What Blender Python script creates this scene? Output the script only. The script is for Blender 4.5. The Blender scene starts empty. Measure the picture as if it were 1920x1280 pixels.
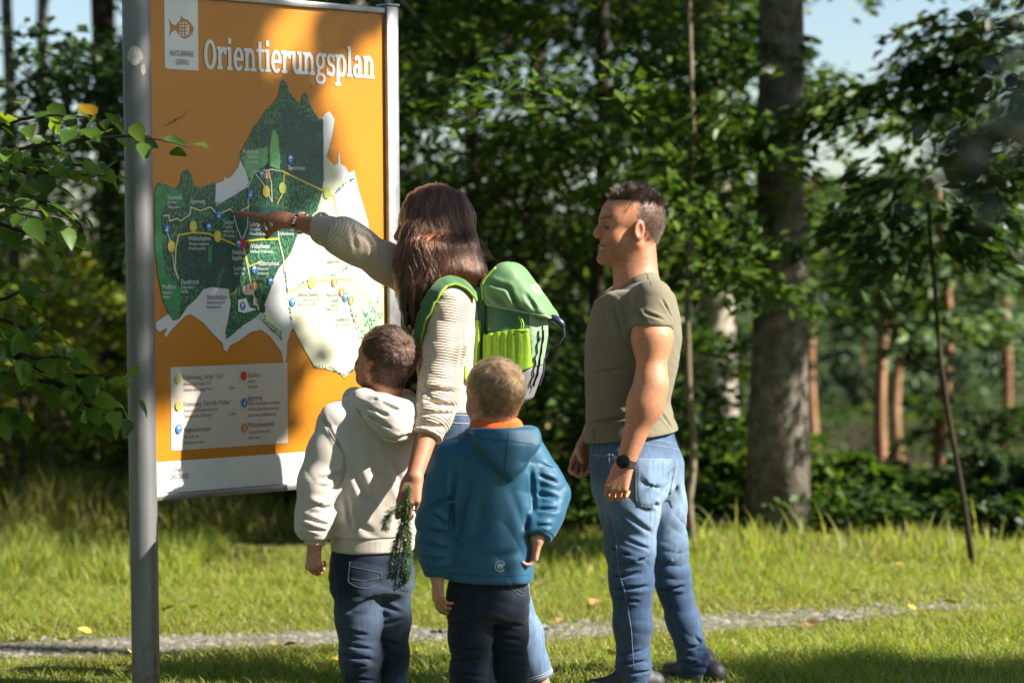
import bpy, bmesh, math, random, time
import numpy as np
from mathutils import Vector, Matrix, Euler

T0 = time.time()
random.seed(7)
rng = np.random.default_rng(7)
scene = bpy.context.scene
C = scene.collection

# ---------------------------------------------------------------- camera
F_PX = 85.0 / 36.0 * 1920.0
CAM_H = 1.46
cam_rot = (Matrix.Rotation(math.radians(90 - 1.77), 3, 'X') @ Matrix.Rotation(math.radians(-0.42), 3, 'Z'))
cd = bpy.data.cameras.new('camera')
cam = bpy.data.objects.new('camera', cd)
C.objects.link(cam)
cam.matrix_world = Matrix.Translation((0, 0, CAM_H)) @ cam_rot.to_4x4()
cd.lens = 85
cd.sensor_width = 36
cd.clip_end = 900
cd.dof.use_dof = True
cd.dof.focus_distance = 7.62
cd.dof.aperture_fstop = 2.1
cd.dof.aperture_blades = 9
scene.camera = cam

# ---------------------------------------------------------------- sky, sun, exposure
SUN_TO = Vector((0.600, -0.15, 0.47)).normalized()        # towards the sun
world = bpy.data.worlds.new('World')
scene.world = world
world.use_nodes = True
wn, wl = world.node_tree.nodes, world.node_tree.links
wn.clear()
wout = wn.new('ShaderNodeOutputWorld')
wbg = wn.new('ShaderNodeBackground')
wsky = wn.new('ShaderNodeTexSky')
wsky.sky_type = 'NISHITA'
wsky.sun_disc = False
wsky.sun_elevation = math.asin(SUN_TO.z)
wsky.sun_rotation = math.atan2(SUN_TO.x, SUN_TO.y)
wsky.air_density = 1.0
wsky.dust_density = .6
wsky.ozone_density = 2.0
wl.new(wsky.outputs[0], wbg.inputs[0])
wl.new(wbg.outputs[0], wout.inputs[0])
wbg.inputs[1].default_value = 0.055
sd = bpy.data.lights.new('sun', 'SUN')
sd.energy = 5.0
sd.angle = math.radians(0.53)
sd.color = (1.0, 0.93, 0.82)
sun = bpy.data.objects.new('sun', sd)
C.objects.link(sun)
sun.rotation_euler = SUN_TO.to_track_quat('Z', 'Y').to_euler()
scene.view_settings.view_transform = 'Standard'
scene.view_settings.look = 'None'
scene.view_settings.exposure = 1.6
scene.view_settings.gamma = 1.0
scene.view_settings.use_curve_mapping = False
scene.cycles.use_denoising = True
scene.cycles.max_bounces = 8
scene.cycles.diffuse_bounces = 3
scene.cycles.glossy_bounces = 3
scene.cycles.transmission_bounces = 4
scene.cycles.transparent_max_bounces = 6
scene.cycles.sample_clamp_indirect = 6


# ---------------------------------------------------------------- helpers
def P(px, py, Y):
    """world point at depth Y seen at pixel (px, py) of the 1920x1280 frame"""
    d = cam_rot @ Vector(((px - 960) / F_PX, (640 - py) / F_PX, -1))
    t = Y / d.y
    return np.array((d.x * t, d.y * t, CAM_H + d.z * t), dtype=np.float64)


def ground_at(px, Y):
    p = P(px, 640, Y)
    return np.array((p[0], Y, 0.0))


def V3(*a):
    return np.array(a, dtype=np.float64)


def nrm(v):
    v = np.asarray(v, dtype=np.float64)
    return v / (np.linalg.norm(v) + 1e-12)


def np_mesh(name, verts, faces, smooth=True):
    """faces: (N,4) or (N,3) int array, or list of such arrays"""
    me = bpy.data.meshes.new(name)
    verts = np.asarray(verts, dtype=np.float32)
    fl = faces if isinstance(faces, list) else [faces]
    fl = [np.asarray(f, dtype=np.int32) for f in fl if len(f)]
    me.vertices.add(len(verts))
    me.vertices.foreach_set('co', verts.ravel())
    nl = sum(f.size for f in fl)
    me.loops.add(nl)
    me.loops.foreach_set('vertex_index', np.concatenate([f.ravel() for f in fl]))
    npoly = sum(len(f) for f in fl)
    me.polygons.add(npoly)
    sizes = np.concatenate([np.full(len(f), f.shape[1], dtype=np.int32) for f in fl])
    starts = np.concatenate([[0], np.cumsum(sizes)[:-1]]).astype(np.int32)
    me.polygons.foreach_set('loop_start', starts)
    try:
        me.polygons.foreach_set('loop_total', sizes)
    except Exception:
        pass
    me.update(calc_edges=True)
    me.validate()
    if smooth:
        me.polygons.foreach_set('use_smooth', np.ones(len(me.polygons), dtype=bool))
    return me


def set_col(me, cols, name='Col'):
    a = me.attributes.new(name, 'FLOAT_COLOR', 'POINT')
    c = np.ones((len(me.vertices), 4), dtype=np.float32)
    c[:, :3] = cols
    a.data.foreach_set('color', c.ravel())


def set_flt(me, vals, name):
    a = me.attributes.new(name, 'FLOAT', 'POINT')
    a.data.foreach_set('value', np.asarray(vals, dtype=np.float32))


def link(name, data, mat=None, parent=None):
    o = bpy.data.objects.new(name, data)
    C.objects.link(o)
    if mat is not None:
        data.materials.clear()
        data.materials.append(mat)
    if parent is not None:
        o.parent = parent
        o.matrix_parent_inverse = parent.matrix_basis.inverted()
    return o


def empty(name, loc):
    o = bpy.data.objects.new(name, None)
    o.empty_display_size = 0.1
    C.objects.link(o)
    o.location = Vector([float(v) for v in loc])
    return o


def tag(o, label=None, cat=None, group=None, kind=None):
    if label: o['label'] = label
    if cat: o['category'] = cat
    if group: o['group'] = group
    if kind: o['kind'] = kind
    return o


class MB:
    """collects polygons into one mesh"""
    def __init__(s):
        s.v, s.f = [], []

    def add(s, vs, fs):
        n = len(s.v)
        s.v += [tuple(float(c) for c in v) for v in vs]
        s.f += [tuple(i + n for i in f) for f in fs]

    def box(s, c, ax, ay, az):
        c, ax, ay, az = (np.asarray(q, float) for q in (c, ax, ay, az))
        vs = [c + i * ax + j * ay + k * az for i in (-1, 1) for j in (-1, 1) for k in (-1, 1)]
        s.add(vs, [(0, 1, 3, 2), (4, 6, 7, 5), (0, 4, 5, 1), (2, 3, 7, 6), (0, 2, 6, 4), (1, 5, 7, 3)])

    def tube(s, pts, rad, n=8, cap=True):
        pts = [np.asarray(p, float) for p in pts]
        if not hasattr(rad, '__len__'):
            rad = [rad] * len(pts)
        base = len(s.v)
        up = None
        for i, p in enumerate(pts):
            t = nrm(pts[min(i + 1, len(pts) - 1)] - pts[max(i - 1, 0)])
            if up is None:
                up = np.array((0, 0, 1.0)) if abs(t[2]) < .9 else np.array((1.0, 0, 0))
            a = nrm(np.cross(t, up)); b = np.cross(a, t); up = b
            for k in range(n):
                w = 2 * math.pi * k / n
                q = p + rad[i] * (math.cos(w) * a + math.sin(w) * b)
                s.v.append(tuple(q))
        for i in range(len(pts) - 1):
            for k in range(n):
                k2 = (k + 1) % n
                s.f.append((base + i * n + k, base + i * n + k2, base + (i + 1) * n + k2, base + (i + 1) * n + k))
        if cap:
            s.f.append(tuple(base + k for k in range(n))[::-1])
            s.f.append(tuple(base + (len(pts) - 1) * n + k for k in range(n)))

    def build(s, name, mat, parent=None, smooth=True, bevel=0):
        me = bpy.data.meshes.new(name)
        me.from_pydata(s.v, [], s.f)
        me.update()
        if bevel:
            bm = bmesh.new(); bm.from_mesh(me)
            bmesh.ops.bevel(bm, geom=list(bm.edges), offset=bevel, segments=2, affect='EDGES', profile=.5)
            bm.to_mesh(me); bm.free()
        if smooth:
            me.polygons.foreach_set('use_smooth', np.ones(len(me.polygons), dtype=bool))
            if bevel or smooth == 'auto':
                try:
                    me.set_sharp_from_angle(angle=math.radians(40))
                except Exception:
                    pass
        return link(name, me, mat, parent)


# ---------------------------------------------------------------- materials
def newmat(name):
    m = bpy.data.materials.new(name)
    m.use_nodes = True
    nt = m.node_tree
    b = nt.nodes['Principled BSDF']
    return m, nt.nodes, nt.links, b


def N(nodes, typ, **kw):
    n = nodes.new(typ)
    for k, v in kw.items():
        if k.startswith('i_'):
            n.inputs[int(k[2:])].default_value = v
        else:
            setattr(n, k, v)
    return n


def ramp(nodes, stops, interp='LINEAR'):
    r = nodes.new('ShaderNodeValToRGB')
    r.color_ramp.interpolation = interp
    e = r.color_ramp.elements
    while len(e) > 1:
        e.remove(e[-1])
    e[0].position, e[0].color = stops[0][0], (*stops[0][1], 1)
    for p, c in stops[1:]:
        q = e.new(p); q.color = (*c, 1)
    return r


def noise(nodes, links, scale, detail=4, rough=.55, coord=None, mapping=None, dist=0):
    t = nodes.new('ShaderNodeTexNoise')
    t.inputs['Scale'].default_value = scale
    t.inputs['Detail'].default_value = detail
    t.inputs['Roughness'].default_value = rough
    t.inputs['Distortion'].default_value = dist
    tc = nodes.new('ShaderNodeTexCoord')
    src = tc.outputs[coord or 'Object']
    if mapping:
        mp = nodes.new('ShaderNodeMapping')
        mp.inputs['Scale'].default_value = mapping
        links.new(src, mp.inputs[0]); src = mp.outputs[0]
    links.new(src, t.inputs['Vector'])
    return t


def mixc(nodes, links, fac, a, b, mode='MIX'):
    m = nodes.new('ShaderNodeMix')
    m.data_type = 'RGBA'
    m.blend_type = mode
    for sock, v in ((m.inputs[0], fac), (m.inputs[6], a), (m.inputs[7], b)):
        if hasattr(v, 'links') or hasattr(v, 'is_output'):
            links.new(v, sock)
        elif isinstance(v, (int, float)):
            sock.default_value = v
        else:
            sock.default_value = (*v, 1) if len(v) == 3 else v
    return m.outputs[2]


def bump(nodes, links, b, height, strength=.3, dist=.002):
    bp = nodes.new('ShaderNodeBump')
    bp.inputs['Strength'].default_value = strength
    bp.inputs['Distance'].default_value = dist
    links.new(height, bp.inputs['Height'])
    links.new(bp.outputs[0], b.inputs['Normal'])
    return bp


def simple(name, col, rough=.6, metal=0, nscale=None, namt=.15, bscale=None, bstr=.2, bdist=.002, spec=None):
    m, n, l, b = newmat(name)
    b.inputs['Base Color'].default_value = (*col, 1)
    b.inputs['Roughness'].default_value = rough
    b.inputs['Metallic'].default_value = metal
    if spec is not None:
        b.inputs['Specular IOR Level'].default_value = spec
    if nscale:
        t = noise(n, l, nscale)
        lo = tuple(c * (1 - namt) for c in col); hi = tuple(min(1, c * (1 + namt)) for c in col)
        r = ramp(n, [(.3, lo), (.7, hi)])
        l.new(t.outputs[0], r.inputs[0]); l.new(r.outputs[0], b.inputs['Base Color'])
    if bscale:
        t = noise(n, l, bscale, 3)
        bump(n, l, b, t.outputs[0], bstr, bdist)
    return m


def attr(nodes, name='Col'):
    a = nodes.new('ShaderNodeAttribute')
    a.attribute_name = name
    return a


def leaf_mat(name, spec_col=None, trans=.45, hue=None):
    """leaf surface: colour from the Col attribute, light passes through"""
    m = bpy.data.materials.new(name)
    m.use_nodes = True
    n, l = m.node_tree.nodes, m.node_tree.links
    n.clear()
    out = n.new('ShaderNodeOutputMaterial')
    if spec_col is None:
        col = attr(n).outputs[0]
    else:
        oi = n.new('ShaderNodeObjectInfo')
        r = ramp(n, spec_col)
        l.new(oi.outputs['Random'], r.inputs[0])
        col = r.outputs[0]
    d = n.new('ShaderNodeBsdfPrincipled')
    d.inputs['Roughness'].default_value = .45
    d.inputs['Specular IOR Level'].default_value = .35
    t = n.new('ShaderNodeBsdfTranslucent')
    hs = n.new('ShaderNodeMix'); hs.data_type = 'RGBA'; hs.blend_type = 'MULTIPLY'
    hs.inputs[0].default_value = 1
    hs.inputs[7].default_value = (1.5, 1.55, .55, 1)
    l.new(col, hs.inputs[6])
    mx = n.new('ShaderNodeMixShader'); mx.inputs[0].default_value = trans
    l.new(col, d.inputs['Base Color']); l.new(hs.outputs[2], t.inputs[0])
    l.new(d.outputs[0], mx.inputs[1]); l.new(t.outputs[0], mx.inputs[2]); l.new(mx.outputs[0], out.inputs[0])
    return m


_txt = {}


def text_mesh(body, size, align='LEFT'):
    """flat lettering as a mesh (built-in font)"""
    key = (body, size, align)
    if key not in _txt:
        fc = bpy.data.curves.new('lettering', 'FONT')
        fc.body = body; fc.size = size; fc.align_x = align; fc.resolution_u = 3
        o = bpy.data.objects.new('lettering', fc)
        C.objects.link(o)
        me = o.to_mesh().copy()
        o.to_mesh_clear()
        bpy.data.objects.remove(o); bpy.data.curves.remove(fc)
        _txt[key] = me
    return _txt[key].copy()


mid = lambda a, b, t: np.asarray(a) * (1 - t) + np.asarray(b) * t
BD0 = P(295, 500, 7.6)                                   # left end of the board plane
BDIR = nrm((.745, .667, 0))
BNRM = np.array((BDIR[1], -BDIR[0], 0))                  # towards the viewers


def board_hit(px, py, lift=0.0):
    """where the sight line through a pixel meets the plane of the board"""
    d = cam_rot @ Vector(((px - 960) / F_PX, (640 - py) / F_PX, -1))
    d = np.array(d); o = np.array((0, 0, CAM_H))
    t = ((BD0 + BNRM * lift - o) @ BNRM) / (d @ BNRM)
    return o + d * t
# ================================================================ ground, path, grass
def path_y(x):
    return np.interp(x, [-6, -1.96, -.75, .3, 1.19, 2.16, 6], [8.75, 9.26, 9.5, 9.67, 9.97, 10.4, 12.6])


def ground_z(x, y):
    """gentle unevenness; level where people stand"""
    x = np.asarray(x, float); y = np.asarray(y, float)
    far = np.clip((y - 11.0) / 3.0, 0, 1)
    return far * (.05 * np.sin(x * 1.3 + .4) + .04 * np.sin(y * 1.1 + x * .5)) * np.clip((60 - y) / 40, 0, 1) - .55 * np.clip((y - 14) / 6, 0, 1) * np.clip((x - .9) / 1.6, 0, 1)


def build_ground():
    m, n, l, b = newmat('ground_soil')
    t = noise(n, l, 1.1, 6, .6); t2 = noise(n, l, 26, 5, .7)
    r = ramp(n, [(.30, (.070, .085, .020)), (.5, (.120, .140, .034)), (.68, (.170, .160, .055)), (.8, (.20, .165, .08))])
    l.new(t.outputs[0], r.inputs[0])
    r2 = ramp(n, [(.3, (.5, .5, .5)), (.7, (1.3, 1.25, 1.1))]); l.new(t2.outputs[0], r2.inputs[0])
    c = mixc(n, l, 1, r.outputs[0], r2.outputs[0], 'MULTIPLY')
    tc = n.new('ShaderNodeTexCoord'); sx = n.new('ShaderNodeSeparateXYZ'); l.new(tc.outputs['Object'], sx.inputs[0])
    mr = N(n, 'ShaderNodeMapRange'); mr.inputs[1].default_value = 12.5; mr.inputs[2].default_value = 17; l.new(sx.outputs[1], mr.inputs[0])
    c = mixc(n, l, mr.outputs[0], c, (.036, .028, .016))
    l.new(c, b.inputs['Base Color']); b.inputs['Roughness'].default_value = .95; b.inputs['Specular IOR Level'].default_value = .1
    bump(n, l, b, t2.outputs[0], .6, .03)
    xs = np.concatenate([np.linspace(-300, -14, 12), np.linspace(-12, 12, 61), np.linspace(14, 300, 12)])
    ys = np.concatenate([np.linspace(-60, 0, 6), np.linspace(2, 30, 71), np.linspace(33, 400, 16)])
    X, Yg = np.meshgrid(xs, ys, indexing='ij')
    Vv = np.stack([X, Yg, ground_z(X, Yg)], -1).reshape(-1, 3)
    a, bb = len(xs), len(ys)
    I = (np.arange(a - 1)[:, None] * bb + np.arange(bb - 1)[None, :]).ravel()
    Q = np.stack([I, I + bb, I + bb + 1, I + 1], 1)
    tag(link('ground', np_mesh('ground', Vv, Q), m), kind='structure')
    # gravel path: a worn strip
    m, n, l, b = newmat('path_gravel')
    t = noise(n, l, 70, 5, .7); r = ramp(n, [(.3, (.085, .075, .055)), (.5, (.16, .145, .115)), (.7, (.24, .22, .185))]); l.new(t.outputs[0], r.inputs[0])
    t2 = noise(n, l, 3.5, 4); r2 = ramp(n, [(.45, (1, 1, 1)), (.62, (.62, .68, .42))]); l.new(t2.outputs[0], r2.inputs[0])
    c = mixc(n, l, 1, r.outputs[0], r2.outputs[0], 'MULTIPLY')
    l.new(c, b.inputs['Base Color']); b.inputs['Roughness'].default_value = .95
    bump(n, l, b, t.outputs[0], .8, .02)
    px_ = np.linspace(-9, 2.2, 110)
    rows = []
    for s_ in np.linspace(-1, 1, 7):
        w = (.19 + .05 * np.sin(px_ * 3.1) + .03 * np.sin(px_ * 7.7 + 1)) * np.clip((2.3 - px_) / 1.6, .05, 1)
        rows.append(np.stack([px_, path_y(px_) + s_ * w + .02 * np.sin(px_ * 11 + s_ * 4), np.full_like(px_, .006) - .004 * abs(s_)], 1))
    Vv = np.concatenate(rows); k = len(px_)
    I = (np.arange(6)[:, None] * k + np.arange(k - 1)[None, :]).ravel()
    po = link('path', np_mesh('path', Vv, np.stack([I, I + 1, I + k + 1, I + k], 1)), m)
    tag(po, kind='structure')
    # stones of the path
    r2 = np.random.default_rng(31)
    n_ = 4200
    x = -3.2 + 5.2 * r2.random(n_) ** 1.25; y = path_y(x) + r2.normal(0, .11, n_)
    s = r2.gamma(2.0, .0045, n_).clip(.003, .028)
    base = np.array([(1, 0, .1), (.4, .9, 0), (-.7, .7, .15), (-1, -.3, 0), (-.1, -1, .1), (.8, -.6, 0), (.1, .1, .75)])
    fc = np.array([(0, 1, 6), (1, 2, 6), (2, 3, 6), (3, 4, 6), (4, 5, 6), (5, 0, 6)])
    ang = r2.uniform(0, 6.28, n_)
    bs = base[None] * r2.uniform(.7, 1.2, (n_, 7, 1)) * s[:, None, None]
    ca, sa = np.cos(ang)[:, None], np.sin(ang)[:, None]
    Vx = bs[..., 0] * ca - bs[..., 1] * sa + x[:, None]; Vy = bs[..., 0] * sa + bs[..., 1] * ca + y[:, None]
    Vz = bs[..., 2] * .8 + .003
    Vv = np.stack([Vx, Vy, Vz], -1).reshape(-1, 3)
    F = (fc[None] + (np.arange(n_) * 7)[:, None, None]).reshape(-1, 3)
    me = np_mesh('path_stones', Vv, F, False)
    g = np.repeat(r2.uniform(.5, 1.25, n_), 7)[:, None] * np.array((.185, .17, .145))
    set_col(me, g)
    m, n, l, b = newmat('path_stone'); l.new(attr(n).outputs[0], b.inputs['Base Color']); b.inputs['Roughness'].default_value = .9
    tag(link('gravel', me, m), 'loose grey gravel on the narrow worn path', 'gravel', kind='stuff')


def blades(name, x, y, h, w, lean, cols, mat, seed, label, cat, z0=None, segs=3):
    """grass blades as bent tapering ribbons, joined into one mass"""
    r2 = np.random.default_rng(seed)
    n_ = len(x)
    a = r2.uniform(0, 6.28, n_); fa = r2.uniform(0, 6.28, n_)
    lx, ly = np.cos(a) * lean * h, np.sin(a) * lean * h
    wx, wy = np.cos(fa) * w / 2, np.sin(fa) * w / 2
    z0 = ground_z(x, y) if z0 is None else z0
    rows = []
    for k in range(segs + 1):
        t = k / segs
        cx, cy, cz = x + lx * t ** 1.8, y + ly * t ** 1.8, z0 + h * (t - .25 * lean * t ** 2.2)
        ww = (1 - t ** 1.6)
        if k < segs:
            rows += [np.stack([cx - wx * ww, cy - wy * ww, cz], 1), np.stack([cx + wx * ww, cy + wy * ww, cz], 1)]
        else:
            rows += [np.stack([cx, cy, cz], 1)]
    Vv = np.stack(rows, 1); m_ = Vv.shape[1]
    q, t3 = [], []
    base = np.arange(n_) * m_
    for k in range(segs - 1):
        q.append(np.stack([base + 2 * k, base + 2 * k + 1, base + 2 * k + 3, base + 2 * k + 2], 1))
    t3 = np.stack([base + 2 * segs - 2, base + 2 * segs - 1, base + 2 * segs], 1)
    me = np_mesh(name, Vv.reshape(-1, 3), [np.concatenate(q), t3], True)
    set_col(me, np.repeat(cols, m_, 0))
    return tag(link(name, me, mat), label, cat, kind='stuff')


def build_grass():
    r2 = np.random.default_rng(17)
    mat = leaf_mat('grass_blade', None, .5)

    def pal(n_, dry, seed, dark=1.0):
        r3 = np.random.default_rng(seed)
        g = np.array(((.215, .268, .040), (.265, .305, .052), (.165, .232, .036), (.310, .320, .080)))[r3.integers(0, 4, n_)]
        d = np.array(((.34, .29, .12), (.27, .24, .09)))[r3.integers(0, 2, n_)]
        k = (r3.random(n_) < dry)[:, None]
        return np.where(k, d, g) * r3.uniform(.75, 1.2, (n_, 1)) * dark
    # mown lawn, denser where the lens looks
    def lawn(n_, x0, x1, y0, y1, hmin, hmax, seed, name, label, dry=.12, w=(.0035, .006)):
        r3 = np.random.default_rng(seed)
        x = r3.uniform(x0, x1, n_); y = r3.uniform(y0, y1, n_)
        pd = np.abs(y - path_y(x))
        cl = np.sin(x * 3.3 + 1) * np.sin(y * 2.7) + .6 * np.sin(x * 9.1 + y * 5) * np.sin(y * 8.3 - x * 4)
        keep = (pd > .15 + .13 * r3.random(n_)) | (r3.random(n_) < .12 + .45 * np.clip((x - .1) / .9, 0, 1))
        keep &= r3.random(n_) < .78 + .3 * cl
        x, y, pd, cl = x[keep], y[keep], pd[keep], cl[keep]
        h = r3.uniform(hmin, hmax, len(x)) * (1 + .35 * cl) * np.clip(pd / .5, .55, 1)
        c = pal(len(x), dry, seed + 1)
        dryp = np.clip(1 - np.abs(pd - .38) / .3, 0, 1)[:, None] * .55
        c = c * (1 - dryp) + np.array((.26, .24, .075)) * dryp
        return blades(name, x, y, h, r3.uniform(*w, len(x)), r3.uniform(.5, 1.3, len(x)), c, mat, seed + 2, label, 'grass')
    lawn(120000, -2.9, 3.2, 7.9, 11.8, .035, .075, 40, 'lawn_grass', 'short sunlit lawn grass around the path')
    lawn(26000, -4.5, 5, 3.0, 7.9, .035, .08, 44, 'lawn_grass', 'short grass in front where the family stands')
    lawn(18000, -9, -2.9, 6, 13, .04, .09, 48, 'lawn_grass', 'lawn grass stretching away beyond the metal post', .12, (.007, .012))
    lawn(18000, 3.2, 10, 6, 13, .04, .09, 52, 'lawn_grass', 'shaded lawn grass to the far side of the man', .12, (.007, .012))
    # longer edge grass
    def edge(n_, x0, x1, y0, y1, h0, h1, seed, label, dry=.2, dark=1.0, w=(.005, .011)):
        r3 = np.random.default_rng(seed)
        x = r3.uniform(x0, x1, n_); y = r3.uniform(y0, y1, n_)
        cl = .5 + .5 * np.sin(x * 2.1 + seed) * np.sin(y * 1.9 + x) + .25 * np.sin(x * 6.7)
        k = r3.random(n_) < .35 + .65 * cl
        x, y, cl = x[k], y[k], cl[k]
        h = r3.uniform(h0, h1, len(x)) * (.6 + .6 * np.clip(cl, 0, 1.2))
        return blades('tall_grass', x, y, h, r3.uniform(*w, len(x)), r3.uniform(.15, .75, len(x)), pal(len(x), dry, seed + 1, dark), mat, seed + 2, label, 'grass', segs=4)
    edge(15000, -3.4, 3.8, 11.0, 12.6, .04, .10, 60, 'taller grass along the far edge of the lawn')
    edge(700, .9, 3.2, 11.7, 12.6, .06, .17, 64, 'loose tall grass stalks in front of the dark wood', .35)
    edge(9000, -4.6, -1.5, 11.2, 13.2, .07, .19, 68, 'lush tall grass left of the metal post', .06)
    edge(16000, -5.0, -.4, 13.0, 17.5, .12, .34, 72, 'blurred meadow of tall yellowing grass behind the board', .55, .9, (.008, .016))
    # seed heads
    r3 = np.random.default_rng(80)
    n_ = 46
    x = r3.uniform(.9, 2.9, n_); y = r3.uniform(11.9, 12.7, n_)
    blades('grass_stalks', x, y, r3.uniform(.12, .26, n_), r3.uniform(.008, .014, n_), r3.uniform(.1, .6, n_), np.tile((.33, .34, .13), (n_, 1)) * r3.uniform(.8, 1.2, (n_, 1)), mat, 82, 'pale grass stalks with seed heads before the wood', 'grass', segs=5)


def build_fallen_leaves():
    m = simple('fallen_leaf_yellow', (.52, .33, .045), .6, nscale=80, namt=.3)
    m2 = simple('fallen_leaf_brown', (.26, .13, .05), .7, nscale=80, namt=.3)
    r3 = random.Random(8)
    vs = [(0, -.5, 0), (.28, -.25, .05), (.33, .05, .08), (.2, .35, .04), (0, .55, 0), (-.2, .35, .06), (-.33, .05, .1), (-.28, -.25, .06), (0, 0, -.02)]
    fs = [(i, (i + 1) % 8, 8) for i in range(8)]
    mes = []
    for mt in (m, m2):
        me = bpy.data.meshes.new('fallen_leaf'); me.from_pydata(vs, [], fs); me.materials.append(mt); me.update(); mes.append(me)
    spots = [(316, 1162), (545, 1232), (515, 1235), (160, 1205), (115, 1222), (362, 1160), (1265, 1232), (1262, 1222), (1520, 1192), (1690, 1075), (1780, 1150), (1440, 1165), (680, 1152), (640, 1260), (1010, 1120), (1200, 1195), (1050, 1185), (430, 1250), (60, 1205), (705, 1225), (1115, 1150), (1330, 1262), (1600, 1130), (1390, 1092), (845, 1190), (1710, 1160), (250, 1250), (1150, 1250), (20, 1180), (600, 1275)]
    for i, (px, py) in enumerate(spots):
        hor = 500 + .0073 * (960 - px)
        d = CAM_H * F_PX / (py - hor)
        p = P(px, py, d)
        o = bpy.data.objects.new('fallen_leaf', mes[0 if i % 4 else 1]); C.objects.link(o)
        o.location = (p[0], d, .045); s = r3.uniform(.05, .085)
        o.scale = (s, s, s); o.rotation_euler = (r3.uniform(-.5, .5), r3.uniform(-.5, .5), r3.uniform(0, 6.3))
        tag(o, 'small yellow fallen leaf lying on the sunny grass' if i % 4 else 'small brown fallen leaf lying on the grass', 'leaf', 'fallen leaves on the lawn')


build_ground()
build_grass()
build_fallen_leaves()
print('setting', round(time.time() - T0, 1))
# ================================================================ the information board
def bpt(u, z, lift):
    return np.array((BD0[0], BD0[1], 0)) + BDIR * u + np.array((0, 0, z)) + BNRM * lift


def uz(px, py):
    p = board_hit(px, py)
    return float((p - BD0) @ BDIR), float(p[2])


M_steel = simple('galvanised_steel', (.27, .275, .28), .42, .75, nscale=14, namt=.25, bscale=120, bstr=.12, bdist=.001)
_b = M_steel.node_tree
M_post = None


def post_mat():
    """galvanised tube with scuffs and rust near the ground"""
    m, n, l, b = newmat('galvanised_post')
    t = noise(n, l, 9, 6, .65, mapping=(1, 1, .25))
    r = ramp(n, [(.3, (.13, .133, .137)), (.5, (.19, .193, .197)), (.75, (.25, .253, .257))])
    l.new(t.outputs[0], r.inputs[0])
    tc = n.new('ShaderNodeTexCoord'); sx = n.new('ShaderNodeSeparateXYZ'); l.new(tc.outputs['Object'], sx.inputs[0])
    mr = N(n, 'ShaderNodeMapRange'); mr.inputs[1].default_value = .75; mr.inputs[2].default_value = .05; l.new(sx.outputs[2], mr.inputs[0])
    t2 = noise(n, l, 55, 5, .7)
    mu = N(n, 'ShaderNodeMath', operation='MULTIPLY'); l.new(t2.outputs[0], mu.inputs[0]); l.new(mr.outputs[0], mu.inputs[1])
    rr = ramp(n, [(.36, (0, 0, 0)), (.50, (1, 1, 1))]); l.new(mu.outputs[0], rr.inputs[0])
    c = mixc(n, l, rr.outputs[0], r.outputs[0], (.13, .06, .03))
    l.new(c, b.inputs['Base Color'])
    inv = N(n, 'ShaderNodeMath', operation='MULTIPLY_ADD', i_1=-.6, i_2=.6); l.new(rr.outputs[0], inv.inputs[0])
    l.new(inv.outputs[0], b.inputs['Metallic'])
    b.inputs['Roughness'].default_value = .5
    t3 = noise(n, l, 150, 3); bump(n, l, b, t3.outputs[0], .1, .001)
    return m


def print_mat(name, col, rough=.38, var=.06, scale=6):
    return simple(name, col, rough, nscale=scale, namt=var, spec=.45)


def map_mat(name, cols, scale=170):
    m, n, l, b = newmat(name)
    tc = n.new('ShaderNodeTexCoord'); mp = n.new('ShaderNodeMapping'); mp.inputs['Scale'].default_value = (1, 1, .55)
    l.new(tc.outputs['Object'], mp.inputs[0])
    v = n.new('ShaderNodeTexVoronoi'); v.inputs['Scale'].default_value = scale
    l.new(mp.outputs[0], v.inputs['Vector'])
    t = noise(n, l, 16, 5, .7)
    ad = N(n, 'ShaderNodeMath', operation='MULTIPLY_ADD', i_1=.9); l.new(v.outputs['Distance'], ad.inputs[0])
    m2 = N(n, 'ShaderNodeMath', operation='MULTIPLY', i_1=.62); l.new(t.outputs[0], m2.inputs[0]); l.new(m2.outputs[0], ad.inputs[2])
    r = ramp(n, cols); l.new(ad.outputs[0], r.inputs[0])
    l.new(r.outputs[0], b.inputs['Base Color']); b.inputs['Roughness'].default_value = .38
    return m


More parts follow.
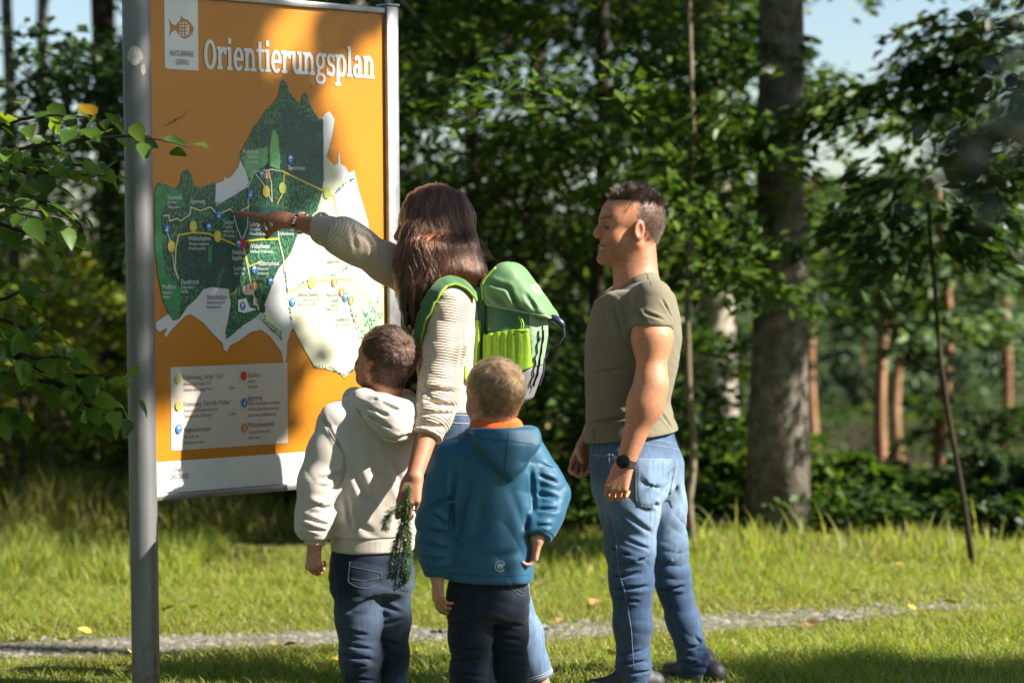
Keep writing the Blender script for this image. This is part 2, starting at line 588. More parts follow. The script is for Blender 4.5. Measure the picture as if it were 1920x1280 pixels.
def build_board():
    M_or = print_mat('print_orange', (.47, .172, .006), .36, .05, 4)
    M_wh = print_mat('print_white', (.62, .63, .64))
    M_cr = print_mat('print_cream', (.55, .55, .42), .38, .08, 14)
    M_lw = print_mat('print_landwhite', (.55, .56, .58))
    M_bl = print_mat('print_lake', (.38, .48, .58), .38, .1, 9)
    M_md = print_mat('print_meadow', (.36, .56, .30), .38, .15, 20)
    M_mg = print_mat('print_green', (.030, .22, .08), .38, .3, 40)
    M_lg = print_mat('print_legend', (.52, .47, .42))
    M_br = print_mat('print_brown', (.42, .17, .02))
    M_bn = print_mat('print_text_brown', (.16, .10, .07))
    M_bk = print_mat('print_black', (.03, .03, .035))
    M_red = print_mat('print_red', (.62, .012, .015)); M_blu = print_mat('print_blue', (.02, .16, .48)); M_yel = print_mat('print_yellow', (.62, .48, .03))
    M_yg = print_mat('print_yellowgreen', (.45, .52, .07)); M_oi = print_mat('print_orange_icon', (.55, .20, .03)); M_tan = print_mat('print_track', (.66, .60, .36))
    M_for = map_mat('print_forest', [(.36, (.003, .020, .016)), (.60, (.005, .048, .030)), (.80, (.013, .092, .044)), (.97, (.06, .20, .09))])
    M_fod = map_mat('print_forest_dark', [(.35, (.003, .014, .016)), (.62, (.005, .036, .034)), (.88, (.018, .09, .07))], 230)
    uL, _ = uz(283, 500); uR, zT = uz(719, 27); _, zB = uz(296, 926)
    root = empty('information_board', bpt((uL + uR) / 2, 0, 0))
    tag(root, 'tall orange orientation map board between grey metal posts', 'sign board')

    def sheet(name, mat, poly, lift, parent, px=True):
        pts = [uz(*q) for q in poly] if px else poly
        me = bpy.data.meshes.new(name)
        me.from_pydata([tuple(bpt(u, z, lift)) for u, z in pts], [], [tuple(range(len(pts)))])
        me.update()
        # face the viewers
        if me.polygons[0].normal.dot(Vector(BNRM)) < 0:
            me.flip_normals()
        return link(name, me, mat, parent)
    # panel and frame
    m = MB()
    c = bpt((uL + uR) / 2, (zT + zB) / 2, -.006)
    m.box(c, BDIR * (uR - uL) / 2, BNRM * .006, V3(0, 0, (zT - zB) / 2))
    panel = m.build('panel', M_or, root, smooth=False)
    for z0, z1 in ((zT, zT + .022), (zB - .022, zB)):
        m = MB(); m.box(bpt((uL + uR) / 2, (z0 + z1) / 2, -.004), BDIR * ((uR - uL) / 2), BNRM * .016, V3(0, 0, (z1 - z0) / 2 - .0005))
        m.build('frame_rail', M_steel, root, smooth='auto', bevel=.003)
    m = MB(); zt = zT + .028
    m.box(bpt(uR + .0265, (zt + .02) / 2 - .01, -.008), BDIR * .026, BNRM * .026, V3(0, 0, zt / 2))
    pr = m.build('post', M_steel, root, smooth='auto', bevel=.006)
    m = MB(); m.box(bpt(uR + .0265, zt + .004, -.008), BDIR * .029, BNRM * .029, V3(0, 0, .004)); m.build('post_cap', M_steel, pr, smooth='auto', bevel=.002)
    # left post: round tube in front of the panel's edge
    pc = P(263.5, 600, 7.56)
    top, bot = np.array((pc[0] - .004, pc[1], 2.95)), np.array((pc[0] + .004, pc[1], -.02))
    m = MB(); pts = [mid(bot, top, t) for t in np.linspace(0, 1, 12)]
    m.tube(pts, .0435, 40)
    po = m.build('post', post_mat(), root, smooth='auto')
    # pale sticker remnant on the tube
    m = MB()
    for cx, cy, rx, ry in ((257, 107, 14.5, 17.5), (272, 133, 4, 10)):
        vs, fs = [], []
        K = 18
        for i in range(K):
            w = 2 * math.pi * i / K
            x_ = cx + rx * math.cos(w) * (1 + .08 * math.sin(5 * w)); y_ = cy + ry * math.sin(w) * (1 + .07 * math.cos(4 * w))
            q = P(x_, y_, 7.56); ax = mid(bot, top, q[2] / 2.95)
            dx = np.clip((q[0] - ax[0]) / .0438, -.98, .98)
            vs.append((ax[0] + .0441 * dx, ax[1] - .0441 * math.sqrt(1 - dx * dx), q[2]))
        q = P(cx, cy, 7.56); ax = mid(bot, top, q[2] / 2.95); rows = [vs]
        for f_ in (.66, .33):
            rw = []
            for v in vs:
                x_ = v[0] * f_ + q[0] * (1 - f_); z_ = v[2] * f_ + q[2] * (1 - f_); dx = np.clip((x_ - ax[0]) / .0438, -.98, .98)
                rw.append((ax[0] + .0441 * dx, ax[1] - .0441 * math.sqrt(1 - dx * dx), z_))
            rows.append(rw)
        dx = (q[0] - ax[0]) / .0438
        allv = rows[0] + rows[1] + rows[2] + [(q[0], ax[1] - .0441 * math.sqrt(1 - dx * dx), q[2])]
        m.add(allv, [(r_ * K + i, r_ * K + (i + 1) % K, (r_ + 1) * K + (i + 1) % K, (r_ + 1) * K + i) for r_ in (0, 1) for i in range(K)] + [(2 * K + i, 2 * K + (i + 1) % K, 3 * K) for i in range(K)])
    st = m.build('sticker_remnant', simple('old_sticker', (.42, .40, .36), .8, nscale=60, namt=.25), po)
    # ---- the print
    L = .0012
    sheet('footer_strip', M_wh, [(283, 866), (719, 832), (719, 905), (283, 928)], L, panel)
    uA, zA = uz(296, 866)
    me = panel.children[-1].data
    for v, (u, z) in zip(me.vertices, ((uL + .001, zA), (uR - .001, zA), (uR - .001, zB + .001), (uL + .001, zB + .001))):
        v.co = bpt(u, z, L)
    # logo plate with a fish
    _, zl = uz(340, 131)
    u0, u1 = uz(308, 60)[0], uz(371, 60)[0]
    sheet('logo_plate', M_wh, [(u0, zT - .002), (u1, zT - .002), (u1, zl), (u0 + .012, zl), (u0 + .003, zl + .004), (u0, zl + .013)], L, panel, False)
    Z1 = lambda x, y: (230 + x * .375, y * .375)
    fish = [Z1(*q) for q in [(228, 92), (245, 120), (262, 128), (280, 108), (288, 98), (290, 80), (305, 95), (325, 102), (345, 125), (355, 145), (348, 165), (332, 185), (310, 196), (292, 190), (280, 172), (262, 152), (245, 160), (230, 185), (236, 140)]]
    sheet('logo_fish', M_br, fish, L + .0006, panel)
    m = MB()
    for k, x in enumerate((283, 297, 311)):
        for y in (112, 128, 144, 160, 174):
            if abs(y - 145) < 45 - k * 3:
                a = [uz(*Z1(x + dx, y + dy)) for dx, dy in ((0, 0), (9, 0), (7, 10), (1, 10))]
                m.add([bpt(u, z, L + .0010) for u, z in a], [(3, 2, 1, 0)])
    for q in ((323, 125, 331, 175),):
        a = [uz(*Z1(x, y)) for x, y in ((q[0], q[1]), (q[0] + 8, q[1]), (q[2] - 2, q[3]), (q[0] - 4, q[3]))]
        m.add([bpt(u, z, L + .0010) for u, z in a], [(3, 2, 1, 0)])
    m.build('logo_scales', M_wh, panel, smooth=False)

    def text(s, xl, yb, xr, cap_px, mat, lift=None, name='lettering'):
        """text from pixel column xl to xr, baseline at yb under xl"""
        ua, za = uz(xl, yb); ub, _ = uz(xr, yb)
        p = board_hit(xl, yb)
        capm = cap_px / (F_PX / p[1])
        size = capm / .70
        me = text_mesh(s, 1.0)
        co = np.empty(len(me.vertices) * 3, dtype=np.float32); me.vertices.foreach_get('co', co); co = co.reshape(-1, 3)
        wx = co[:, 0].max() - co[:, 0].min(); x0 = co[:, 0].min()
        new = np.array([bpt(ua + (x - x0) / wx * (ub - ua), za + y * size, lift or (L + .0030)) for x, y, _ in co], dtype=np.float32)
        me.vertices.foreach_set('co', new.ravel()); me.update()
        return link(name, me, mat, panel)
    text('NATURPARK', 318, 105, 363, 11, M_bn); text('GERAS', 329, 121, 353, 10, M_bn)
    # ---- title: slab-serif letters
    G = MB(); zc = [0]

    def lay():
        zc[0] += 1
        return L + .0012 + zc[0] * 6e-6

    def bar(ox, x0, y0, x1, y1, S, base):
        lf_ = lay(); G.add([bpt(ox + x * S[0], base + y * S[1], lf_) for x, y in ((x0, y0), (x1, y0), (x1, y1), (x0, y1))], [(0, 1, 2, 3)])

    def ring(ox, cx, cy, rx, ry, wx, wy, a0, a1, S, base):
        lf_ = lay(); K = max(6, int(abs(a1 - a0) / 15)); vs = []
        for i in range(K + 1):
            w = math.radians(a0 + (a1 - a0) * i / K)
            for k in (1, 0):
                x = cx + (rx - wx * (1 - k)) * math.cos(w); y = cy + (ry - wy * (1 - k)) * math.sin(w)
                vs.append(bpt(ox + x * S[0], base + y * S[1], lf_))
        G.add(vs, [(2 * i, 2 * i + 2, 2 * i + 3, 2 * i + 1) for i in range(K)])
    B, Rg = 'b', 'r'
    stem = lambda x, y0=0, y1=1: [(B, x, y0, x + .25, y1)]
    foot = lambda x, y=0: [(B, x - .11, y, x + .36, y + .14)]
    head_ = lambda x, y=1: [(B, x - .12, y - .14, x + .1, y)]
    GL = {'O': (1.06, [(Rg, .50, .62, .50, .66, .27, .17, 0, 360)]),
          'r': (.80, stem(.1) + foot(.1) + head_(.1) + [(Rg, .56, .58, .36, .42, .22, .2, 60, 160), (B, .58, .66, .78, .97)]),
          'i': (.54, stem(.12) + foot(.12) + head_(.12) + [(B, .11, 1.14, .38, 1.40)]),
          'e': (.90, [(Rg, .44, .5, .43, .52, .25, .16, 5, 318), (B, .15, .43, .85, .57)]),
          'n': (1.04, stem(.1) + foot(.1) + head_(.1) + [(Rg, .50, .56, .39, .46, .25, .2, -5, 150), (B, .64, 0, .89, .60)] + foot(.64)),
          't': (.70, [(B, .16, .24, .41, 1.32), (B, .0, .86, .64, 1.0), (Rg, .46, .28, .30, .30, .25, .16, 178, 310)]),
          'u': (1.06, [(B, .12, .36, .37, 1.0)] + head_(.12) + [(Rg, .51, .42, .39, .44, .25, .2, 180, 335), (B, .66, 0, .91, 1.0)] + head_(.66) + [(B, .90, 0, 1.04, .14)]),
          'g': (.98, [(Rg, .44, .64, .40, .38, .23, .15, 0, 360), (Rg, .46, -.14, .44, .27, .2, .14, 0, 360), (B, .16, .08, .42, .30), (B, .70, .84, .98, 1.0)]),
          's': (.80, [(Rg, .40, .73, .35, .29, .23, .16, 25, 268), (Rg, .40, .28, .37, .30, .23, .16, -155, 92), (B, .62, .68, .74, .97), (B, .03, .04, .15, .33)]),
          'p': (1.02, stem(.1, -.42, 1) + foot(.1, -.42) + head_(.1) + [(Rg, .54, .5, .42, .52, .25, .16, -150, 150)]),
          'l': (.54, stem(.12, 0, 1.40) + foot(.12) + head_(.12, 1.40)),
          'a': (.94, [(Rg, .36, .30, .34, .32, .24, .14, 0, 360), (B, .50, 0, .75, .66), (Rg, .42, .62, .33, .40, .25, .17, 0, 150), (B, .74, 0, .92, .14)])}
    word = 'Orientierungsplan'
    tot = sum(GL[c][0] for c in word)
    ua, zb_ = uz(382, 129); ub, _ = uz(702, 150)
    sx = (ub - ua) / tot
    S = (sx, .0735)
    ox = ua
    for ch in word:
        adv, prims = GL[ch]
        for q in prims:
            (bar if q[0] == B else ring)(ox, *q[1:], S, zb_)
        ox += adv * sx
    G.build('title_lettering', M_wh, panel, smooth=False)
    # ---- the map
    Z2 = lambda x, y: (230 + x * .32806, 280 + y * .32813)
    Z3 = lambda x, y: (230 + x * .375, 480 + y * .375)
    outline = [(290, 380), (291, 352), (297, 343), (310, 346), (322, 351), (330, 353), (337, 344), (341, 322), (352, 318), (359, 330), (362, 345), (372, 353), (384, 350), (400, 342), (404, 345), (418, 340), (422, 330), (425, 336), (434, 330), (440, 322), (447, 312), (449, 300), (447, 292), (452, 284),
               (459, 270), (468, 255), (474, 240), (485, 228), (497, 208), (512, 194), (521, 182), (524, 165), (529, 150), (537, 156), (540, 172), (548, 180), (556, 190), (563, 197), (566, 180), (571, 174), (577, 181), (579, 194), (588, 210), (597, 224), (605, 219), (610, 213), (617, 209), (627, 224), (622, 255), (612, 294), (617, 303), (626, 311), (633, 307), (635, 281), (638, 307), (646, 312), (654, 325), (663, 319), (667, 337), (676, 375), (689, 416), (698, 470), (702, 503), (709, 526), (718, 550), (718, 610), (679, 645), (678, 656), (668, 684), (655, 700), (644, 707), (634, 697), (624, 694), (606, 690), (590, 688), (573, 660), (549, 615), (545, 620), (538, 642), (537, 668), (532, 688), (527, 660), (515, 643), (506, 630), (489, 618), (470, 622), (447, 639), (431, 647), (425, 659), (419, 656), (417, 643), (399, 626), (380, 604), (357, 589), (347, 592), (320, 619), (311, 632), (307, 628), (314, 614), (298, 622), (292, 615), (292, 604), (316, 588), (304, 562), (294, 510), (289, 464)]
    sheet('map_shadow', print_mat('print_orange_dark', (.36, .14, .01)), [(x + 1.2, y + 2.2) for x, y in outline], L, panel)
    sheet('map_land', M_lw, outline, L + .0006, panel)
    forest = [(290, 380), (291, 352), (297, 343), (310, 346), (322, 351), (330, 353), (337, 344), (341, 322), (352, 318), (359, 330), (362, 345), (372, 353), (384, 350), (400, 342), (404, 345), (403, 381), (420, 376), (440, 366), (455, 355), (467, 343), (461, 322), (450, 300), (448, 292), (452, 284), (459, 270), (468, 255), (474, 240), (485, 228), (497, 208), (512, 194), (521, 182), (524, 165), (529, 150), (537, 156), (540, 172), (548, 180), (556, 190), (563, 197), (566, 180), (571, 174), (577, 181), (579, 194), (588, 210), (597, 224), (604, 222), (606, 260), (606, 310), (604, 359), (594, 395), (578, 411), (561, 431), (553, 451), (545, 474), (533, 490), (522, 503), (512, 523), (507, 542), (496, 569), (486, 588), (473, 598), (453, 611), (427, 634), (421, 624), (427, 598), (432, 569), (428, 542), (407, 536), (381, 542), (368, 559), (351, 575), (335, 598), (325, 601), (317, 592), (304, 562), (294, 510), (289, 464)]
    sheet('map_forest', M_for, forest, L + .0011, panel)
    for nm, mt, poly in (('map_dark_wood', M_fod, [Z1(*q) for q in [(820, 480), (870, 560), (960, 610), (1000, 600), (1003, 900), (985, 960), (900, 900), (800, 850), (790, 700)]]),
                         ('map_dark_wood', M_fod, [Z1(*q) for q in [(685, 625), (735, 615), (735, 720), (690, 745)]]),
                         ('map_dark_wood', M_fod, [Z2(*q) for q in [(330, 500), (500, 480), (640, 560), (690, 680), (640, 800), (440, 780), (330, 730), (300, 620)]]),
                         ('map_dark_wood', M_fod, [Z2(*q) for q in [(640, 400), (715, 330), (860, 330), (870, 500), (700, 520)]]),
                         ('map_meadow', M_mg, [Z2(*q) for q in [(180, 250), (200, 200), (290, 225), (330, 245), (360, 330), (250, 300), (215, 380), (225, 600), (240, 700), (300, 760), (330, 800), (320, 960), (280, 975), (230, 860), (195, 700), (182, 500)]]),
                         ('map_meadow', print_mat('print_field', (.15, .42, .13), .38, .2, 60), [Z1(*q) for q in [(733, 830), (735, 720), (748, 655), (762, 650), (775, 690), (784, 790), (783, 850)]]),
                         ('map_meadow', print_mat('print_park', (.13, .33, .14), .38, .3, 60), [Z1(*q) for q in [(590, 790), (640, 750), (720, 738), (725, 820), (660, 860), (630, 895)]]),
                         ('map_meadow', M_mg, [Z2(*q) for q in [(485, 560), (505, 545), (508, 640), (488, 655)]]),
                         ('map_field', M_cr, [(612, 294), (640, 330), (648, 350), (652, 372), (640, 470), (652, 500), (648, 540), (664, 570), (676, 620), (679, 645), (678, 656), (668, 684), (655, 700), (644, 707), (634, 697), (606, 690), (590, 688), (573, 660), (549, 615), (545, 590), (538, 545), (533, 492), (545, 474), (553, 451), (561, 431), (578, 411), (594, 395), (606, 350), (608, 310)]),
                         ('map_lake', M_bl, [Z2(*q) for q in [(1215, 250), (1260, 207), (1322, 172), (1345, 230), (1398, 410), (1440, 660), (1458, 835), (1440, 852), (1395, 825), (1330, 740), (1282, 600), (1230, 380)]]),
                         ('map_meadow', M_md, [Z2(*q) for q in [(1225, 790), (1290, 750), (1340, 742), (1395, 830), (1440, 858), (1462, 840), (1440, 690), (1488, 800), (1488, 1010), (1370, 1108), (1345, 1010), (1295, 900)]])):
        sheet(nm, mt, poly, L + (.0014 if mt not in (M_cr,) else .0009) + .00002 * len(panel.children), panel)
    # trees drawn along edges
    r2 = random.Random(4)
    m = MB()

    def tree_mark(x, y, s, lf_):
        u, z = uz(x, y); s = s / 590
        m.add([bpt(u + a * s, z + b * s, lf_) for a, b in ((-.9, 0), (.9, 0), (.8, 1.4), (0, 2.6), (-.8, 1.3))], [(0, 1, 2, 3, 4)])
    lf0 = L + .0022
    for k in range(60):
        t = r2.random(); a, b = Z2(590 + 180 * t + r2.uniform(-5, 5), 1080 - 130 * t + r2.uniform(-75, 5) * (1 - .5 * t)); tree_mark(a, b, r2.uniform(1.4, 2.4), lf0 + k * 4e-6)
    for k in range(70):
        a, b = Z2(r2.gauss(1400, 35), r2.gauss(1010, 45)); tree_mark(min(a, 715), b, r2.uniform(1.3, 2.3), lf0 + k * 4e-6)
    for line, n in (([Z3(955, 552), Z3(1040, 562), Z3(1105, 600), Z3(1150, 572), Z3(1175, 530)], 55), ([Z2(935, 800), Z2(1010, 775), Z2(1060, 750)], 16), ([Z2(1120, 730), Z2(1250, 715), Z2(1290, 660)], 18), ([Z2(920, 660), Z2(935, 800), Z2(965, 1010)], 40), ([Z2(1400, 880), Z2(1440, 930), Z2(1495, 950)], 18), ([Z2(1290, 900), Z2(1350, 1080)], 30), ([Z2(1215, 250), Z2(1260, 205), Z2(1325, 170)], 22)):
        for k in range(n):
            t = r2.random() * (len(line) - 1); i = int(t); t -= i
            a = line[i][0] * (1 - t) + line[i + 1][0] * t + r2.uniform(-1.2, 1.2); b = line[i][1] * (1 - t) + line[i + 1][1] * t + r2.uniform(-1.5, 1.5)
            tree_mark(min(a, 716), b, r2.uniform(.9, 1.8), lf0 + r2.random() * 2e-4)
    tag(m.build('map_trees', print_mat('print_tree', (.03, .14, .08), .4, .5, 90), panel, smooth=False), kind='stuff')

    def track(pts, w, mat, lift, name='map_trail'):
        mm = MB(); q = [uz(*p) for p in pts]
        w = w / 590
        for i in range(len(q) - 1):
            (u0_, z0_), (u1_, z1_) = q[i], q[i + 1]
            d = math.hypot(u1_ - u0_, z1_ - z0_) + 1e-9; nx, nz = -(z1_ - z0_) / d * w / 2, (u1_ - u0_) / d * w / 2
            ex, ez = (u1_ - u0_) / d * w * .3, (z1_ - z0_) / d * w * .3
            l_ = lift + i * 5e-6
            mm.add([bpt(u0_ + nx - ex, z0_ + nz - ez, l_), bpt(u0_ - nx - ex, z0_ - nz - ez, l_), bpt(u1_ - nx + ex, z1_ - nz + ez, l_), bpt(u1_ + nx + ex, z1_ + nz + ez, l_)], [(0, 1, 2, 3)])
        mm.build(name, mat, panel, smooth=False)
    LT = L + .0024
    z2 = lambda *p: [Z2(*q) for q in p]
    track(z2((230, 380), (260, 375), (265, 410), (310, 395), (325, 410), (380, 375), (385, 330), (440, 350), (500, 330), (540, 375), (610, 340), (640, 370), (720, 325)), 2.2, M_tan, LT)
    track(z2((530, 320), (620, 265), (720, 205), (745, 130), (850, 115), (900, 125)), 2.2, M_lw, LT + .0001)
    track(z2((905, 122), (1000, 170), (1160, 245), (1205, 270), (1220, 370)), 3, M_yel, LT + .0002)
    track(z2((630, 370), (650, 450), (680, 520), (710, 440), (715, 240)), 2, M_lw, LT + .0003)
    track(z2((680, 520), (700, 620), (715, 690), (735, 800), (760, 880), (775, 915)), 2.4, M_tan, LT + .0004)
    track(z2((315, 490), (400, 475), (480, 480), (560, 510), (640, 545), (690, 525), (780, 515), (885, 512)), 3.2, M_yel, LT + .0005)
    track(z2((885, 470), (890, 520), (915, 620), (920, 700)), 2.2, M_tan, LT + .0006)
    track(z2((315, 490), (300, 560), (295, 680), (315, 740)), 2.6, M_tan, LT + .0007)
    track(z2((240, 450), (275, 540), (290, 680), (310, 735)), 1.8, M_lw, LT + .0008)
    track(z2((755, 140), (800, 200), (830, 260), (850, 300), (845, 190), (830, 120)), 2.2, M_tan, LT + .0009)
    track(z2((920, 140), (910, 250), (880, 310)), 2.4, M_yel, LT + .0010)
    track(z2((940, 815), (1020, 785), (1080, 755), (1200, 740), (1310, 745)), 2.6, M_yg, LT + .0011)
    track(z2((700, 600), (715, 670), (790, 640)), 2.4, M_yel, LT + .0012)
    track(z2((610, 830), (640, 815)), 3.4, M_oi, LT + .0013)
    # buildings, entrance plate
    m = MB()
    for k, (x, y, w, h) in enumerate(((680, 780, 22, 40), (705, 770, 16, 50), (720, 800, 26, 30), (690, 815, 30, 16), (740, 850, 20, 40), (1300, 900, 24, 20), (1330, 930, 26, 20), (1320, 960, 18, 24))):
        a = [uz(*Z2(x + dx * w, y + dy * h)) for dx, dy in ((0, 0), (1, 0), (1, 1), (0, 1))]
        m.add([bpt(u, z, LT + .0014 + k * 1e-5) for u, z in a], [(3, 2, 1, 0)])
    tag(m.build('map_buildings', print_mat('print_house', (.52, .42, .34)), panel, smooth=False), kind='stuff')
    m = MB()
    for k, (x, y, w, h) in enumerate(((820, 70, 14, 40), (785, 890, 24, 44), (760, 740, 40, 22), (450, 410, 40, 30), (675, 830, 40, 10), (800, 820, 12, 50))):
        a = [uz(*Z2(x + dx * w, y + dy * h)) for dx, dy in ((0, .2), (1, 0), (1, 1), (.1, .9))]
        m.add([bpt(u, z, LT + .0016 + k * 1e-5) for u, z in a], [(3, 2, 1, 0)])
    tag(m.build('map_buildings', M_bk, panel, smooth=False), kind='stuff')
    sheet('car_park', M_wh, z2((655, 860), (700, 850), (720, 900), (760, 915), (690, 935), (655, 925)), LT + .0015, panel)
    sheet('entrance_plate', print_mat('print_palegreen', (.52, .66, .42)), z2((780, 958), (808, 928), (922, 1025), (914, 1088)), LT + .0018, panel)
    e0 = uz(*Z2(798, 985)); e1 = uz(*Z2(905, 1072))
    me = text_mesh('Eingang', 1.0)
    co = np.empty(len(me.vertices) * 3, dtype=np.float32); me.vertices.foreach_get('co', co); co = co.reshape(-1, 3)
    dv = np.array(e1) - np.array(e0); wx = co[:, 0].max()
    new = np.array([bpt(e0[0] + dv[0] * x / wx, e0[1] + dv[1] * x / wx + y * .036, LT + .0022) for x, y, _ in co], dtype=np.float32)
    me.vertices.foreach_set('co', new.ravel()); me.update(); link('lettering', me, M_bk, panel)

    def icon(px, py, mat, r=8.0, glyph=None, ring_=None):
        u, z = uz(px, py); d = board_hit(px, py)[1]; R_ = r * d / F_PX; K = 20
        l_ = LT + .0020
        mm = MB(); mm.add([bpt(u + .76 * R_ * math.cos(2 * math.pi * i / K), z + R_ * math.sin(2 * math.pi * i / K), l_) for i in range(K)], [tuple(range(K))])
        ic = mm.build('map_icon', mat, panel, smooth=False)
        if glyph:
            g = MB()
            q = lambda x, y: bpt(u + .76 * x * R_, z + y * R_, l_ + .0004)
            if glyph == 'umbrella':
                g.add([q(.62 * math.cos(math.pi * i / 8), .1 + .55 * math.sin(math.pi * i / 8)) for i in range(9)], [tuple(range(9))])
                g.add([q(-.06, .1), q(-.06, -.6), q(.06, -.6), q(.06, .1)], [(0, 1, 2, 3)])
            elif glyph == 'P':
                g.add([q(-.3, -.6), q(-.1, -.6), q(-.1, .6), q(-.3, .6)], [(0, 1, 2, 3)]); g.add([q(-.1, .6), q(-.1, -.05), q(.3, .0), q(.4, .3), q(.3, .6)], [(0, 1, 2, 3, 4)])
            elif glyph == 'bottle':
                g.add([q(-.2, -.7), q(.2, -.7), q(.2, .2), q(.08, .7), q(-.08, .7), q(-.2, .2)], [(0, 1, 2, 3, 4, 5)])
            elif glyph == 'slash':
                g.add([q(-.55, -.45), q(-.4, -.6), q(.55, .5), q(.4, .62)], [(0, 1, 2, 3)]); g.add([q(-.2, -.5), q(.3, -.5), q(.3, -.1), q(-.1, 0)], [(0, 1, 2, 3)])
            elif glyph == 'bars':
                g.add([q(-.5, .35), q(.5, .35), q(.5, .5), q(-.5, .5)], [(0, 1, 2, 3)]); g.add([q(-.5, -.1), q(.5, -.1), q(.5, .05), q(-.5, .05)], [(0, 1, 2, 3)]); g.add([q(-.3, -.6), q(-.1, -.6), q(-.1, .35), q(-.3, .35)], [(0, 1, 2, 3)])
            g.build('icon_sign', ring_ or M_wh, ic, smooth=False)
    for x, y, mt, g in ((247, 455, M_blu, 'slash'), (487, 445, M_blu, 'umbrella'), (545, 375, M_blu, 'slash'), (724, 255, M_blu, 'slash'), (790, 145, M_blu, 'umbrella'), (818, 148, M_oi, 'bottle'), (954, 55, M_blu, 'umbrella'), (658, 540, M_blu, 'umbrella'), (748, 685, M_blu, 'umbrella'), (840, 755, M_blu, 'umbrella'), (748, 780, M_oi, 'bottle'), (680, 895, M_blu, 'P'), (967, 872, M_blu, 'umbrella'), (1205, 760, M_oi, 'bottle'), (1248, 815, M_oi, 'bottle'), (1268, 845, M_blu, 'umbrella'), (1300, 862, M_oi, 'bottle')):
        icon(*Z2(x, y), mt, 8.5, g)
    icon(*Z2(683, 538), M_red, 9)
    for x, y, mt in ((273, 555, M_yel), (537, 497, M_yel), (815, 240, M_yel), (398, 440, M_yel), (908, 222, M_yg), (1163, 250, M_yg), (1075, 762, M_yg)):
        icon(*Z2(x, y), mt, 11, 'bars', M_tan)
    # place names
    W = M_wh
    for s, x, y, x1, h, mt in (('Rothirsch', 680, 24, 766, 8, W), ('Red Deer', 708, 50, 762, 6, W), ('Jelen evropský', 692, 78, 768, 6, W), ('Speckhütte', 942, 116, 1036, 8, W), ('Sikawild', 250, 286, 330, 9, W), ('Sika deer', 250, 310, 305, 6, W), ('Sika jelen', 252, 336, 322, 6, W), ('Jägersteig', 376, 308, 466, 8, W),
                               ('Tarpan', 567, 428, 628, 9, W), ('Tarpan', 567, 450, 622, 6, W), ('wild horse', 567, 476, 630, 6, W), ('kůň divoký', 567, 502, 630, 6, W), ('Lehrpfad', 720, 440, 800, 9, W), ('Eat nature trail', 720, 464, 820, 6, W), ('Naučná stezka', 718, 490, 850, 6, W), ('rybníkem', 890, 490, 970, 6, W),
                               ('Holzxylophon', 372, 520, 498, 9, W), ('Wooden xylophone', 372, 548, 488, 6, W), ('Dřevěný xylofon', 372, 574, 470, 6, W), ('Wildschwein', 720, 566, 832, 9, W), ('Wild boar / Prase divoké', 720, 592, 856, 6, W), ('Hubertus-', 620, 600, 694, 9, W), ('kapelle', 620, 632, 676, 9, W), ('Hubertushaus', 766, 664, 888, 9, W), ('Restaurant /', 766, 690, 832, 6, W), ('Restaurace', 766, 716, 828, 6, W),
                               ('Luchse', 630, 692, 692, 9, W), ('Lynx / Rys', 630, 716, 690, 6, W), ('Damhirsch', 328, 770, 430, 9, W), ('Fallow deer /', 328, 796, 404, 6, W), ('Daněk', 328, 820, 366, 6, W), ('Mufflon', 220, 798, 296, 9, W), ('Mouflon /', 222, 826, 278, 6, W), ('Muflon', 222, 852, 262, 6, W),
                               ('Streichelzoo', 477, 856, 588, 9, M_bk), ('Animals to touch', 477, 882, 578, 6, M_bk), ('Kontaktní zoo', 477, 908, 560, 6, M_bk), ('Labyrinth', 1160, 650, 1240, 8, M_bk), ('Obstsortenweg', 992, 840, 1116, 9, M_bk), ('Fruit variety nature trail', 992, 866, 1124, 6, M_bk), ('Stezka ovocných odrůd', 992, 890, 1110, 6, M_bk),
                               ('Aussichts-', 1160, 842, 1234, 9, M_bk), ('platz', 1194, 872, 1234, 9, M_bk), ('Viewpoint /', 1178, 896, 1236, 6, M_bk), ('Vyhlídkové místo', 1150, 920, 1236, 6, M_bk), ('Steinbock', 1212, 982, 1292, 9, M_bk), ('Ibex / Kozorožec', 1212, 1006, 1292, 6, M_bk), ('Tierochau', 1330, 830, 1402, 9, W), ('Animal watching', 1326, 852, 1404, 5, W)):
        a, b = Z2(x, y); c_, _ = Z2(x1, y)
        text(s, a, b, c_, h, mt, LT + .0026)
    # ---- legend
    lg = [uz(*Z3(*q)) for q in ((237, 555), (822, 555), (822, 972), (240, 972))]
    za_, zb2 = uz(*Z3(240, 555))[1], uz(*Z3(242, 973))[1]
    sheet('legend_box', M_lg, [(lg[0][0], za_), (lg[1][0], za_), (lg[1][0], zb2), (lg[0][0], zb2)], L + .0004, panel, False)
    for x, y, mt, g in ((272, 613, M_yg, 'bars'), (274, 748, M_yel, 'bars'), (277, 863, M_blu, 'umbrella'), (605, 732, M_blu, 'slash'), (607, 857, M_oi, 'bottle')):
        icon(*Z3(x, y), mt, 8.6, g, M_lg)
    icon(*Z3(602, 598), M_red, 8.6)
    for k in range(3):
        icon(*Z3(595 + k * 11, 766), M_yel, 1.6)
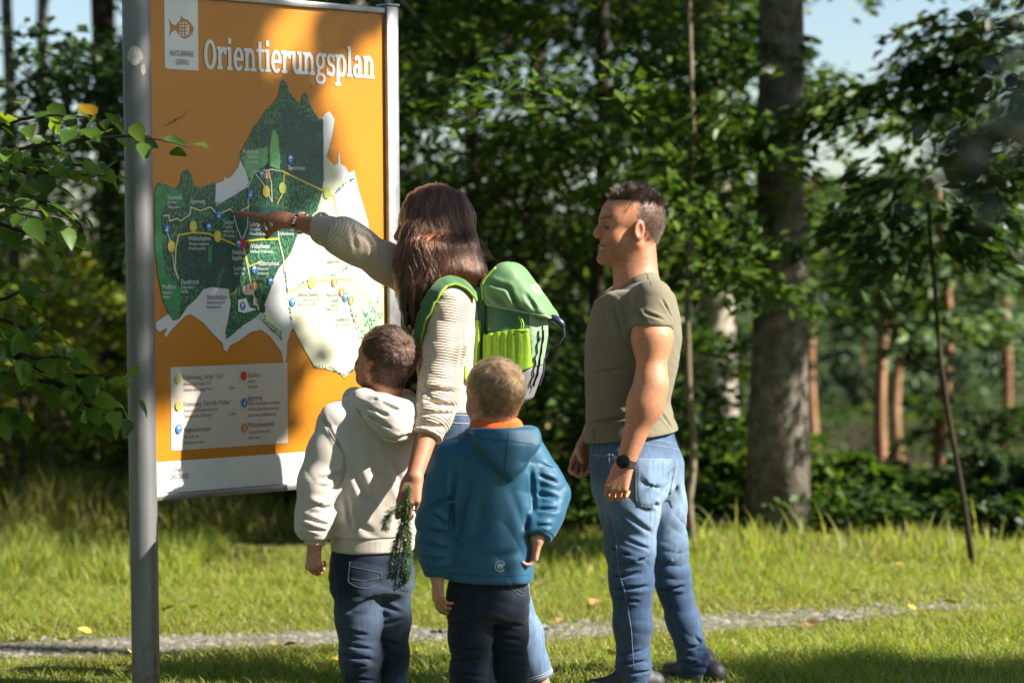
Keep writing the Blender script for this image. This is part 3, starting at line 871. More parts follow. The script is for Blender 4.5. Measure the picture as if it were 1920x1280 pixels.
    for s, x, y, x1, h in (('Erlebnisweg „Langer Teich“', 300, 618, 510, 9.5), ('Adventure trail "Langer Teich"', 302, 647, 440, 6), ('Zážitková stezka „Langer Teich“', 302, 676, 448, 6), ('3 km', 527, 667, 560, 8), ('Erlebnisweg „Tiere des Waldes“', 303, 752, 540, 9.5), ('Adventure trail "Animals of the Forest"', 303, 780, 480, 6), ('Zážitková stezka „Zvířata lesa“', 303, 808, 445, 6), ('3 km', 529, 797, 562, 8), ('Regenunterstand', 306, 880, 437, 9.5), ('Safe in the rain', 306, 910, 378, 6), ('Přístřešek proti dešti', 306, 941, 403, 6),
                           ('Standort', 624, 606, 688, 9.5), ('position', 624, 632, 660, 6), ('Stanoviště', 624, 660, 672, 6), ('Jägersteig', 624, 720, 697, 9.5), ('Weg für Kinderwagen nicht geeignet', 625, 745, 785, 6), ('Way not suitable for baby carriages', 626, 773, 780, 6), ('Není vhodné pro dětský kočárek', 626, 803, 768, 6), ('Müllsammelstelle', 627, 856, 756, 9.5), ('Garbage collection point', 627, 886, 734, 6), ('Sběrné místo', 628, 915, 686, 6)):
        a, b = Z3(x, y); c_, _ = Z3(x1, y)
        text(s, a, b, c_, h, M_bn, L + .0012)
    text('Die', *Z3(256, 1078), Z3(288, 1078)[0], 9, M_bn, L + .0012)
    text('ZiRKuSBAND', *Z3(234, 1116), Z3(330, 1116)[0], 10, M_bn, L + .0012)
    track([Z3(272, 1124), Z3(305, 1120)], 1.0, M_bn, L + .0012, 'logo_underline')
    # a twig stuck on the print and a few specks
    m = MB(); m.tube([bpt(*uz(*Z1(205, 632)), L + .004), bpt(*uz(*Z1(255, 608)), L + .004), bpt(*uz(*Z1(300, 580)), L + .006), bpt(*uz(*Z1(326, 540)), L + .008)], [.0006, .0009, .0008, .0004], 5)
    m.tube([bpt(*uz(*Z1(258, 608)), L + .004), bpt(*uz(*Z1(262, 588)), L + .006)], [.002, .001], 5)
    tag(m.build('dry_twig', simple('dry_twig', (.06, .03, .02), .9)), 'thin dry twig stuck to the orange board near the leaf', 'twig')
    m = MB()
    for x, y in ((692, 175), (940, 436), (344, 177), (1012, 215)):
        u, z = uz(*Z1(x, y)); s_ = .0022
        m.tube([bpt(u - s_, z, L + .0015), bpt(u, z, L + .0035), bpt(u + s_, z + .001, L + .0015)], [.0006, .0016, .0006], 6)
    tag(m.build('print_specks', M_bk, panel), kind='stuff')
    return root


build_board()
print('board', round(time.time() - T0, 1))
# ================================================================ trees and shrubs
SV = np.array(SUN_TO)
E1 = nrm(np.cross(SV, (0, 0, 1))); E2 = np.cross(E1, SV)


def sun_uv(p):
    p = np.asarray(p, float)
    return np.array((p @ E1, p @ E2))


# sunlit spots in the wood: no boughs grow across their sun lines
OPEN = [(ground_at(px, Y) + V3(0, 0, z), r) for px, Y, z, r in ((30, 15.4, 1.1, .18), (80, 15.4, 1.2, .22), (130, 15.3, 1.1, .22), (195, 15.6, 1.2, .22), (160, 15.4, .7, .15), (60, 15.4, .7, .15))]


def shades(p):
    u = sun_uv(p); d = np.asarray(p) @ SV
    return any(d > q @ SV + .5 and np.linalg.norm(u - sun_uv(q)) < r + .16 for q, r in OPEN)




def bark_mat(name, cols, scale=10, stretch=.2, bstr=.6):
    m, n, l, b = newmat(name)
    t = noise(n, l, scale, 6, .65, mapping=(1, 1, stretch), dist=.4)
    r = ramp(n, cols); l.new(t.outputs[0], r.inputs[0])
    t2 = noise(n, l, 2.2, 4); r2 = ramp(n, [(.4, (.75, .78, .72)), (.62, (1.12, 1.1, 1.08))]); l.new(t2.outputs[0], r2.inputs[0])
    c = mixc(n, l, 1, r.outputs[0], r2.outputs[0], 'MULTIPLY')
    l.new(c, b.inputs['Base Color']); b.inputs['Roughness'].default_value = .9; b.inputs['Specular IOR Level'].default_value = .15
    bump(n, l, b, t.outputs[0], bstr, .02)
    return m


M_beech = bark_mat('bark_beech', [(.3, (.045, .038, .032)), (.5, (.125, .11, .092)), (.7, (.23, .205, .175))], 13, .9, .8)
M_pine = bark_mat('bark_pine', [(.3, (.12, .062, .036)), (.5, (.26, .14, .078)), (.7, (.40, .235, .14))], 16, .15, .7)
M_dark = bark_mat('bark_dark', [(.3, (.022, .017, .012)), (.6, (.055, .044, .032))], 14, .2)
M_leaf = leaf_mat('tree_leaf', None, .42)
M_needle = leaf_mat('tree_needle', None, .15)

GREENS = np.array(((.052, .100, .015), (.080, .135, .019), (.036, .078, .013), (.125, .180, .029), (.066, .118, .017)))
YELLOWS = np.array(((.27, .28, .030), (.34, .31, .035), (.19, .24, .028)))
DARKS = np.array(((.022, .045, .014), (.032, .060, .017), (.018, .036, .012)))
SPRUCE = np.array(((.050, .085, .034), (.070, .110, .045), (.040, .066, .028)))  # needle tones lightened to stand in for distance haze


def sprays_mesh(name, B, D, L, W, nl, leaf, pal, seed, droop=.22, flat=.5, aspect=.55):
    """leafy sprays: B base points, D directions, L lengths, W half width; nl leaves each; one mesh"""
    r2 = np.random.default_rng(seed)
    B, D = np.asarray(B, float), np.asarray(D, float)
    D /= np.linalg.norm(D, axis=1)[:, None]
    n_ = len(B); tot = n_ * nl
    up = np.array((0, 0, 1.))
    S = np.cross(D, up); S /= np.linalg.norm(S, axis=1)[:, None] + 1e-6
    Nn = np.cross(S, D)
    idx = np.repeat(np.arange(n_), nl)
    t = r2.random(tot) ** .8 * .95 + .05
    s = r2.uniform(-1, 1, tot)
    Lr, Wr = np.asarray(L, float)[idx], np.asarray(W, float)[idx]
    wt = Wr * np.sin(np.clip(t * 1.05, .08, 1) * math.pi * .93) ** .7
    # leaves sit on side twigs: quantise t a little
    t = t + .02 * np.sin(t * 40)
    pos = B[idx] + D[idx] * (t * Lr)[:, None] + S[idx] * (s * wt)[:, None] + Nn[idx] * (r2.normal(0, .06, tot) * Lr)[:, None]
    pos[:, 2] -= droop * Lr * t ** 2 + .10 * Lr * s * s
    ld = D[idx] * (.7 + .3 * r2.random(tot))[:, None] + S[idx] * (np.sign(s) * r2.uniform(.2, 1, tot))[:, None] + r2.normal(0, .3, (tot, 3)); ld[:, 2] -= .35
    ld /= np.linalg.norm(ld, axis=1)[:, None]
    nr = up[None] * (1 - flat * 0) + r2.normal(0, flat, (tot, 3)) + D[idx] * .15
    ls = np.cross(ld, nr); ls /= np.linalg.norm(ls, axis=1)[:, None] + 1e-6
    ln = np.cross(ls, ld)
    ll = leaf * r2.uniform(.65, 1.25, tot)
    w = ll * aspect / 2
    a = pos; tip = pos + ld * ll[:, None]
    m1 = pos + ld * (ll * .42)[:, None] + ls * w[:, None] + ln * (w * .25)[:, None]
    m2 = pos + ld * (ll * .42)[:, None] - ls * w[:, None] + ln * (w * .25)[:, None]
    V = np.stack([a, m1, tip, m2], 1).reshape(-1, 3)
    k = np.arange(tot) * 4
    F = np.concatenate([np.stack([k, k + 1, k + 2], 1), np.stack([k, k + 2, k + 3], 1)])
    me = np_mesh(name, V, F, False)
    pal = np.asarray(pal)
    sp = r2.integers(0, len(pal), n_)[idx]
    c = np.where((r2.random(tot) < .6)[:, None], pal[sp], pal[r2.integers(0, len(pal), tot)]) * r2.uniform(.7, 1.25, (tot, 1))
    set_col(me, np.repeat(c, 4, 0))
    return me


def trunk_pts(base, top, bend=.05, n=14, seed=0):
    r2 = np.random.default_rng(seed)
    pts = [mid(base, top, t) for t in np.linspace(0, 1, n)]
    a, b = r2.uniform(0, 6, 2)
    return [p + V3(bend * math.sin(a + i * .5), bend * math.cos(b + i * .45), 0) * min(1, i / 3) for i, p in enumerate(pts)]


def rough_tube(m, pts, rad, n, seed, amp=.06):
    r2 = np.random.default_rng(seed)
    start = len(m.v)
    m.tube(pts, rad, n)
    k = len(pts) * n
    for i in range(k):
        v = np.array(m.v[start + i]); c = pts[i // n]
        f = 1 + amp * (math.sin(i % n * 2 * math.pi / n * 3 + seed) * .5 + r2.normal(0, .5))
        m.v[start + i] = tuple(np.asarray(c) + (v - np.asarray(c)) * f)


def crown_points(base, z0, z1, r0, n_, seed, inner=.2, keep=None):
    """spray bases round a trunk with outward directions"""
    r2 = np.random.default_rng(seed)
    B, D, L = [], [], []
    tries = 0
    while len(B) < n_ and tries < n_ * 30:
        tries += 1
        z = r2.uniform(z0, z1); a = r2.uniform(0, 2 * math.pi)
        prof = math.sin(min(1, .25 + (z - z0) / (z1 - z0) * .75) * math.pi) ** .5 if z1 - z0 > 3 else 1
        r = r0 * prof * r2.uniform(inner, 1)
        p = np.array((base[0] + r * math.cos(a), base[1] + r * math.sin(a), z))
        if keep is not None and not keep(p):
            continue
        B.append(p); D.append((math.cos(a), math.sin(a), r2.uniform(-.25, .25))); L.append(r2.uniform(.7, 1.35))
    return np.array(B), np.array(D), np.array(L)


def tree(name, label, base, height, r, bark, crowns, cat='tree', group=None, seed=0, lean=(0, 0), limbs=True, rbase=1.25, nside=14, bend=.05):
    """crowns: list of (part name, B, D, L, W, nl, leaf, palette, droop, material)"""
    base = np.asarray(base, float)
    root = empty(name, (base[0], base[1], 0))
    tag(root, label, cat, group)
    top = np.array((base[0] + lean[0], base[1] + lean[1], height))
    pts = trunk_pts(np.array((base[0], base[1], float(ground_z(base[0], base[1])) - .05)), top, bend, 16, seed)
    rad = [r * (rbase if i == 0 else (1 + (rbase - 1) * .4 if i == 1 else 1)) * (1 - .62 * i / 15) for i in range(16)]
    m = MB(); rough_tube(m, pts, rad, nside, seed, .045)
    m.build('trunk', bark, root)
    for k, (pn, B, D, L, W, nl, leaf, pal, droop, mat) in enumerate(crowns):
        if not len(B):
            continue
        me = sprays_mesh(pn, B, D, L, W, nl, leaf, pal, seed * 10 + k, droop)
        link(pn, me, mat, root)
        if limbs:
            mb = MB()
            step = max(1, len(B) // 26)
            for p, d, l_ in list(zip(B, D, L))[::step]:
                z = max(.4, p[2] - .5 * math.hypot(p[0] - base[0], p[1] - base[1]))
                i = min(14, max(0, int(z / height * 15)))
                a = pts[i]
                d = np.asarray(d) / np.linalg.norm(d)
                q = p + d * l_ * .8 - V3(0, 0, .16 * l_)
                c_ = mid(a, p, .5) + V3(0, 0, .12)
                rr = max(.005, r * .05)
                mb.tube([a, c_, p, q], [rr * 1.6, rr * 1.2, rr, .003], 5)
            mb.build('branches', M_dark, root)
    return root


# open places in the wood where the sky or the far clearing shows between the trees
GAPS = [(-120, 215, -80, 22), (-120, 60, 188, 222), (1528, 1640, 20, 140), (1660, 1770, -80, 60), (1520, 1600, 200, 372), (1615, 1730, 265, 372), (985, 1085, 55, 135), (975, 1010, 150, 215), (845, 885, 130, 180), (1080, 1135, 270, 335), (1160, 1190, 50, 80), (1395, 1420, 60, 230), (1285, 1412, 500, 880), (1150, 1180, 115, 150), (905, 925, 90, 120)]


def in_gap(p):
    x, y = px_of(p)
    return any(a < x < b and c < y < d for a, b, c, d in GAPS)


def LW(L, k=.42):
    return np.asarray(L) * k


def fol(base, z0, z1, r0, n_, seed, pal=GREENS, leaf=.085, nl=200, droop=.22, keep=None, name='crown', k=.42, scale=1.0, inner=.2, mat=None):
    B, D, L = crown_points(base, z0, z1, r0, n_, seed, inner, keep)
    L = L * scale; scale = 1.0
    ok = [i for i in range(len(B)) if not any(in_gap(q) or shades(q) for q in (B[i] + D[i] * L[i] * t - V3(0, 0, droop * L[i] * t * t) for t in (0, .35, .7, 1)))]
    B, D, L = B[ok], D[ok], L[ok]
    return (name, B, D, L * scale, LW(L * scale, k), nl, leaf, pal, droop, mat or M_leaf)


def px_of(p):
    """pixel of a world point (for keeping sky gaps as in the wood)"""
    v = cam_rot.transposed() @ Vector((p[0], p[1], p[2] - CAM_H))
    return 960 + F_PX * v.x / -v.z, 640 - F_PX * v.y / -v.z


def build_trees():
    g = lambda px, Y: ground_at(px, Y)
    # the thick trunk behind the man
    b = g(1455, 12.9)
    keep1 = lambda p: (lambda q: not (1510 < q[0] < 1790 and q[1] < 430 and q[1] > 210))(px_of(p))
    tree('beech_tree', 'thick beech trunk, half in shadow, behind the man', b, 13, .138, M_beech,
         [fol(b, 2.2, 5.0, 2.1, 70, 1, GREENS, .085, 190, keep=lambda p: px_of(p)[0] < 1560 or px_of(p)[1] < 150), fol(b, 5.5, 11, 2.8, 34, 2, GREENS, .17, 120, .2, scale=1.5)], seed=3, lean=(.10, .3), rbase=1.35, nside=20, bend=.02, limbs=False)
    b = g(1350, 16.8)
    tree('beech_tree', 'pale grey beech trunk standing just right of the man', b, 13, .125, bark_mat('bark_pale', [(.3, (.26, .225, .18)), (.5, (.38, .34, .28)), (.7, (.50, .45, .38))], 10, .8, .3),
         [fol(b, 2.6, 4.6, 2.0, 40, 5, GREENS, .09, 180), fol(b, 6.5, 11, 2.6, 22, 6, GREENS, .18, 110, .2, scale=1.5)], seed=7, lean=(-.1, .2), rbase=1.2, nside=18, bend=.02, limbs=False)
    b = g(1005, 21)
    tree('beech_tree', 'slim pale trunk seen below the green rucksack', b, 11, .075, M_beech, [fol(b, 3.4, 9, 2.4, 30, 9, GREENS, .16, 110, .2, scale=1.5)], seed=9)
    b = g(648, 15.5)
    tree('beech_tree', 'pale trunk showing above the top edge of the board', b, 13, .16, M_beech, [fol(b, 5.5, 8, 1.8, 10, 11, GREENS, .16, 120)], seed=11)
    # leafy trees that fill the middle, their trunks hidden behind the people
    for i, (px, Y, z0, n_, r0, lab) in enumerate(((900, 14.2, 1.9, 95, 1.9, 'leafy beech behind the woman with low sunlit branches'), (1120, 14.8, 1.9, 95, 2.0, 'leafy beech behind the rucksack with layered branches'), (1010, 18.5, 1.2, 100, 2.6, 'darker leafy tree deeper in the wood between the adults'),
                                          (1240, 19.5, 1.4, 100, 2.6, 'darker leafy tree deeper in the wood behind the man\'s head'), (760, 19.0, 1.2, 60, 2.2, 'darker leafy tree deeper in the wood beside the board'))):
        b = g(px, Y)
        tree('leafy_tree', lab, b, 6.5, .05, M_dark, [fol(b, z0, 3.7 if Y < 16 else 4.3, r0, int(n_ * (.85 if Y < 16 else .75)), 20 + i, np.concatenate([GREENS, DARKS[:2] * 1.3]) if Y < 16 else np.concatenate([DARKS, GREENS]), .085 if Y < 16 else .11, 190)] + ([fol(b, 4.3, 7.2, 2.4, 36, 40 + i, GREENS, .16, 120, .2, scale=1.4)] if px > 800 else []), seed=20 + i, group='leafy trees in the middle of the wood')  # upper sprays lie above the view, added to darken the wood
    # leaves hanging before the thick trunk and across the sky, from a tree just out of the frame
    b = g(2060, 13.3)
    r2 = np.random.default_rng(71)
    Bp, Dd, Lg = [], [], []
    for x, y, n_, sx, sy in ((1452, 150, 16, 60, 140), (1440, 420, 9, 45, 50), (1600, 185, 5, 40, 20), (1700, 195, 10, 50, 28), (1810, 120, 12, 50, 50), (1885, 60, 16, 45, 60), (1870, 170, 10, 50, 40)):
        for k in range(n_):
            p = P(r2.normal(x, sx), r2.normal(y, sy), 12.45 + r2.uniform(-.15, .25)); a = math.pi + r2.normal(0, .7)
            Bp.append(p); Dd.append((math.cos(a), math.sin(a) * .5, r2.uniform(-.35, .1))); Lg.append(r2.uniform(.22, .5))
    Lg = np.array(Lg)
    tree('leafy_tree', 'leafy boughs hanging in at upper right before the thick trunk', b, 8, .09, M_dark, [('crown', np.array(Bp), np.array(Dd), Lg, LW(Lg, .42), 42, .085, np.concatenate([GREENS, DARKS]), .25, M_leaf)], seed=72, limbs=False)
    m = MB()
    o_ = bpy.data.objects[[o.name for o in C.objects if o.get('label', '').startswith('leafy boughs')][0]]
    for path in ([(2060, 60), (1900, 95), (1780, 130), (1660, 180), (1560, 200)], [(2060, 150), (1930, 160), (1850, 180), (1760, 200)]):
        m.tube([P(x, y, 12.5) for x, y in path], list(np.linspace(.012, .003, len(path))), 6)
    m.build('branches', M_dark, o_)
    # sapling stems
    root = empty('sapling', g(1292, 12.4)); tag(root, 'slender wavy sapling stem between the man and the pale trunk', 'sapling')
    pts = [P(x, y, 12.4) for x, y in ((1290, 1048), (1296, 990), (1291, 940), (1299, 880), (1300, 810), (1292, 740), (1290, 660), (1288, 580), (1292, 500), (1296, 400), (1300, 250), (1290, -60))]
    m = MB(); m.tube(pts, list(np.linspace(.023, .012, 12)), 8); m.build('trunk', bark_mat('bark_sapling', [(.3, (.10, .075, .05)), (.7, (.24, .19, .13))], 20, .3), root)
    Bp = np.array([P(x, y, 12.4 + d) for x, y, d in ((1290, 500, 0), (1285, 470, .2), (1300, 430, -.2), (1292, 380, .1), (1300, 300, 0), (1280, 350, -.1), (1310, 480, .1), (1290, 250, .2))])
    Dd = np.array([(math.cos(a), math.sin(a), -.1) for a in np.linspace(0, 6.0, 8)]); Lg = np.full(8, .65)
    link('crown', sprays_mesh('crown', Bp, Dd, Lg, LW(Lg), 120, .085, GREENS, 77), M_leaf, root)
    root = empty('sapling', g(1815, 11.6)); tag(root, 'leaning dark sapling with broad leaves at the edge of the clearing', 'sapling')
    pts = [P(x, y, 11.6) for x, y in ((1826, 1078), (1810, 960), (1800, 900), (1788, 830), (1775, 760), (1764, 680), (1757, 600), (1752, 540), (1745, 450), (1740, 380))]
    m = MB(); m.tube(pts, list(np.linspace(.016, .009, len(pts))), 8); m.build('trunk', M_dark, root)
    r2 = np.random.default_rng(91)
    Bp, Dd = [], []
    for k in range(44):
        x, y = r2.normal(1748, 55), r2.uniform(285, 480); Bp.append(P(x, y, 11.6 + r2.uniform(-.35, .35))); a = math.atan2(0, x - 1745) + r2.uniform(-.9, .9); Dd.append((math.cos(a), math.sin(a), r2.uniform(-.3, .1)))
    Lg = r2.uniform(.20, .36, 44)
    link('crown', sprays_mesh('crown', Bp, Dd, Lg, LW(Lg, .5), 26, .125, DARKS * 1.2, 92, .3, .6, .5), M_leaf, root)
    # red-barked pines far right
    for i, (px, Y, r, h, lab) in enumerate(((1524, 23, .06, 2.3, 'slim reddish pine trunk just right of the thick beech'), (1657, 20, .062, 2.2, 'sunlit orange pine trunk in the middle of the far clearing'), (1684, 24, .06, 2.4, 'dull red pine trunk right of the sunlit orange one'), 
                                       (1770, 17.5, .062, 2.0, 'bright orange pine trunk behind the leaning sapling'), (1884, 24, .06, 2.9, 'dark pine trunk with an orange patch near the frame edge'), (1610, 33, .07, 2.5, 'faint far pine trunk in the hazy gap'))):
        b = g(px, Y)
        r3 = np.random.default_rng(900 + i)
        top = h
        n_ = 34
        a = r3.uniform(0, 6.28, n_); z = r3.uniform(1.05 * Y / 20, top, n_); rr_ = np.full(n_, .06)
        B = np.stack([b[0] + rr_ * np.cos(a), b[1] + rr_ * np.sin(a), z], 1); D = np.stack([np.cos(a), np.sin(a), r3.uniform(-.2, .35, n_)], 1); L = r3.uniform(.4, .85, n_) * (1.15 - .6 * (z - 1.2) / (top - 1.0))
        up = ('crown', B, D, L, LW(L, .38), 75, .11, np.concatenate([SPRUCE * 1.6, GREENS[:2]]), .12, M_needle)
        tree('pine_tree', lab, b, h, r, M_pine, [up], seed=60 + i, group='red-barked pines', rbase=1.7 if px == 1770 else 1.2, bend=.03, limbs=False)
    # dead branch fork on the sunlit pine
    # left side trunks
    for px, Y, r, lab in ((22, 20, .058, 'pale slim trunk at the very left edge of the wood'), (97, 21, .062, 'pale slim trunk left of the metal post, second from the edge'), (180, 24, .07, 'brown leaning trunk in the shade close to the metal post')):
        b = g(px, Y)
        tree('slim_tree', lab, b, 11, r, M_beech if px < 150 else M_dark, [fol(b, 4.2, 9, 1.4, 8, 300 + px, GREENS, .15, 110, .2, scale=1.4)], seed=80 + px, lean=(.35 if px == 180 else 0, 0))
    # tree with dark leaves against the sky, top left
    b = g(-60, 13.5)
    tree('leafy_tree', 'tree with dark leaves against the bright sky at upper left', b, 12, .10, M_dark, [fol(b, 2.15, 2.95, 1.6, 60, 401, DARKS * 1.3, .085, 130, keep=lambda p: px_of(p)[1] > 60 and px_of(p)[0] < 270)], seed=90)
    b = g(205, 16.5)
    tree('leafy_tree', 'leafy tree standing behind the metal post', b, 12, .09, M_dark, [fol(b, 2.0, 3.6, 1.0, 26, 405, GREENS, .09, 170, keep=lambda p: px_of(p)[0] > 95 + .25 * px_of(p)[1] * 0)], seed=91)
    # yellow-green shrubs on the left, shrubs on the right
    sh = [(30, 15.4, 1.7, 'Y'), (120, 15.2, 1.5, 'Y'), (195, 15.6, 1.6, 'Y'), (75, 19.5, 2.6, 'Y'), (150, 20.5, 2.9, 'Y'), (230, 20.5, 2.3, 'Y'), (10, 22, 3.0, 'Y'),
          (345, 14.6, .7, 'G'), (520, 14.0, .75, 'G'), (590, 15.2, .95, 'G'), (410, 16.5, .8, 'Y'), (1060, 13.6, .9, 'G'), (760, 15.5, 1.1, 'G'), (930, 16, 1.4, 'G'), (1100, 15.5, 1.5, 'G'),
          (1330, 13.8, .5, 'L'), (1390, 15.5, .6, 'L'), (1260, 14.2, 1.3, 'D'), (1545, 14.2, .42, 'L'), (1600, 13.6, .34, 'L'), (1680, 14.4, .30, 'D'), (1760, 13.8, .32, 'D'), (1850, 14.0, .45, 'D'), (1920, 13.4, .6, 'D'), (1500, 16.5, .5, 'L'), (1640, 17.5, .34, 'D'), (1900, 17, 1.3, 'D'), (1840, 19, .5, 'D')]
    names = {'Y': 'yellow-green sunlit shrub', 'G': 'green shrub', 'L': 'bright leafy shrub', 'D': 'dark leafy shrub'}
    where = ['at the far left edge of the picture', 'just left of the metal post, low', 'partly hidden by the metal post', 'second from the left edge, taller', 'tall, left of the metal post', 'tall, directly behind the metal post', 'tallest, at the left edge',
             'under the left half of the board', 'under the board beside the hoodie boy', 'just left of the hoodie boy', 'far behind the board\'s lower edge', 'between the blue jacket and the man', 'behind the hoodie boy', 'behind the blue jacket boy', 'behind the man\'s hanging hand',
             'at the foot of the wavy sapling', 'at the foot of the pale grey trunk', 'behind the man\'s legs', 'right of the thick trunk', 'low, second right of the thick trunk', 'under the sunlit orange pine', 'left of the leaning sapling\'s foot', 'right of the leaning sapling\'s foot', 'at the right edge of the picture', 'close behind the thick trunk', 'deep behind the sunlit pine', 'tall, at the right edge', 'tall, beyond the leaning sapling']
    for i, ((px, Y, h, k), wh) in enumerate(zip(sh, where)):
        b = g(px, Y)
        r3 = np.random.default_rng(500 + i)
        n_ = int(26 * (.6 + h * .5))
        a = r3.uniform(0, 6.28, n_); rr = h * .42 * np.sqrt(r3.random(n_)); gz = float(ground_z(b[0], b[1])); z = gz + r3.uniform(.05, .8, n_) * h
        B = np.stack([b[0] + rr * np.cos(a), b[1] + rr * np.sin(a), z], 1); D = np.stack([np.cos(a), np.sin(a), r3.uniform(.1, .9, n_)], 1); L = h * r3.uniform(.3, .5, n_)
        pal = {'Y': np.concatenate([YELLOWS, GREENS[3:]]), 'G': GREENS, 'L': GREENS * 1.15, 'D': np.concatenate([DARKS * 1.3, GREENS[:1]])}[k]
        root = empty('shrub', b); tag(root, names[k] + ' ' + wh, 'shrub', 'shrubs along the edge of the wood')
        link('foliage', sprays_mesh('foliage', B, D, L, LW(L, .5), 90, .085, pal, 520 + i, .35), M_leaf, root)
        m = MB()
        for j in range(0, n_, 4):
            m.tube([(b[0], b[1], gz), mid((b[0], b[1], gz), B[j], .6), B[j] + D[j] * L[j] * .5], [.014, .009, .003], 5)
        m.build('stems', M_dark, root)
    # distant young spruces: one built, the rest copied
    def spruce_mesh(seed, h):
        r3 = np.random.default_rng(seed)
        B, D, L = [], [], []
        for z in np.linspace(.15, h * .96, int(h * 5)):
            w = (1 - z / h) * h * .26 + .08
            for k in range(7):
                a = r3.uniform(0, 6.28); B.append((0, 0, z)); D.append((math.cos(a), math.sin(a), -.12)); L.append(w * r3.uniform(.8, 1.15))
        return sprays_mesh('crown', B, D, np.array(L), np.array(L) * .28, 26, .17, SPRUCE * 1.5, seed, .18, .5, .38)
    sm = [spruce_mesh(600 + k, h) for k, h in enumerate((1.9, 2.4, 3.0))]
    mt = MB(); mt.tube([(0, 0, -.05), (0, 0, 1), (0, 0, 2)], [.07, .05, .02], 8); t0 = bpy.data.meshes.new('trunk'); t0.from_pydata(mt.v, [], mt.f); t0.materials.append(M_dark)
    for me in sm:
        me.materials.append(M_needle)
    r3 = random.Random(61)
    spots = []
    for k in range(44):
        Y = r3.uniform(27, 60); px = r3.uniform(-150, 2080)
        if 1500 < px < 1800:
            Y = r3.uniform(40, 62)
        spots.append((px, Y, r3.choice((0, 1, 2)) if not 1500 < px < 1800 else 0))
    spots += [(r3.uniform(1470, 1960), r3.uniform(30, 42), r3.choice((0, 0, 1))) for k in range(12)]
    for i, (px, Y, k) in enumerate(sorted(spots)):
        b = g(px, Y)
        b[2] = float(ground_z(b[0], b[1])); root = empty('spruce_tree', b); tag(root, 'young spruce in the blurred far background of the wood', 'tree', 'far young spruces')
        c = bpy.data.objects.new('crown', sm[k]); C.objects.link(c); c.parent = root; c.rotation_euler = (0, 0, r3.uniform(0, 6.28)); s = r3.uniform(.8, 1.25); c.scale = (s, s, s)
        t = bpy.data.objects.new('trunk', t0); C.objects.link(t); t.parent = root


def build_guards():
    """green tree guards on stakes in the meadow"""
    m, n, l, b = newmat('green_plastic_guard')
    b.inputs['Base Color'].default_value = (.05, .22, .11, 1); b.inputs['Roughness'].default_value = .4
    M_st = simple('stake_wood', (.07, .055, .04), .9, nscale=30)
    for px, top, bot, Y, lab in ((121, 968, 1048, 14.4, 'green plastic tree guard tube left of the metal post'), (62, 990, 1050, 14.8, 'small green tree guard tube near the left edge'), (459, 965, 1040, 14.2, 'green plastic tree guard tube under the board')):
        a, c = P(px, bot, Y), P(px, top, Y); a[2] = 0
        root = empty('tree_guard', a); tag(root, lab, 'tree guard', 'tree guards in the meadow')
        mm = MB(); N_ = 14
        r_ = .040
        vs = [(a[0] + rr * math.cos(t), Y + rr * math.sin(t), z) for rr, z in ((r_, 0), (r_, c[2]), (r_ - .003, c[2]), (r_ - .003, 0)) for t in np.linspace(0, 2 * math.pi, N_, endpoint=False)]
        mm.add(vs, [(j * N_ + k, j * N_ + (k + 1) % N_, (j + 1) * N_ + (k + 1) % N_, (j + 1) * N_ + k) for j in range(3) for k in range(N_)])
        mm.build('tube', m, root)
        mm = MB(); x0 = a[0] - .06
        hgt = 1.35 if px > 400 else .9
        mm.tube([(x0 + .01, Y, -.1), (x0, Y, .5), (x0 - .02, Y, hgt)], [.022, .02, .018], 8); mm.build('stake', M_st, root)


def build_undergrowth():
    r3 = np.random.default_rng(441)
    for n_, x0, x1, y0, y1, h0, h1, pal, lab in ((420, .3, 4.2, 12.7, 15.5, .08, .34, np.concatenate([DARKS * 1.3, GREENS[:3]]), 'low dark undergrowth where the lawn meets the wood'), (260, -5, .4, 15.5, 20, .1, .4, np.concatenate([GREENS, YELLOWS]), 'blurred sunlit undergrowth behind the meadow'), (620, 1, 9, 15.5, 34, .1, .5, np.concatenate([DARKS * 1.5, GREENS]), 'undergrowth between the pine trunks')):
        x = r3.uniform(x0, x1, n_); y = r3.uniform(y0, y1, n_); a = r3.uniform(0, 6.28, n_); h = r3.uniform(h0, h1, n_)
        B = np.stack([x, y, ground_z(x, y) + h * .35], 1); D = np.stack([np.cos(a), np.sin(a), r3.uniform(.2, 1.2, n_)], 1)
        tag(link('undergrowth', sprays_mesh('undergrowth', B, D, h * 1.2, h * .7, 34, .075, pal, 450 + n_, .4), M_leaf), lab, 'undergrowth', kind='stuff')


build_trees()
build_guards()
build_undergrowth()
print('trees', round(time.time() - T0, 1))
# ================================================================ branches reaching into the picture, and the unseen trees added to shade the scene
LEAFV = [(0, 0, 0), (.20, .12, .03), (.30, .32, .06), (.27, .55, .05), (.16, .78, .02), (0, 1.0, -.05), (-.16, .78, .02), (-.27, .55, .05), (-.30, .32, .06), (-.20, .12, .03), (0, .30, -.02), (0, .60, -.02)]
LEAFF = [(0, 1, 10), (1, 2, 10), (2, 3, 11, 10), (3, 4, 11), (4, 5, 11), (5, 6, 11), (6, 7, 11), (7, 8, 10, 11), (8, 9, 10), (9, 0, 10)]


def leaf_meshes():
    r3 = random.Random(2)
    out = []
    for k in range(5):
        me = bpy.data.meshes.new('leaf')
        cu = r3.uniform(.05, .25)
        me.from_pydata([(x * r3.uniform(.85, 1.15), y, z - cu * y * y + r3.uniform(-.015, .015)) for x, y, z in LEAFV], [], LEAFF)
        me.update(); me.polygons.foreach_set('use_smooth', np.ones(len(me.polygons), dtype=bool))
        out.append(me)
    return out


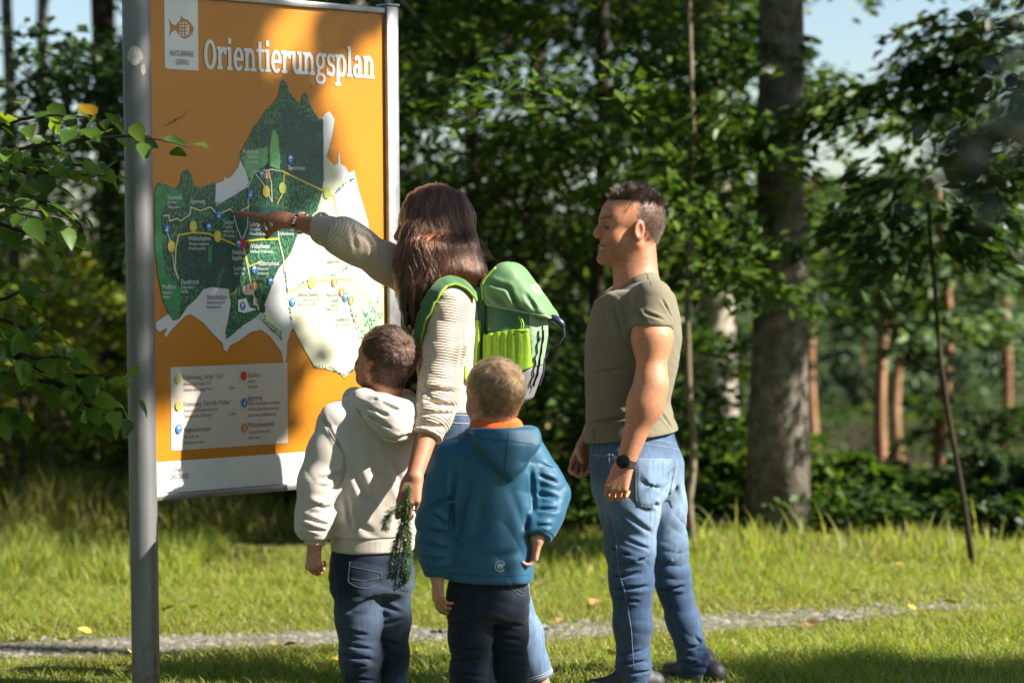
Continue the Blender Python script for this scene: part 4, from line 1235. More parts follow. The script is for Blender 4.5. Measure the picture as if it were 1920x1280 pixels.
def near_branch(name, label, origin, paths, leaves, mat, bark, size, seed, trunk=None, flat=.5, jitter=.05):
    r3 = np.random.default_rng(seed); rr = random.Random(seed)
    root = empty(name, (origin[0], origin[1], 0)); tag(root, label, 'tree')
    if trunk:
        m = MB(); m.tube(trunk, list(np.linspace(.10, .05, len(trunk))), 12); m.build('trunk', bark, root)
    mes = leaf_meshes()
    for me in mes:
        me.materials.append(mat)
    inv = root.matrix_basis.inverted()
    tot = sum(leaves)
    for path, nl, rad in zip(paths, leaves, [.009] * len(paths)):
        m = MB(); m.tube(path, list(np.linspace(rad, .0018, len(path))), 6); m.build('branch', bark, root)
        seg = [np.linalg.norm(np.asarray(path[i + 1]) - np.asarray(path[i])) for i in range(len(path) - 1)]
        cum = np.concatenate([[0], np.cumsum(seg)])
        for k in range(nl):
            s = cum[-1] * (.12 + .88 * (k + rr.random()) / nl)
            i = min(len(seg) - 1, int(np.searchsorted(cum, s) - 1))
            p = mid(path[i], path[i + 1], (s - cum[i]) / seg[i]); t = nrm(np.asarray(path[i + 1]) - np.asarray(path[i]))
            side = nrm(np.cross(t, (0, 0, 1))) * (1 if k % 2 else -1)
            off_ = side * r3.uniform(.01, jitter) + r3.normal(0, .02, 3)
            d = nrm(t * r3.uniform(.2, .9) + side * r3.uniform(.5, 1) + V3(0, 0, r3.uniform(-.7, .1)) + r3.normal(0, .2, 3))
            nz = nrm(V3(0, -.25, 1) + r3.normal(0, flat, 3)); x = nrm(np.cross(d, nz)); nz = np.cross(x, d)
            s_ = size * r3.uniform(.6, 1.2)
            q = p + off_
            o = bpy.data.objects.new('leaf', mes[rr.randrange(5)]); C.objects.link(o)
            o.parent = root; o.matrix_parent_inverse = inv
            o.matrix_basis = Matrix(((x[0] * s_, d[0] * s_, nz[0] * s_, q[0]), (x[1] * s_, d[1] * s_, nz[1] * s_, q[1]), (x[2] * s_, d[2] * s_, nz[2] * s_, q[2]), (0, 0, 0, 1)))
    return root


def build_near():
    M_l = leaf_mat('branch_leaf', [(0, (.045, .095, .012)), (.5, (.078, .150, .018)), (.8, (.125, .205, .026)), (.97, (.16, .20, .035)), (1, (.24, .13, .03))], .5)
    # broad-leaved tree left of the frame: upper lit branch, lower dark one
    tr = [(-2.55, 7.3, 0), (-2.6, 7.3, 1.2), (-2.5, 7.35, 2.4), (-2.6, 7.3, 4.5)]
    b = lambda pts: [P(x, y, d) for x, y, d in pts]
    up = [b([(-220, 330, 7.1), (-60, 300, 7.05), (60, 275, 7.0), (150, 262, 6.95), (240, 255, 6.9), (300, 262, 6.88), (362, 278, 6.86)]),
          b([(-60, 250, 7.1), (30, 225, 7.05), (90, 215, 7.0), (160, 220, 7.0), (215, 235, 6.95)]),
          b([(-100, 330, 7.2), (20, 320, 7.15), (110, 325, 7.1), (200, 330, 7.05)]),
          b([(-100, 380, 7.3), (0, 370, 7.2), (90, 380, 7.15), (150, 420, 7.1), (160, 455, 7.1)]),
          b([(-60, 400, 7.0), (10, 385, 6.95), (70, 395, 6.9), (130, 410, 6.9)]),
          b([(-80, 310, 7.35), (60, 300, 7.3), (150, 310, 7.3), (215, 320, 7.3)]),
          b([(-80, 430, 7.3), (0, 420, 7.25), (60, 440, 7.2), (110, 470, 7.2)])]
    lo = [b([(-160, 640, 7.2), (0, 655, 7.15), (70, 690, 7.1), (130, 740, 7.1), (190, 775, 7.1), (236, 800, 7.1)]),
          b([(-60, 600, 7.2), (10, 600, 7.2), (60, 620, 7.15), (80, 640, 7.1)]),
          b([(-40, 690, 7.1), (50, 710, 7.1), (120, 720, 7.1), (180, 745, 7.05), (238, 770, 7.05)]),
          b([(-60, 570, 7.25), (10, 560, 7.2), (40, 545, 7.2), (85, 548, 7.2)]),
          b([(140, 705, 7.1), (185, 704, 7.08), (225, 695, 7.05)]),
          b([(-40, 740, 7.2), (0, 770, 7.2), (25, 800, 7.2)]),
          b([(20, 660, 7.1), (70, 672, 7.1), (115, 668, 7.1), (150, 680, 7.1)])]
    near_branch('broadleaf_tree', 'broad-leaved branches reaching in from the left, one leaf tip crossing the post', (-2.55, 7.3), up + lo,
                [30, 18, 26, 24, 16, 24, 18, 36, 16, 26, 14, 6, 10, 14], M_l, M_dark, .086, 5, tr)
    # dark branch close to the lens, upper right
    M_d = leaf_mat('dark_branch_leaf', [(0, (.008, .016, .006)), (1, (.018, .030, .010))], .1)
    pts = [[P(x, y, d) for x, y, d in q] for q in (
        [(2100, 150, 2.8), (1990, 215, 2.7), (1920, 255, 2.65), (1850, 280, 2.6), (1780, 285, 2.6)],
        [(2080, 240, 2.6), (1960, 290, 2.6), (1890, 305, 2.55), (1820, 320, 2.55)],
        [(2080, 60, 4.6), (1980, 70, 4.6), (1900, 90, 4.6), (1850, 120, 4.6)],
        [(2080, 200, 4.2), (1980, 210, 4.2), (1900, 220, 4.2), (1830, 240, 4.2), (1760, 235, 4.2)],
        [(2060, 0, 5.2), (1960, 10, 5.2), (1880, 40, 5.2), (1830, 60, 5.2)])]
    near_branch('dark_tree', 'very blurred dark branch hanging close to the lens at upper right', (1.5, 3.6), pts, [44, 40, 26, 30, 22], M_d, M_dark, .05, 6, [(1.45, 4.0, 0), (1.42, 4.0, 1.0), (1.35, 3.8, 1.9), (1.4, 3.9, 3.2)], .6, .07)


# ---- unseen shade trees right of the frame: crowns shaped to cast the dapple
LIT_UV = []


def blocked(c, rad):
    u = sun_uv(c)
    return any(np.linalg.norm(u - q) < r + rad for q, r in LIT_UV)


def build_shade():
    r3 = np.random.default_rng(77)
    # what the photograph shows in sun (no leaves on these sun lines), and what stands in shade
    lit = [(V3(.42, 8.2, z), .30) for z in np.arange(.45, 1.9, .12)] + [(V3(.55, 8.3, z), .2) for z in (.3, .6)]
    lit += [(V3(x, y, 0), .42) for x in np.arange(-2.4, 2.0, .35) for y in (9.3, 9.9, 10.6, 11.3)]
    lit += [(V3(.05, 7.45, 1.3), .20), (V3(.08, 7.45, 1.15), .2), (V3(-.02, 6.95, .9), .22), (V3(-.02, 6.95, .7), .22), (V3(-.05, 6.95, 1.15), .12), (V3(-.58, 7.35, .9), .13), (V3(-.12, 7.6, 1.25), .12), (V3(-.42, 7.35, .85), .10)]
    lit += [(P(x, y, 6.9), r) for x, y, r in ((320, 270, .10), (250, 258, .10), (150, 240, .12), (80, 225, .10), (200, 262, .08))]
    lit += [(board_hit(x, y), r) for x, y, r in ((560, 40, .10), (620, 120, .08), (690, 150, .08), (600, 640, .10), (575, 870, .10), (650, 560, .12), (560, 780, .08), (300, 420, .04), (700, 400, .08), (640, 470, .10), (360, 720, .07), (400, 800, .07), (340, 880, .05), (420, 720, .06), (470, 120, .03), (690, 260, .07))]
    shade = [(V3(x, y, 0), .32, 5) for x in np.arange(.85, 2.7, .3) for y in (7.5, 7.85, 8.2, 8.5)] + [(V3(x, 8.85, 0), .3, 3) for x in np.arange(1.5, 2.7, .3)]
    shade += [(V3(x, y, 0), .3, 4) for x in (-2.2, -1.95, -1.7) for y in (8.0, 8.35)]
    shade += [(V3(-.25, 7.62, 1.68), .16, 6), (V3(-.30, 7.6, 1.55), .16, 6), (V3(-.22, 7.55, 1.50), .12, 4), (V3(-.33, 7.45, 1.22), .13, 3), (V3(-.40, 7.45, 1.15), .10, 2), (V3(-.12, 7.0, .25), .22, 3), (V3(-.4, 7.45, .25), .2, 2), (V3(-.8, 7.75, 1.55), .08, 1)]
    shade += [(board_hit(x, y), .13, 4) for x, y in ((320, 60), (330, 130), (340, 220), (380, 180), (420, 250), (400, 300), (430, 60), (440, 150), (500, 250), (540, 200), (330, 300), (340, 560), (480, 60), (640, 40), (700, 60), (640, 200), (660, 330), (400, 450), (320, 480))]
    shade += [(P(x, y, 7.1), .13, 4) for x, y in ((20, 640), (60, 700), (110, 730), (160, 760), (210, 790), (40, 570), (20, 760), (90, 660), (180, 720), (230, 750), (40, 350), (120, 350), (60, 420), (130, 430), (20, 470), (190, 330))]
    trunk_shade = [(np.array((1.40, 12.75, z)), .14, 3) for z in np.arange(1.75, 4.2, .16)] + [(np.array((1.34, 12.75, z)), .08, 2) for z in np.arange(1.0, 1.8, .16)]  # spots on the thick trunk that the added fourth tree darkens
    LIT_UV.extend((sun_uv(p), r) for p, r in lit)
    trees = [('broadleaf_shade', (5.6, 5.4), 'shade tree standing beyond the right of the frame, nearest the man'), ('broadleaf_shade', (8.0, 6.8), 'shade tree beyond the right of the frame, behind the nearest one'), ('broadleaf_shade', (6.6, 3.2), 'shade tree beyond the right of the frame, close to the camera')]
    trees.append(('broadleaf_shade', (5.6, 12.2), 'unseen tree added beyond the right of the frame to shade the thick trunk'))
    sp = [[], [], [], []]
    for p, r, n_ in trunk_shade:
        for k in range(n_):
            sp[3].append((p + SV * r3.uniform(4.6, 6.4) + E1 * r3.normal(0, r * .6) + E2 * r3.normal(0, r * .6), .32))
    for p, r, n_ in shade:
        for k in range(n_):
            s = r3.uniform(7, 10.5)
            c = p + SV * s + E1 * r3.normal(0, r * .5) + E2 * r3.normal(0, r * .5)  # leaf spray set on the sun line of a spot to shade
            if not blocked(c, .05):
                i = int(np.argmin([np.hypot(c[0] - t[1][0], c[1] - t[1][1]) for t in trees[:3]])); sp[i].append((c, min(.5, r * 1.2)))
    for i, t in enumerate(trees[:3]):
        k = 0
        for _ in range(1500):
            a = r3.uniform(0, 6.28); rr = 2.6 * math.sqrt(r3.random()); z = r3.uniform(3.2, 9.5)
            c = np.array((t[1][0] + rr * math.cos(a), t[1][1] + rr * math.sin(a), z))
            L = r3.uniform(.35, .6)
            if not blocked(c, L * .55):
                sp[i].append((c, L)); k += 1
            if k > 75:
                break
    for i, (nm, (x, y), lab) in enumerate(trees):
        B, D, L = [], [], []
        for c, l_ in sp[i]:
            a = r3.uniform(0, 6.28); d = np.array((math.cos(a), math.sin(a), r3.uniform(-.3, .3)))
            B.append(c - d * l_ * .5); D.append(d); L.append(l_)
        L = np.array(L)
        base = np.array((x, y, 0))
        tree('broadleaf_tree', lab, base, 9.5, .14, M_beech, [('crown', np.array(B), np.array(D), L, LW(L, .5), 75, .10, GREENS, .2, M_leaf)], seed=700 + i)


def build_surround():
    """unseen trees left of and behind the camera, added to cut the sky fill"""
    spots = [(-5.5, 4.0, 'left of the frame, level with the camera'), (-6.5, 8.5, 'left of the frame, level with the board'), (-7.5, 13.5, 'left of the frame, level with the meadow'), (-3.5, -1.5, 'behind the camera to its left'), (0.5, -3.5, 'straight behind the camera'), (4.2, -2.0, 'behind the camera to its right')]
    r3 = np.random.default_rng(123)
    for i, (x, y, lab) in enumerate(spots):
        base = np.array((x, y, 0.))
        B, D, L = crown_points(base, 1.6, 10.5, 3.0, 70, 800 + i, .15)  # crown added out of view to block light from the sky
        L = L * 1.5
        # none of them reaches into the view or onto the sun lines of the clearing
        def clear(p):
            if p[1] > -1.5 and abs(p[0]) < .9 + max(0, p[1]) * .30 and p[2] < 2.6 + max(0, p[1]) * .16:
                return False
            return not (p[0] > 1 and blocked(p, .5))
        kk = [j for j in range(len(B)) if clear(B[j]) and clear(B[j] + D[j] * L[j]) and clear(B[j] + D[j] * L[j] * .5)]
        B, D, L = B[kk], D[kk], L[kk]
        tree('broadleaf_tree', 'added leafy tree blocking sky light, ' + lab, base, 11, .16, M_beech, [('crown', B, D, L, LW(L, .5), 90, .20, GREENS, .2, M_leaf)], seed=810 + i, group='added trees blocking sky light', limbs=False)


build_near()
build_shade()
build_surround()
print('near', round(time.time() - T0, 1))
# ================================================================ implicit surfaces for figures and clothes
_tbl = np.random.default_rng(3).random((32, 32, 32)).astype(np.float32)


def vnoise(p, scale, seed=0):
    """smooth value noise in -1..1"""
    q = p * scale + (seed * 7.31 + 100.0)
    i = np.floor(q).astype(np.int32)
    f = (q - i).astype(np.float32)
    f = f * f * (3 - 2 * f)
    i &= 31
    j = (i + 1) & 31
    x, y, z = f[:, 0], f[:, 1], f[:, 2]
    c = _tbl
    a0 = c[i[:, 0], i[:, 1], i[:, 2]] * (1 - x) + c[j[:, 0], i[:, 1], i[:, 2]] * x
    a1 = c[i[:, 0], j[:, 1], i[:, 2]] * (1 - x) + c[j[:, 0], j[:, 1], i[:, 2]] * x
    b0 = c[i[:, 0], i[:, 1], j[:, 2]] * (1 - x) + c[j[:, 0], i[:, 1], j[:, 2]] * x
    b1 = c[i[:, 0], j[:, 1], j[:, 2]] * (1 - x) + c[j[:, 0], j[:, 1], j[:, 2]] * x
    return ((a0 * (1 - y) + a1 * y) * (1 - z) + (b0 * (1 - y) + b1 * y) * z) * 2 - 1


def f32(a):
    return np.asarray(a, dtype=np.float32)


def smin(a, b, k):
    if k <= 0:
        return np.minimum(a, b)
    h = np.maximum(k - np.abs(a - b), 0) / k
    return np.minimum(a, b) - h * h * k * .25


def smax(a, b, k):
    return -smin(-a, -b, k)


def cap(a, b, ra, rb=None):
    a, b = f32(a), f32(b)
    rb = ra if rb is None else rb
    ba = b - a
    L = float(ba @ ba) + 1e-9

    def f(p):
        pa = p - a
        t = np.clip(pa @ ba / L, 0, 1)
        d = pa - t[:, None] * ba
        return np.sqrt(np.einsum('ij,ij->i', d, d)) - (ra + (rb - ra) * t)
    return f


def ell(c, r, R=None):
    c, r = f32(c), f32(r)
    R = None if R is None else f32(R)          # rows = local axes

    def f(p):
        q = p - c
        if R is not None:
            q = q @ R.T
        k0 = np.sqrt(((q / r) ** 2).sum(1)) + 1e-6
        k1 = np.sqrt(((q / (r * r)) ** 2).sum(1)) + 1e-6
        return k0 * (k0 - 1) / k1
    return f


def rbox(c, half, rad, R=None):
    c, half = f32(c), f32(half)
    R = None if R is None else f32(R)

    def f(p):
        q = p - c
        if R is not None:
            q = q @ R.T
        q = np.abs(q) - (half - rad)
        return np.sqrt((np.maximum(q, 0) ** 2).sum(1)) + np.minimum(q.max(1), 0) - rad
    return f


def plane(pt, n):
    pt, n = f32(pt), f32(nrm(n))
    return lambda p: (p - pt) @ n


def U(k, *fs):
    def f(p):
        d = fs[0](p)
        for g in fs[1:]:
            d = smin(d, g(p), k)
        return d
    return f


def chain(pts, k=.01):
    return bound_pts(U(k, *[cap(pts[i][0], pts[i + 1][0], pts[i][1], pts[i + 1][1]) for i in range(len(pts) - 1)]), [q[0] for q in pts], max(q[1] for q in pts) + .08)


def cut(f, g, k=.004):
    """keep f where g < 0"""
    return lambda p: smax(f(p), g(p), k)


def carve(f, g, k=.004):
    return lambda p: smax(f(p), -g(p), k)


def off(f, r):
    return lambda p: f(p) - r


def disp(f, g):
    return lambda p: f(p) + g(p)


def loft(st, power=2.3, k=.03):
    """stations (z, x, y, a, b, yaw): elliptic sections, a along the facing direction, b sideways"""
    st = np.array(sorted(st), dtype=np.float64)
    zs = st[:, 0]
    # resample smoothly
    zz = np.linspace(zs[0], zs[-1], 60)
    cols = []
    for c in range(1, 6):
        y = np.interp(zz, zs, st[:, c])
        ker = np.array([1, 2, 3, 2, 1.]); ker /= ker.sum()
        yp = np.concatenate([[y[0]] * 2, y, [y[-1]] * 2])
        cols.append(np.convolve(yp, ker, 'valid'))
    zz = zz.astype(np.float32)

    def f(p):
        z = p[:, 2]
        cx, cy, a, b, yaw = (np.interp(z, zz, c).astype(np.float32) for c in cols)
        dx, dy = p[:, 0] - cx, p[:, 1] - cy
        fx, fy = np.cos(yaw), np.sin(yaw)
        u = np.abs(dx * fx + dy * fy) / a
        v = np.abs(-dx * fy + dy * fx) / b
        r = (u ** power + v ** power + 1e-9) ** (1 / power)
        d = (r - 1) * np.minimum(a, b) * .95
        return smax(d, np.maximum(zz[0] - z, z - zz[-1]), k)
    return f


def grad(f, p, e=.0015):
    d0 = f(p)
    g = np.empty_like(p)
    for i in range(3):
        q = p.copy(); q[:, i] += e
        g[:, i] = (f(q) - d0) / e
    return d0, g / (np.sqrt((g ** 2).sum(1)) + 1e-6)[:, None]


def project(f, pts, iters=4, offset=0.0):
    p = f32(pts).reshape(-1, 3).copy()
    for _ in range(iters):
        d, g = grad(f, p)
        p -= (d - offset)[:, None] * g * .9
    return p


def trace(f, pts, offset=0.0):
    """follow the sight lines through pts to the surface f (falls back to the nearest point)"""
    pts = f32(pts).reshape(-1, 3)
    o = f32((0, 0, CAM_H))
    d = pts - o
    L = np.sqrt((d ** 2).sum(1)); d /= L[:, None]
    t = L - .35
    done = np.zeros(len(pts), dtype=bool)
    for _ in range(70):
        dist = f(o + d * t[:, None]) - offset
        done |= np.abs(dist) < .0006
        t = np.where(done, t, t + dist * .7)
    q = o + d * t[:, None]
    bad = (np.abs(f(q) - offset) > .004) | (t > L + .5)
    if bad.any():
        q[bad] = project(f, pts[bad], 5, offset)
    return q


def smooth_line(q, n=2):
    for _ in range(n):
        q[1:-1] = (q[:-2] + 2 * q[1:-1] + q[2:]) / 4
    return q


def sdf_mesh(f, lo, hi, h, project_iters=1):
    lo, hi = f32(lo), f32(hi)
    c = 4
    nc = np.ceil((hi - lo) / (h * c)).astype(int) + 1
    H = h * c
    ax = [lo[i] + (np.arange(nc[i], dtype=np.float32) + .5) * H for i in range(3)]
    cc = np.stack(np.meshgrid(*ax, indexing='ij'), -1).reshape(-1, 3)
    dc = f(cc).reshape(nc)
    act = np.abs(dc) < H * 1.2
    n = nc * c + 1
    vals = np.full(n, 1, dtype=np.float32)
    rep = np.repeat(np.repeat(np.repeat(dc, c, 0), c, 1), c, 2)
    vals[:-1, :-1, :-1] = rep
    # second level: halve the active cells
    ci = np.argwhere(act)
    sub = np.concatenate([ci * 2 + np.array(o_) for o_ in ((a_, b_, d_) for a_ in (0, 1) for b_ in (0, 1) for d_ in (0, 1))])
    H2 = H / 2
    sc = lo + (sub.astype(np.float32) + .5) * H2
    ds = np.concatenate([f(sc[q:q + 300000]) for q in range(0, len(sc), 300000)]) if len(sc) else np.zeros(0)
    v2 = np.repeat(np.repeat(np.repeat(dc, 2, 0), 2, 1), 2, 2)
    v2[tuple(sub.T)] = ds
    vals[:-1, :-1, :-1] = np.repeat(np.repeat(np.repeat(v2, 2, 0), 2, 1), 2, 2)
    a2 = np.zeros(nc * 2, dtype=bool)
    a2[tuple(sub[np.abs(ds) < H2 * 1.35].T)] = True
    m = np.zeros(n, dtype=bool)
    ra = np.repeat(np.repeat(np.repeat(a2, 2, 0), 2, 1), 2, 2)
    m[:-1, :-1, :-1] = ra
    m[1:, :-1, :-1] |= ra; m[:, 1:, :] |= m[:, :-1, :].copy(); m[:, :, 1:] |= m[:, :, :-1].copy()
    idx = np.argwhere(m)
    pts = lo + idx.astype(np.float32) * h
    out = np.empty(len(pts), dtype=np.float32)
    for s in range(0, len(pts), 300000):
        out[s:s + 300000] = f(pts[s:s + 300000])
    vals[m] = out
    ins = vals < 0
    s8 = np.zeros(n - 1, dtype=np.int8)
    for dx in (0, 1):
        for dy in (0, 1):
            for dz in (0, 1):
                s8 += ins[dx:n[0] - 1 + dx, dy:n[1] - 1 + dy, dz:n[2] - 1 + dz]
    cells = np.argwhere((s8 > 0) & (s8 < 8))
    vid = np.full(n - 1, -1, dtype=np.int32)
    vid[cells[:, 0], cells[:, 1], cells[:, 2]] = np.arange(len(cells))
    corners = [(dx, dy, dz) for dx in (0, 1) for dy in (0, 1) for dz in (0, 1)]
    cv = np.stack([vals[cells[:, 0] + a, cells[:, 1] + b, cells[:, 2] + d] for a, b, d in corners], 1)
    acc = np.zeros((len(cells), 3), dtype=np.float32)
    cnt = np.zeros(len(cells), dtype=np.float32)
    co = np.array(corners, dtype=np.float32)
    for i in range(8):
        for j in range(i + 1, 8):
            if np.abs(co[i] - co[j]).sum() == 1:
                a, b = cv[:, i], cv[:, j]
                x = (a < 0) != (b < 0)
                t = np.where(x, a / (a - b + 1e-12), 0)[:, None]
                acc += np.where(x[:, None], co[i] + t * (co[j] - co[i]), 0)
                cnt += x
    V = lo + (cells + acc / cnt[:, None]) * h
    V = V.astype(np.float32)
    quads = []
    for axis in range(3):
        a = [slice(None)] * 3; b = [slice(None)] * 3
        a[axis] = slice(0, -1); b[axis] = slice(1, None)
        e = ins[tuple(a)] != ins[tuple(b)]
        ei = np.argwhere(e)
        o1, o2 = [(1, 2), (2, 0), (0, 1)][axis]
        ok = (ei[:, o1] > 0) & (ei[:, o2] > 0) & (ei[:, o1] < n[o1] - 1) & (ei[:, o2] < n[o2] - 1)
        ei = ei[ok]
        flip = ins[tuple(ei.T)]

        def g(d1, d2):
            q = ei.copy(); q[:, o1] += d1; q[:, o2] += d2
            return vid[tuple(q.T)]
        q = np.stack([g(-1, -1), g(0, -1), g(0, 0), g(-1, 0)], 1)
        q[~flip] = q[~flip][:, ::-1]
        q = q[(q >= 0).all(1)]
        quads.append(q)
    Q = np.concatenate(quads)
    for _ in range(project_iters):
        d, g = grad(f, V, h * .4)
        V -= np.clip(d, -h, h)[:, None] * g * .9
    return V, Q


def sdf_obj(name, f, lo, hi, h, mat, parent, col=None, attrs=None):
    V, Q = sdf_mesh(f, lo, hi, h)
    me = np_mesh(name, V, Q)
    if col is not None:
        set_col(me, col(V))
    for k, g in (attrs or {}).items():
        set_flt(me, g(V), k)
    return link(name, me, mat, parent)


def bounds(pts, pad):
    pts = np.array([np.asarray(p, float) for p in pts])
    return pts.min(0) - pad, pts.max(0) + pad


def folds(axis, freq, amp, seed=0, warp=.9, where=None, sharp=1.0):
    """cloth folds running across `axis`: irregular, fading in and out"""
    axis = f32(nrm(axis))

    def g(p):
        out = np.zeros(len(p), dtype=np.float32)
        if where is not None:
            wt = where(p)
            ix = np.nonzero(wt > .01)[0]
            if not len(ix):
                return out
            q = p[ix]; wt = wt[ix]
        else:
            ix, q, wt = slice(None), p, 1.0
        t = q @ axis * freq
        w = vnoise(q, 8.0, seed) * warp
        x = np.abs(np.sin((t + w) * math.pi))
        m = np.clip(.6 + 1.1 * vnoise(q, 9.0, seed + 2), 0, 1)
        out[ix] = -amp * (x ** (.7 / sharp) - .55) * 2 * m * wt
        return out
    return g


def creases(base, lines, n=5):
    """pressed-in fold lines on the surface `base`: list of (a, b, amp, width)"""
    L = []
    for a, b, am, w in lines:
        q = trace(base, [np.asarray(a) * (1 - t) + np.asarray(b) * t for t in np.linspace(0, 1, n)])
        if np.abs(np.diff(q[:, 1])).max() > .06:
            continue                      # the line would jump from one surface to another
        L.append((smooth_line(q, 1), min(am * 1.15, .62 * w), w))

    def g(p):
        out = np.zeros(len(p), dtype=np.float32)
        for q, am, w in L:
            lo, hi = q.min(0) - 2.2 * w, q.max(0) + 2.2 * w
            ix = np.nonzero(((p > lo) & (p < hi)).all(1))[0]
            if not len(ix):
                continue
            pp = p[ix]
            best = np.full(len(ix), 9., dtype=np.float32); tt = np.zeros(len(ix), dtype=np.float32)
            for k in range(len(q) - 1):
                ba = q[k + 1] - q[k]
                t = np.clip((pp - q[k]) @ ba / (ba @ ba + 1e-9), 0, 1)
                d = np.sqrt((((pp - q[k]) - t[:, None] * ba) ** 2).sum(1))
                c_ = d < best
                best = np.where(c_, d, best); tt = np.where(c_, (k + t) / (len(q) - 1), tt)
            fade = np.sin(np.clip(tt, .01, .99) * math.pi) ** .6
            out[ix] += am * fade * (np.exp(-(best / (w * .45)) ** 2) - .55 * np.exp(-((best - w) / (w * .6)) ** 2))
        return out
    return g


def bounded(f, c, r):
    """evaluate f only within r of c; beyond it a safe distance"""
    c = f32(c)

    def g(p):
        d = np.sqrt(((p - c) ** 2).sum(1)) - r
        out = d + .06
        ix = np.nonzero(d < .0)[0]
        if len(ix):
            out[ix] = f(p[ix])
        return out
    return g


def bound_pts(f, pts, pad):
    pts = np.array([np.asarray(q, float) for q in pts])
    c = (pts.min(0) + pts.max(0)) / 2
    return bounded(f, c, np.linalg.norm(pts - c, axis=1).max() + pad)


def near(pt, r, soft=.5):
    pt = f32(pt)

    def g(p):
        d = np.sqrt(((p - pt) ** 2).sum(1)) / r
        return np.clip((1 - d) / soft, 0, 1)
    return g


def addf(*fs):
    return lambda p: sum(f(p) for f in fs)


def frame(fwd, up=(0, 0, 1)):
    """rows: forward, left, up"""
    f = nrm(fwd); u = np.asarray(up, float)
    l = nrm(np.cross(u, f)); u = np.cross(f, l)
    return np.stack([f, l, u])


# ---------------------------------------------------------------- heads
def head_sdf(o, R, s=1.0, child=False, smile=False):
    """o: midpoint between the ears, R rows = forward, left, up; returns sdf, local-coordinate function"""
    o = np.asarray(o, float)

    def w(x, y, z):
        return o + s * (np.array((x, y, z)) @ R)
    r = lambda *q: tuple(s * c for c in q)
    if child:
        cran = ell(w(-.004, 0, .042), r(.094, .077, .086), R)
        brow = ell(w(.052, 0, .022), r(.038, .058, .040), R)
        jaw = ell(w(.040, 0, -.040), r(.046, .048, .050), R)
        chin = ell(w(.066, 0, -.075), r(.020, .024, .018), R)
        cheek = [ell(w(.054, y * .036, -.026), r(.030, .026, .028), R) for y in (-1, 1)]
        nose = [cap(w(.088, 0, .006), w(.103, 0, -.018), .009 * s, .010 * s)]
    else:
        cran = ell(w(-.004, 0, .040), r(.098, .077, .090), R)
        brow = ell(w(.058, 0, .022), r(.036, .060, .050), R)
        jaw = ell(w(.038, 0, -.050), r(.050, .055, .054), R)
        chin = ell(w(.078, 0, -.096), r(.022, .025, .020), R)
        cheek = [ell(w(.054, y * .042, -.030), r(.030, .022, .030), R) for y in (-1, 1)]
        nose = [cap(w(.092, 0, .016), w(.111, 0, -.020), .0075 * s, .0088 * s), cap(w(.102, -.010, -.026), w(.102, .010, -.026), .0085 * s)]
    jl = [cap(w(-.005, y * .060, -.040), w(.062, y * .022, -.090 if not child else -.068), .016 * s, .014 * s) for y in (-1, 1)]
    zb = -.062 if not child else -.046
    lips = [cap(w(.0905 if not child else .080, -.018, zb + .003), w(.0905 if not child else .080, .018, zb + .003), .007 * s),
            cap(w(.088 if not child else .078, -.016, zb - .010), w(.088 if not child else .078, .016, zb - .010), .0075 * s)]
    sock = [ell(w(.096 if not child else .088, y * .031, .004), r(.014, .018, .012), R) for y in (-1, 1)]
    eye = [ell(w(.076 if not child else .072, y * .031, .003), r(.0125, .0125, .0125), R) for y in (-1, 1)]
    browr = [cap(w(.092 if not child else .083, y * .012, .022), w(.078 if not child else .07, y * .046, .026), .007 * s, .006 * s) for y in (-1, 1)]
    base = U(.035 * s, cran, brow, jaw)
    base = U(.022 * s, base, chin, *cheek, *jl)
    base = U(.012 * s, base, *nose, *browr)
    base = carve(base, U(.01, *sock), .014 * s)
    base = U(.004 * s, base, *eye)
    if smile:
        lips = [chain([(w(.074, -.030, zb + .010), .004 * s), (w(.089, -.016, zb + .004), .0065 * s), (w(.0925, 0, zb + .003), .0068 * s), (w(.089, .016, zb + .004), .0065 * s), (w(.074, .030, zb + .010), .004 * s)], .006),
                chain([(w(.074, -.028, zb + .006), .004 * s), (w(.086, -.015, zb - .010), .007 * s), (w(.0895, 0, zb - .013), .0075 * s), (w(.086, .015, zb - .010), .007 * s), (w(.074, .028, zb + .006), .004 * s)], .006)]
    base = U(.006 * s, base, *lips)
    mouth = chain([(w(.080, -.028, zb + .007), .0022 * s), (w(.096, -.012, zb - .003), .0045 * s), (w(.099, 0, zb - .004), .0045 * s), (w(.096, .012, zb - .003), .0045 * s), (w(.080, .028, zb + .007), .0022 * s)], .003) if smile else cap(w(.099 if not child else .089, -.020, zb - .003), w(.099 if not child else .089, .020, zb - .003), .0035 * s)
    base = carve(base, mouth, .003 * s)
    ears = []
    for y in (-1, 1):
        Re = np.stack([R[0] * .94 + R[1] * y * .34, R[1] * y * .94 - R[0] * .34, R[2]])
        c0 = w(-.006, y * .078, -.002)
        e = ell(c0, r(.019, .010, .031), Re)
        e = carve(e, ell(c0 + s * (.009 * Re[1] + .003 * Re[0] + .003 * R[2]), r(.011, .009, .020), Re), .004 * s)
        ears.append(e)
    base = bounded(U(.006 * s, base, *ears), w(0, 0, .02), .21 * s)
    loc = lambda p: ((np.asarray(p) - o) @ R.T) / s
    return base, loc, w


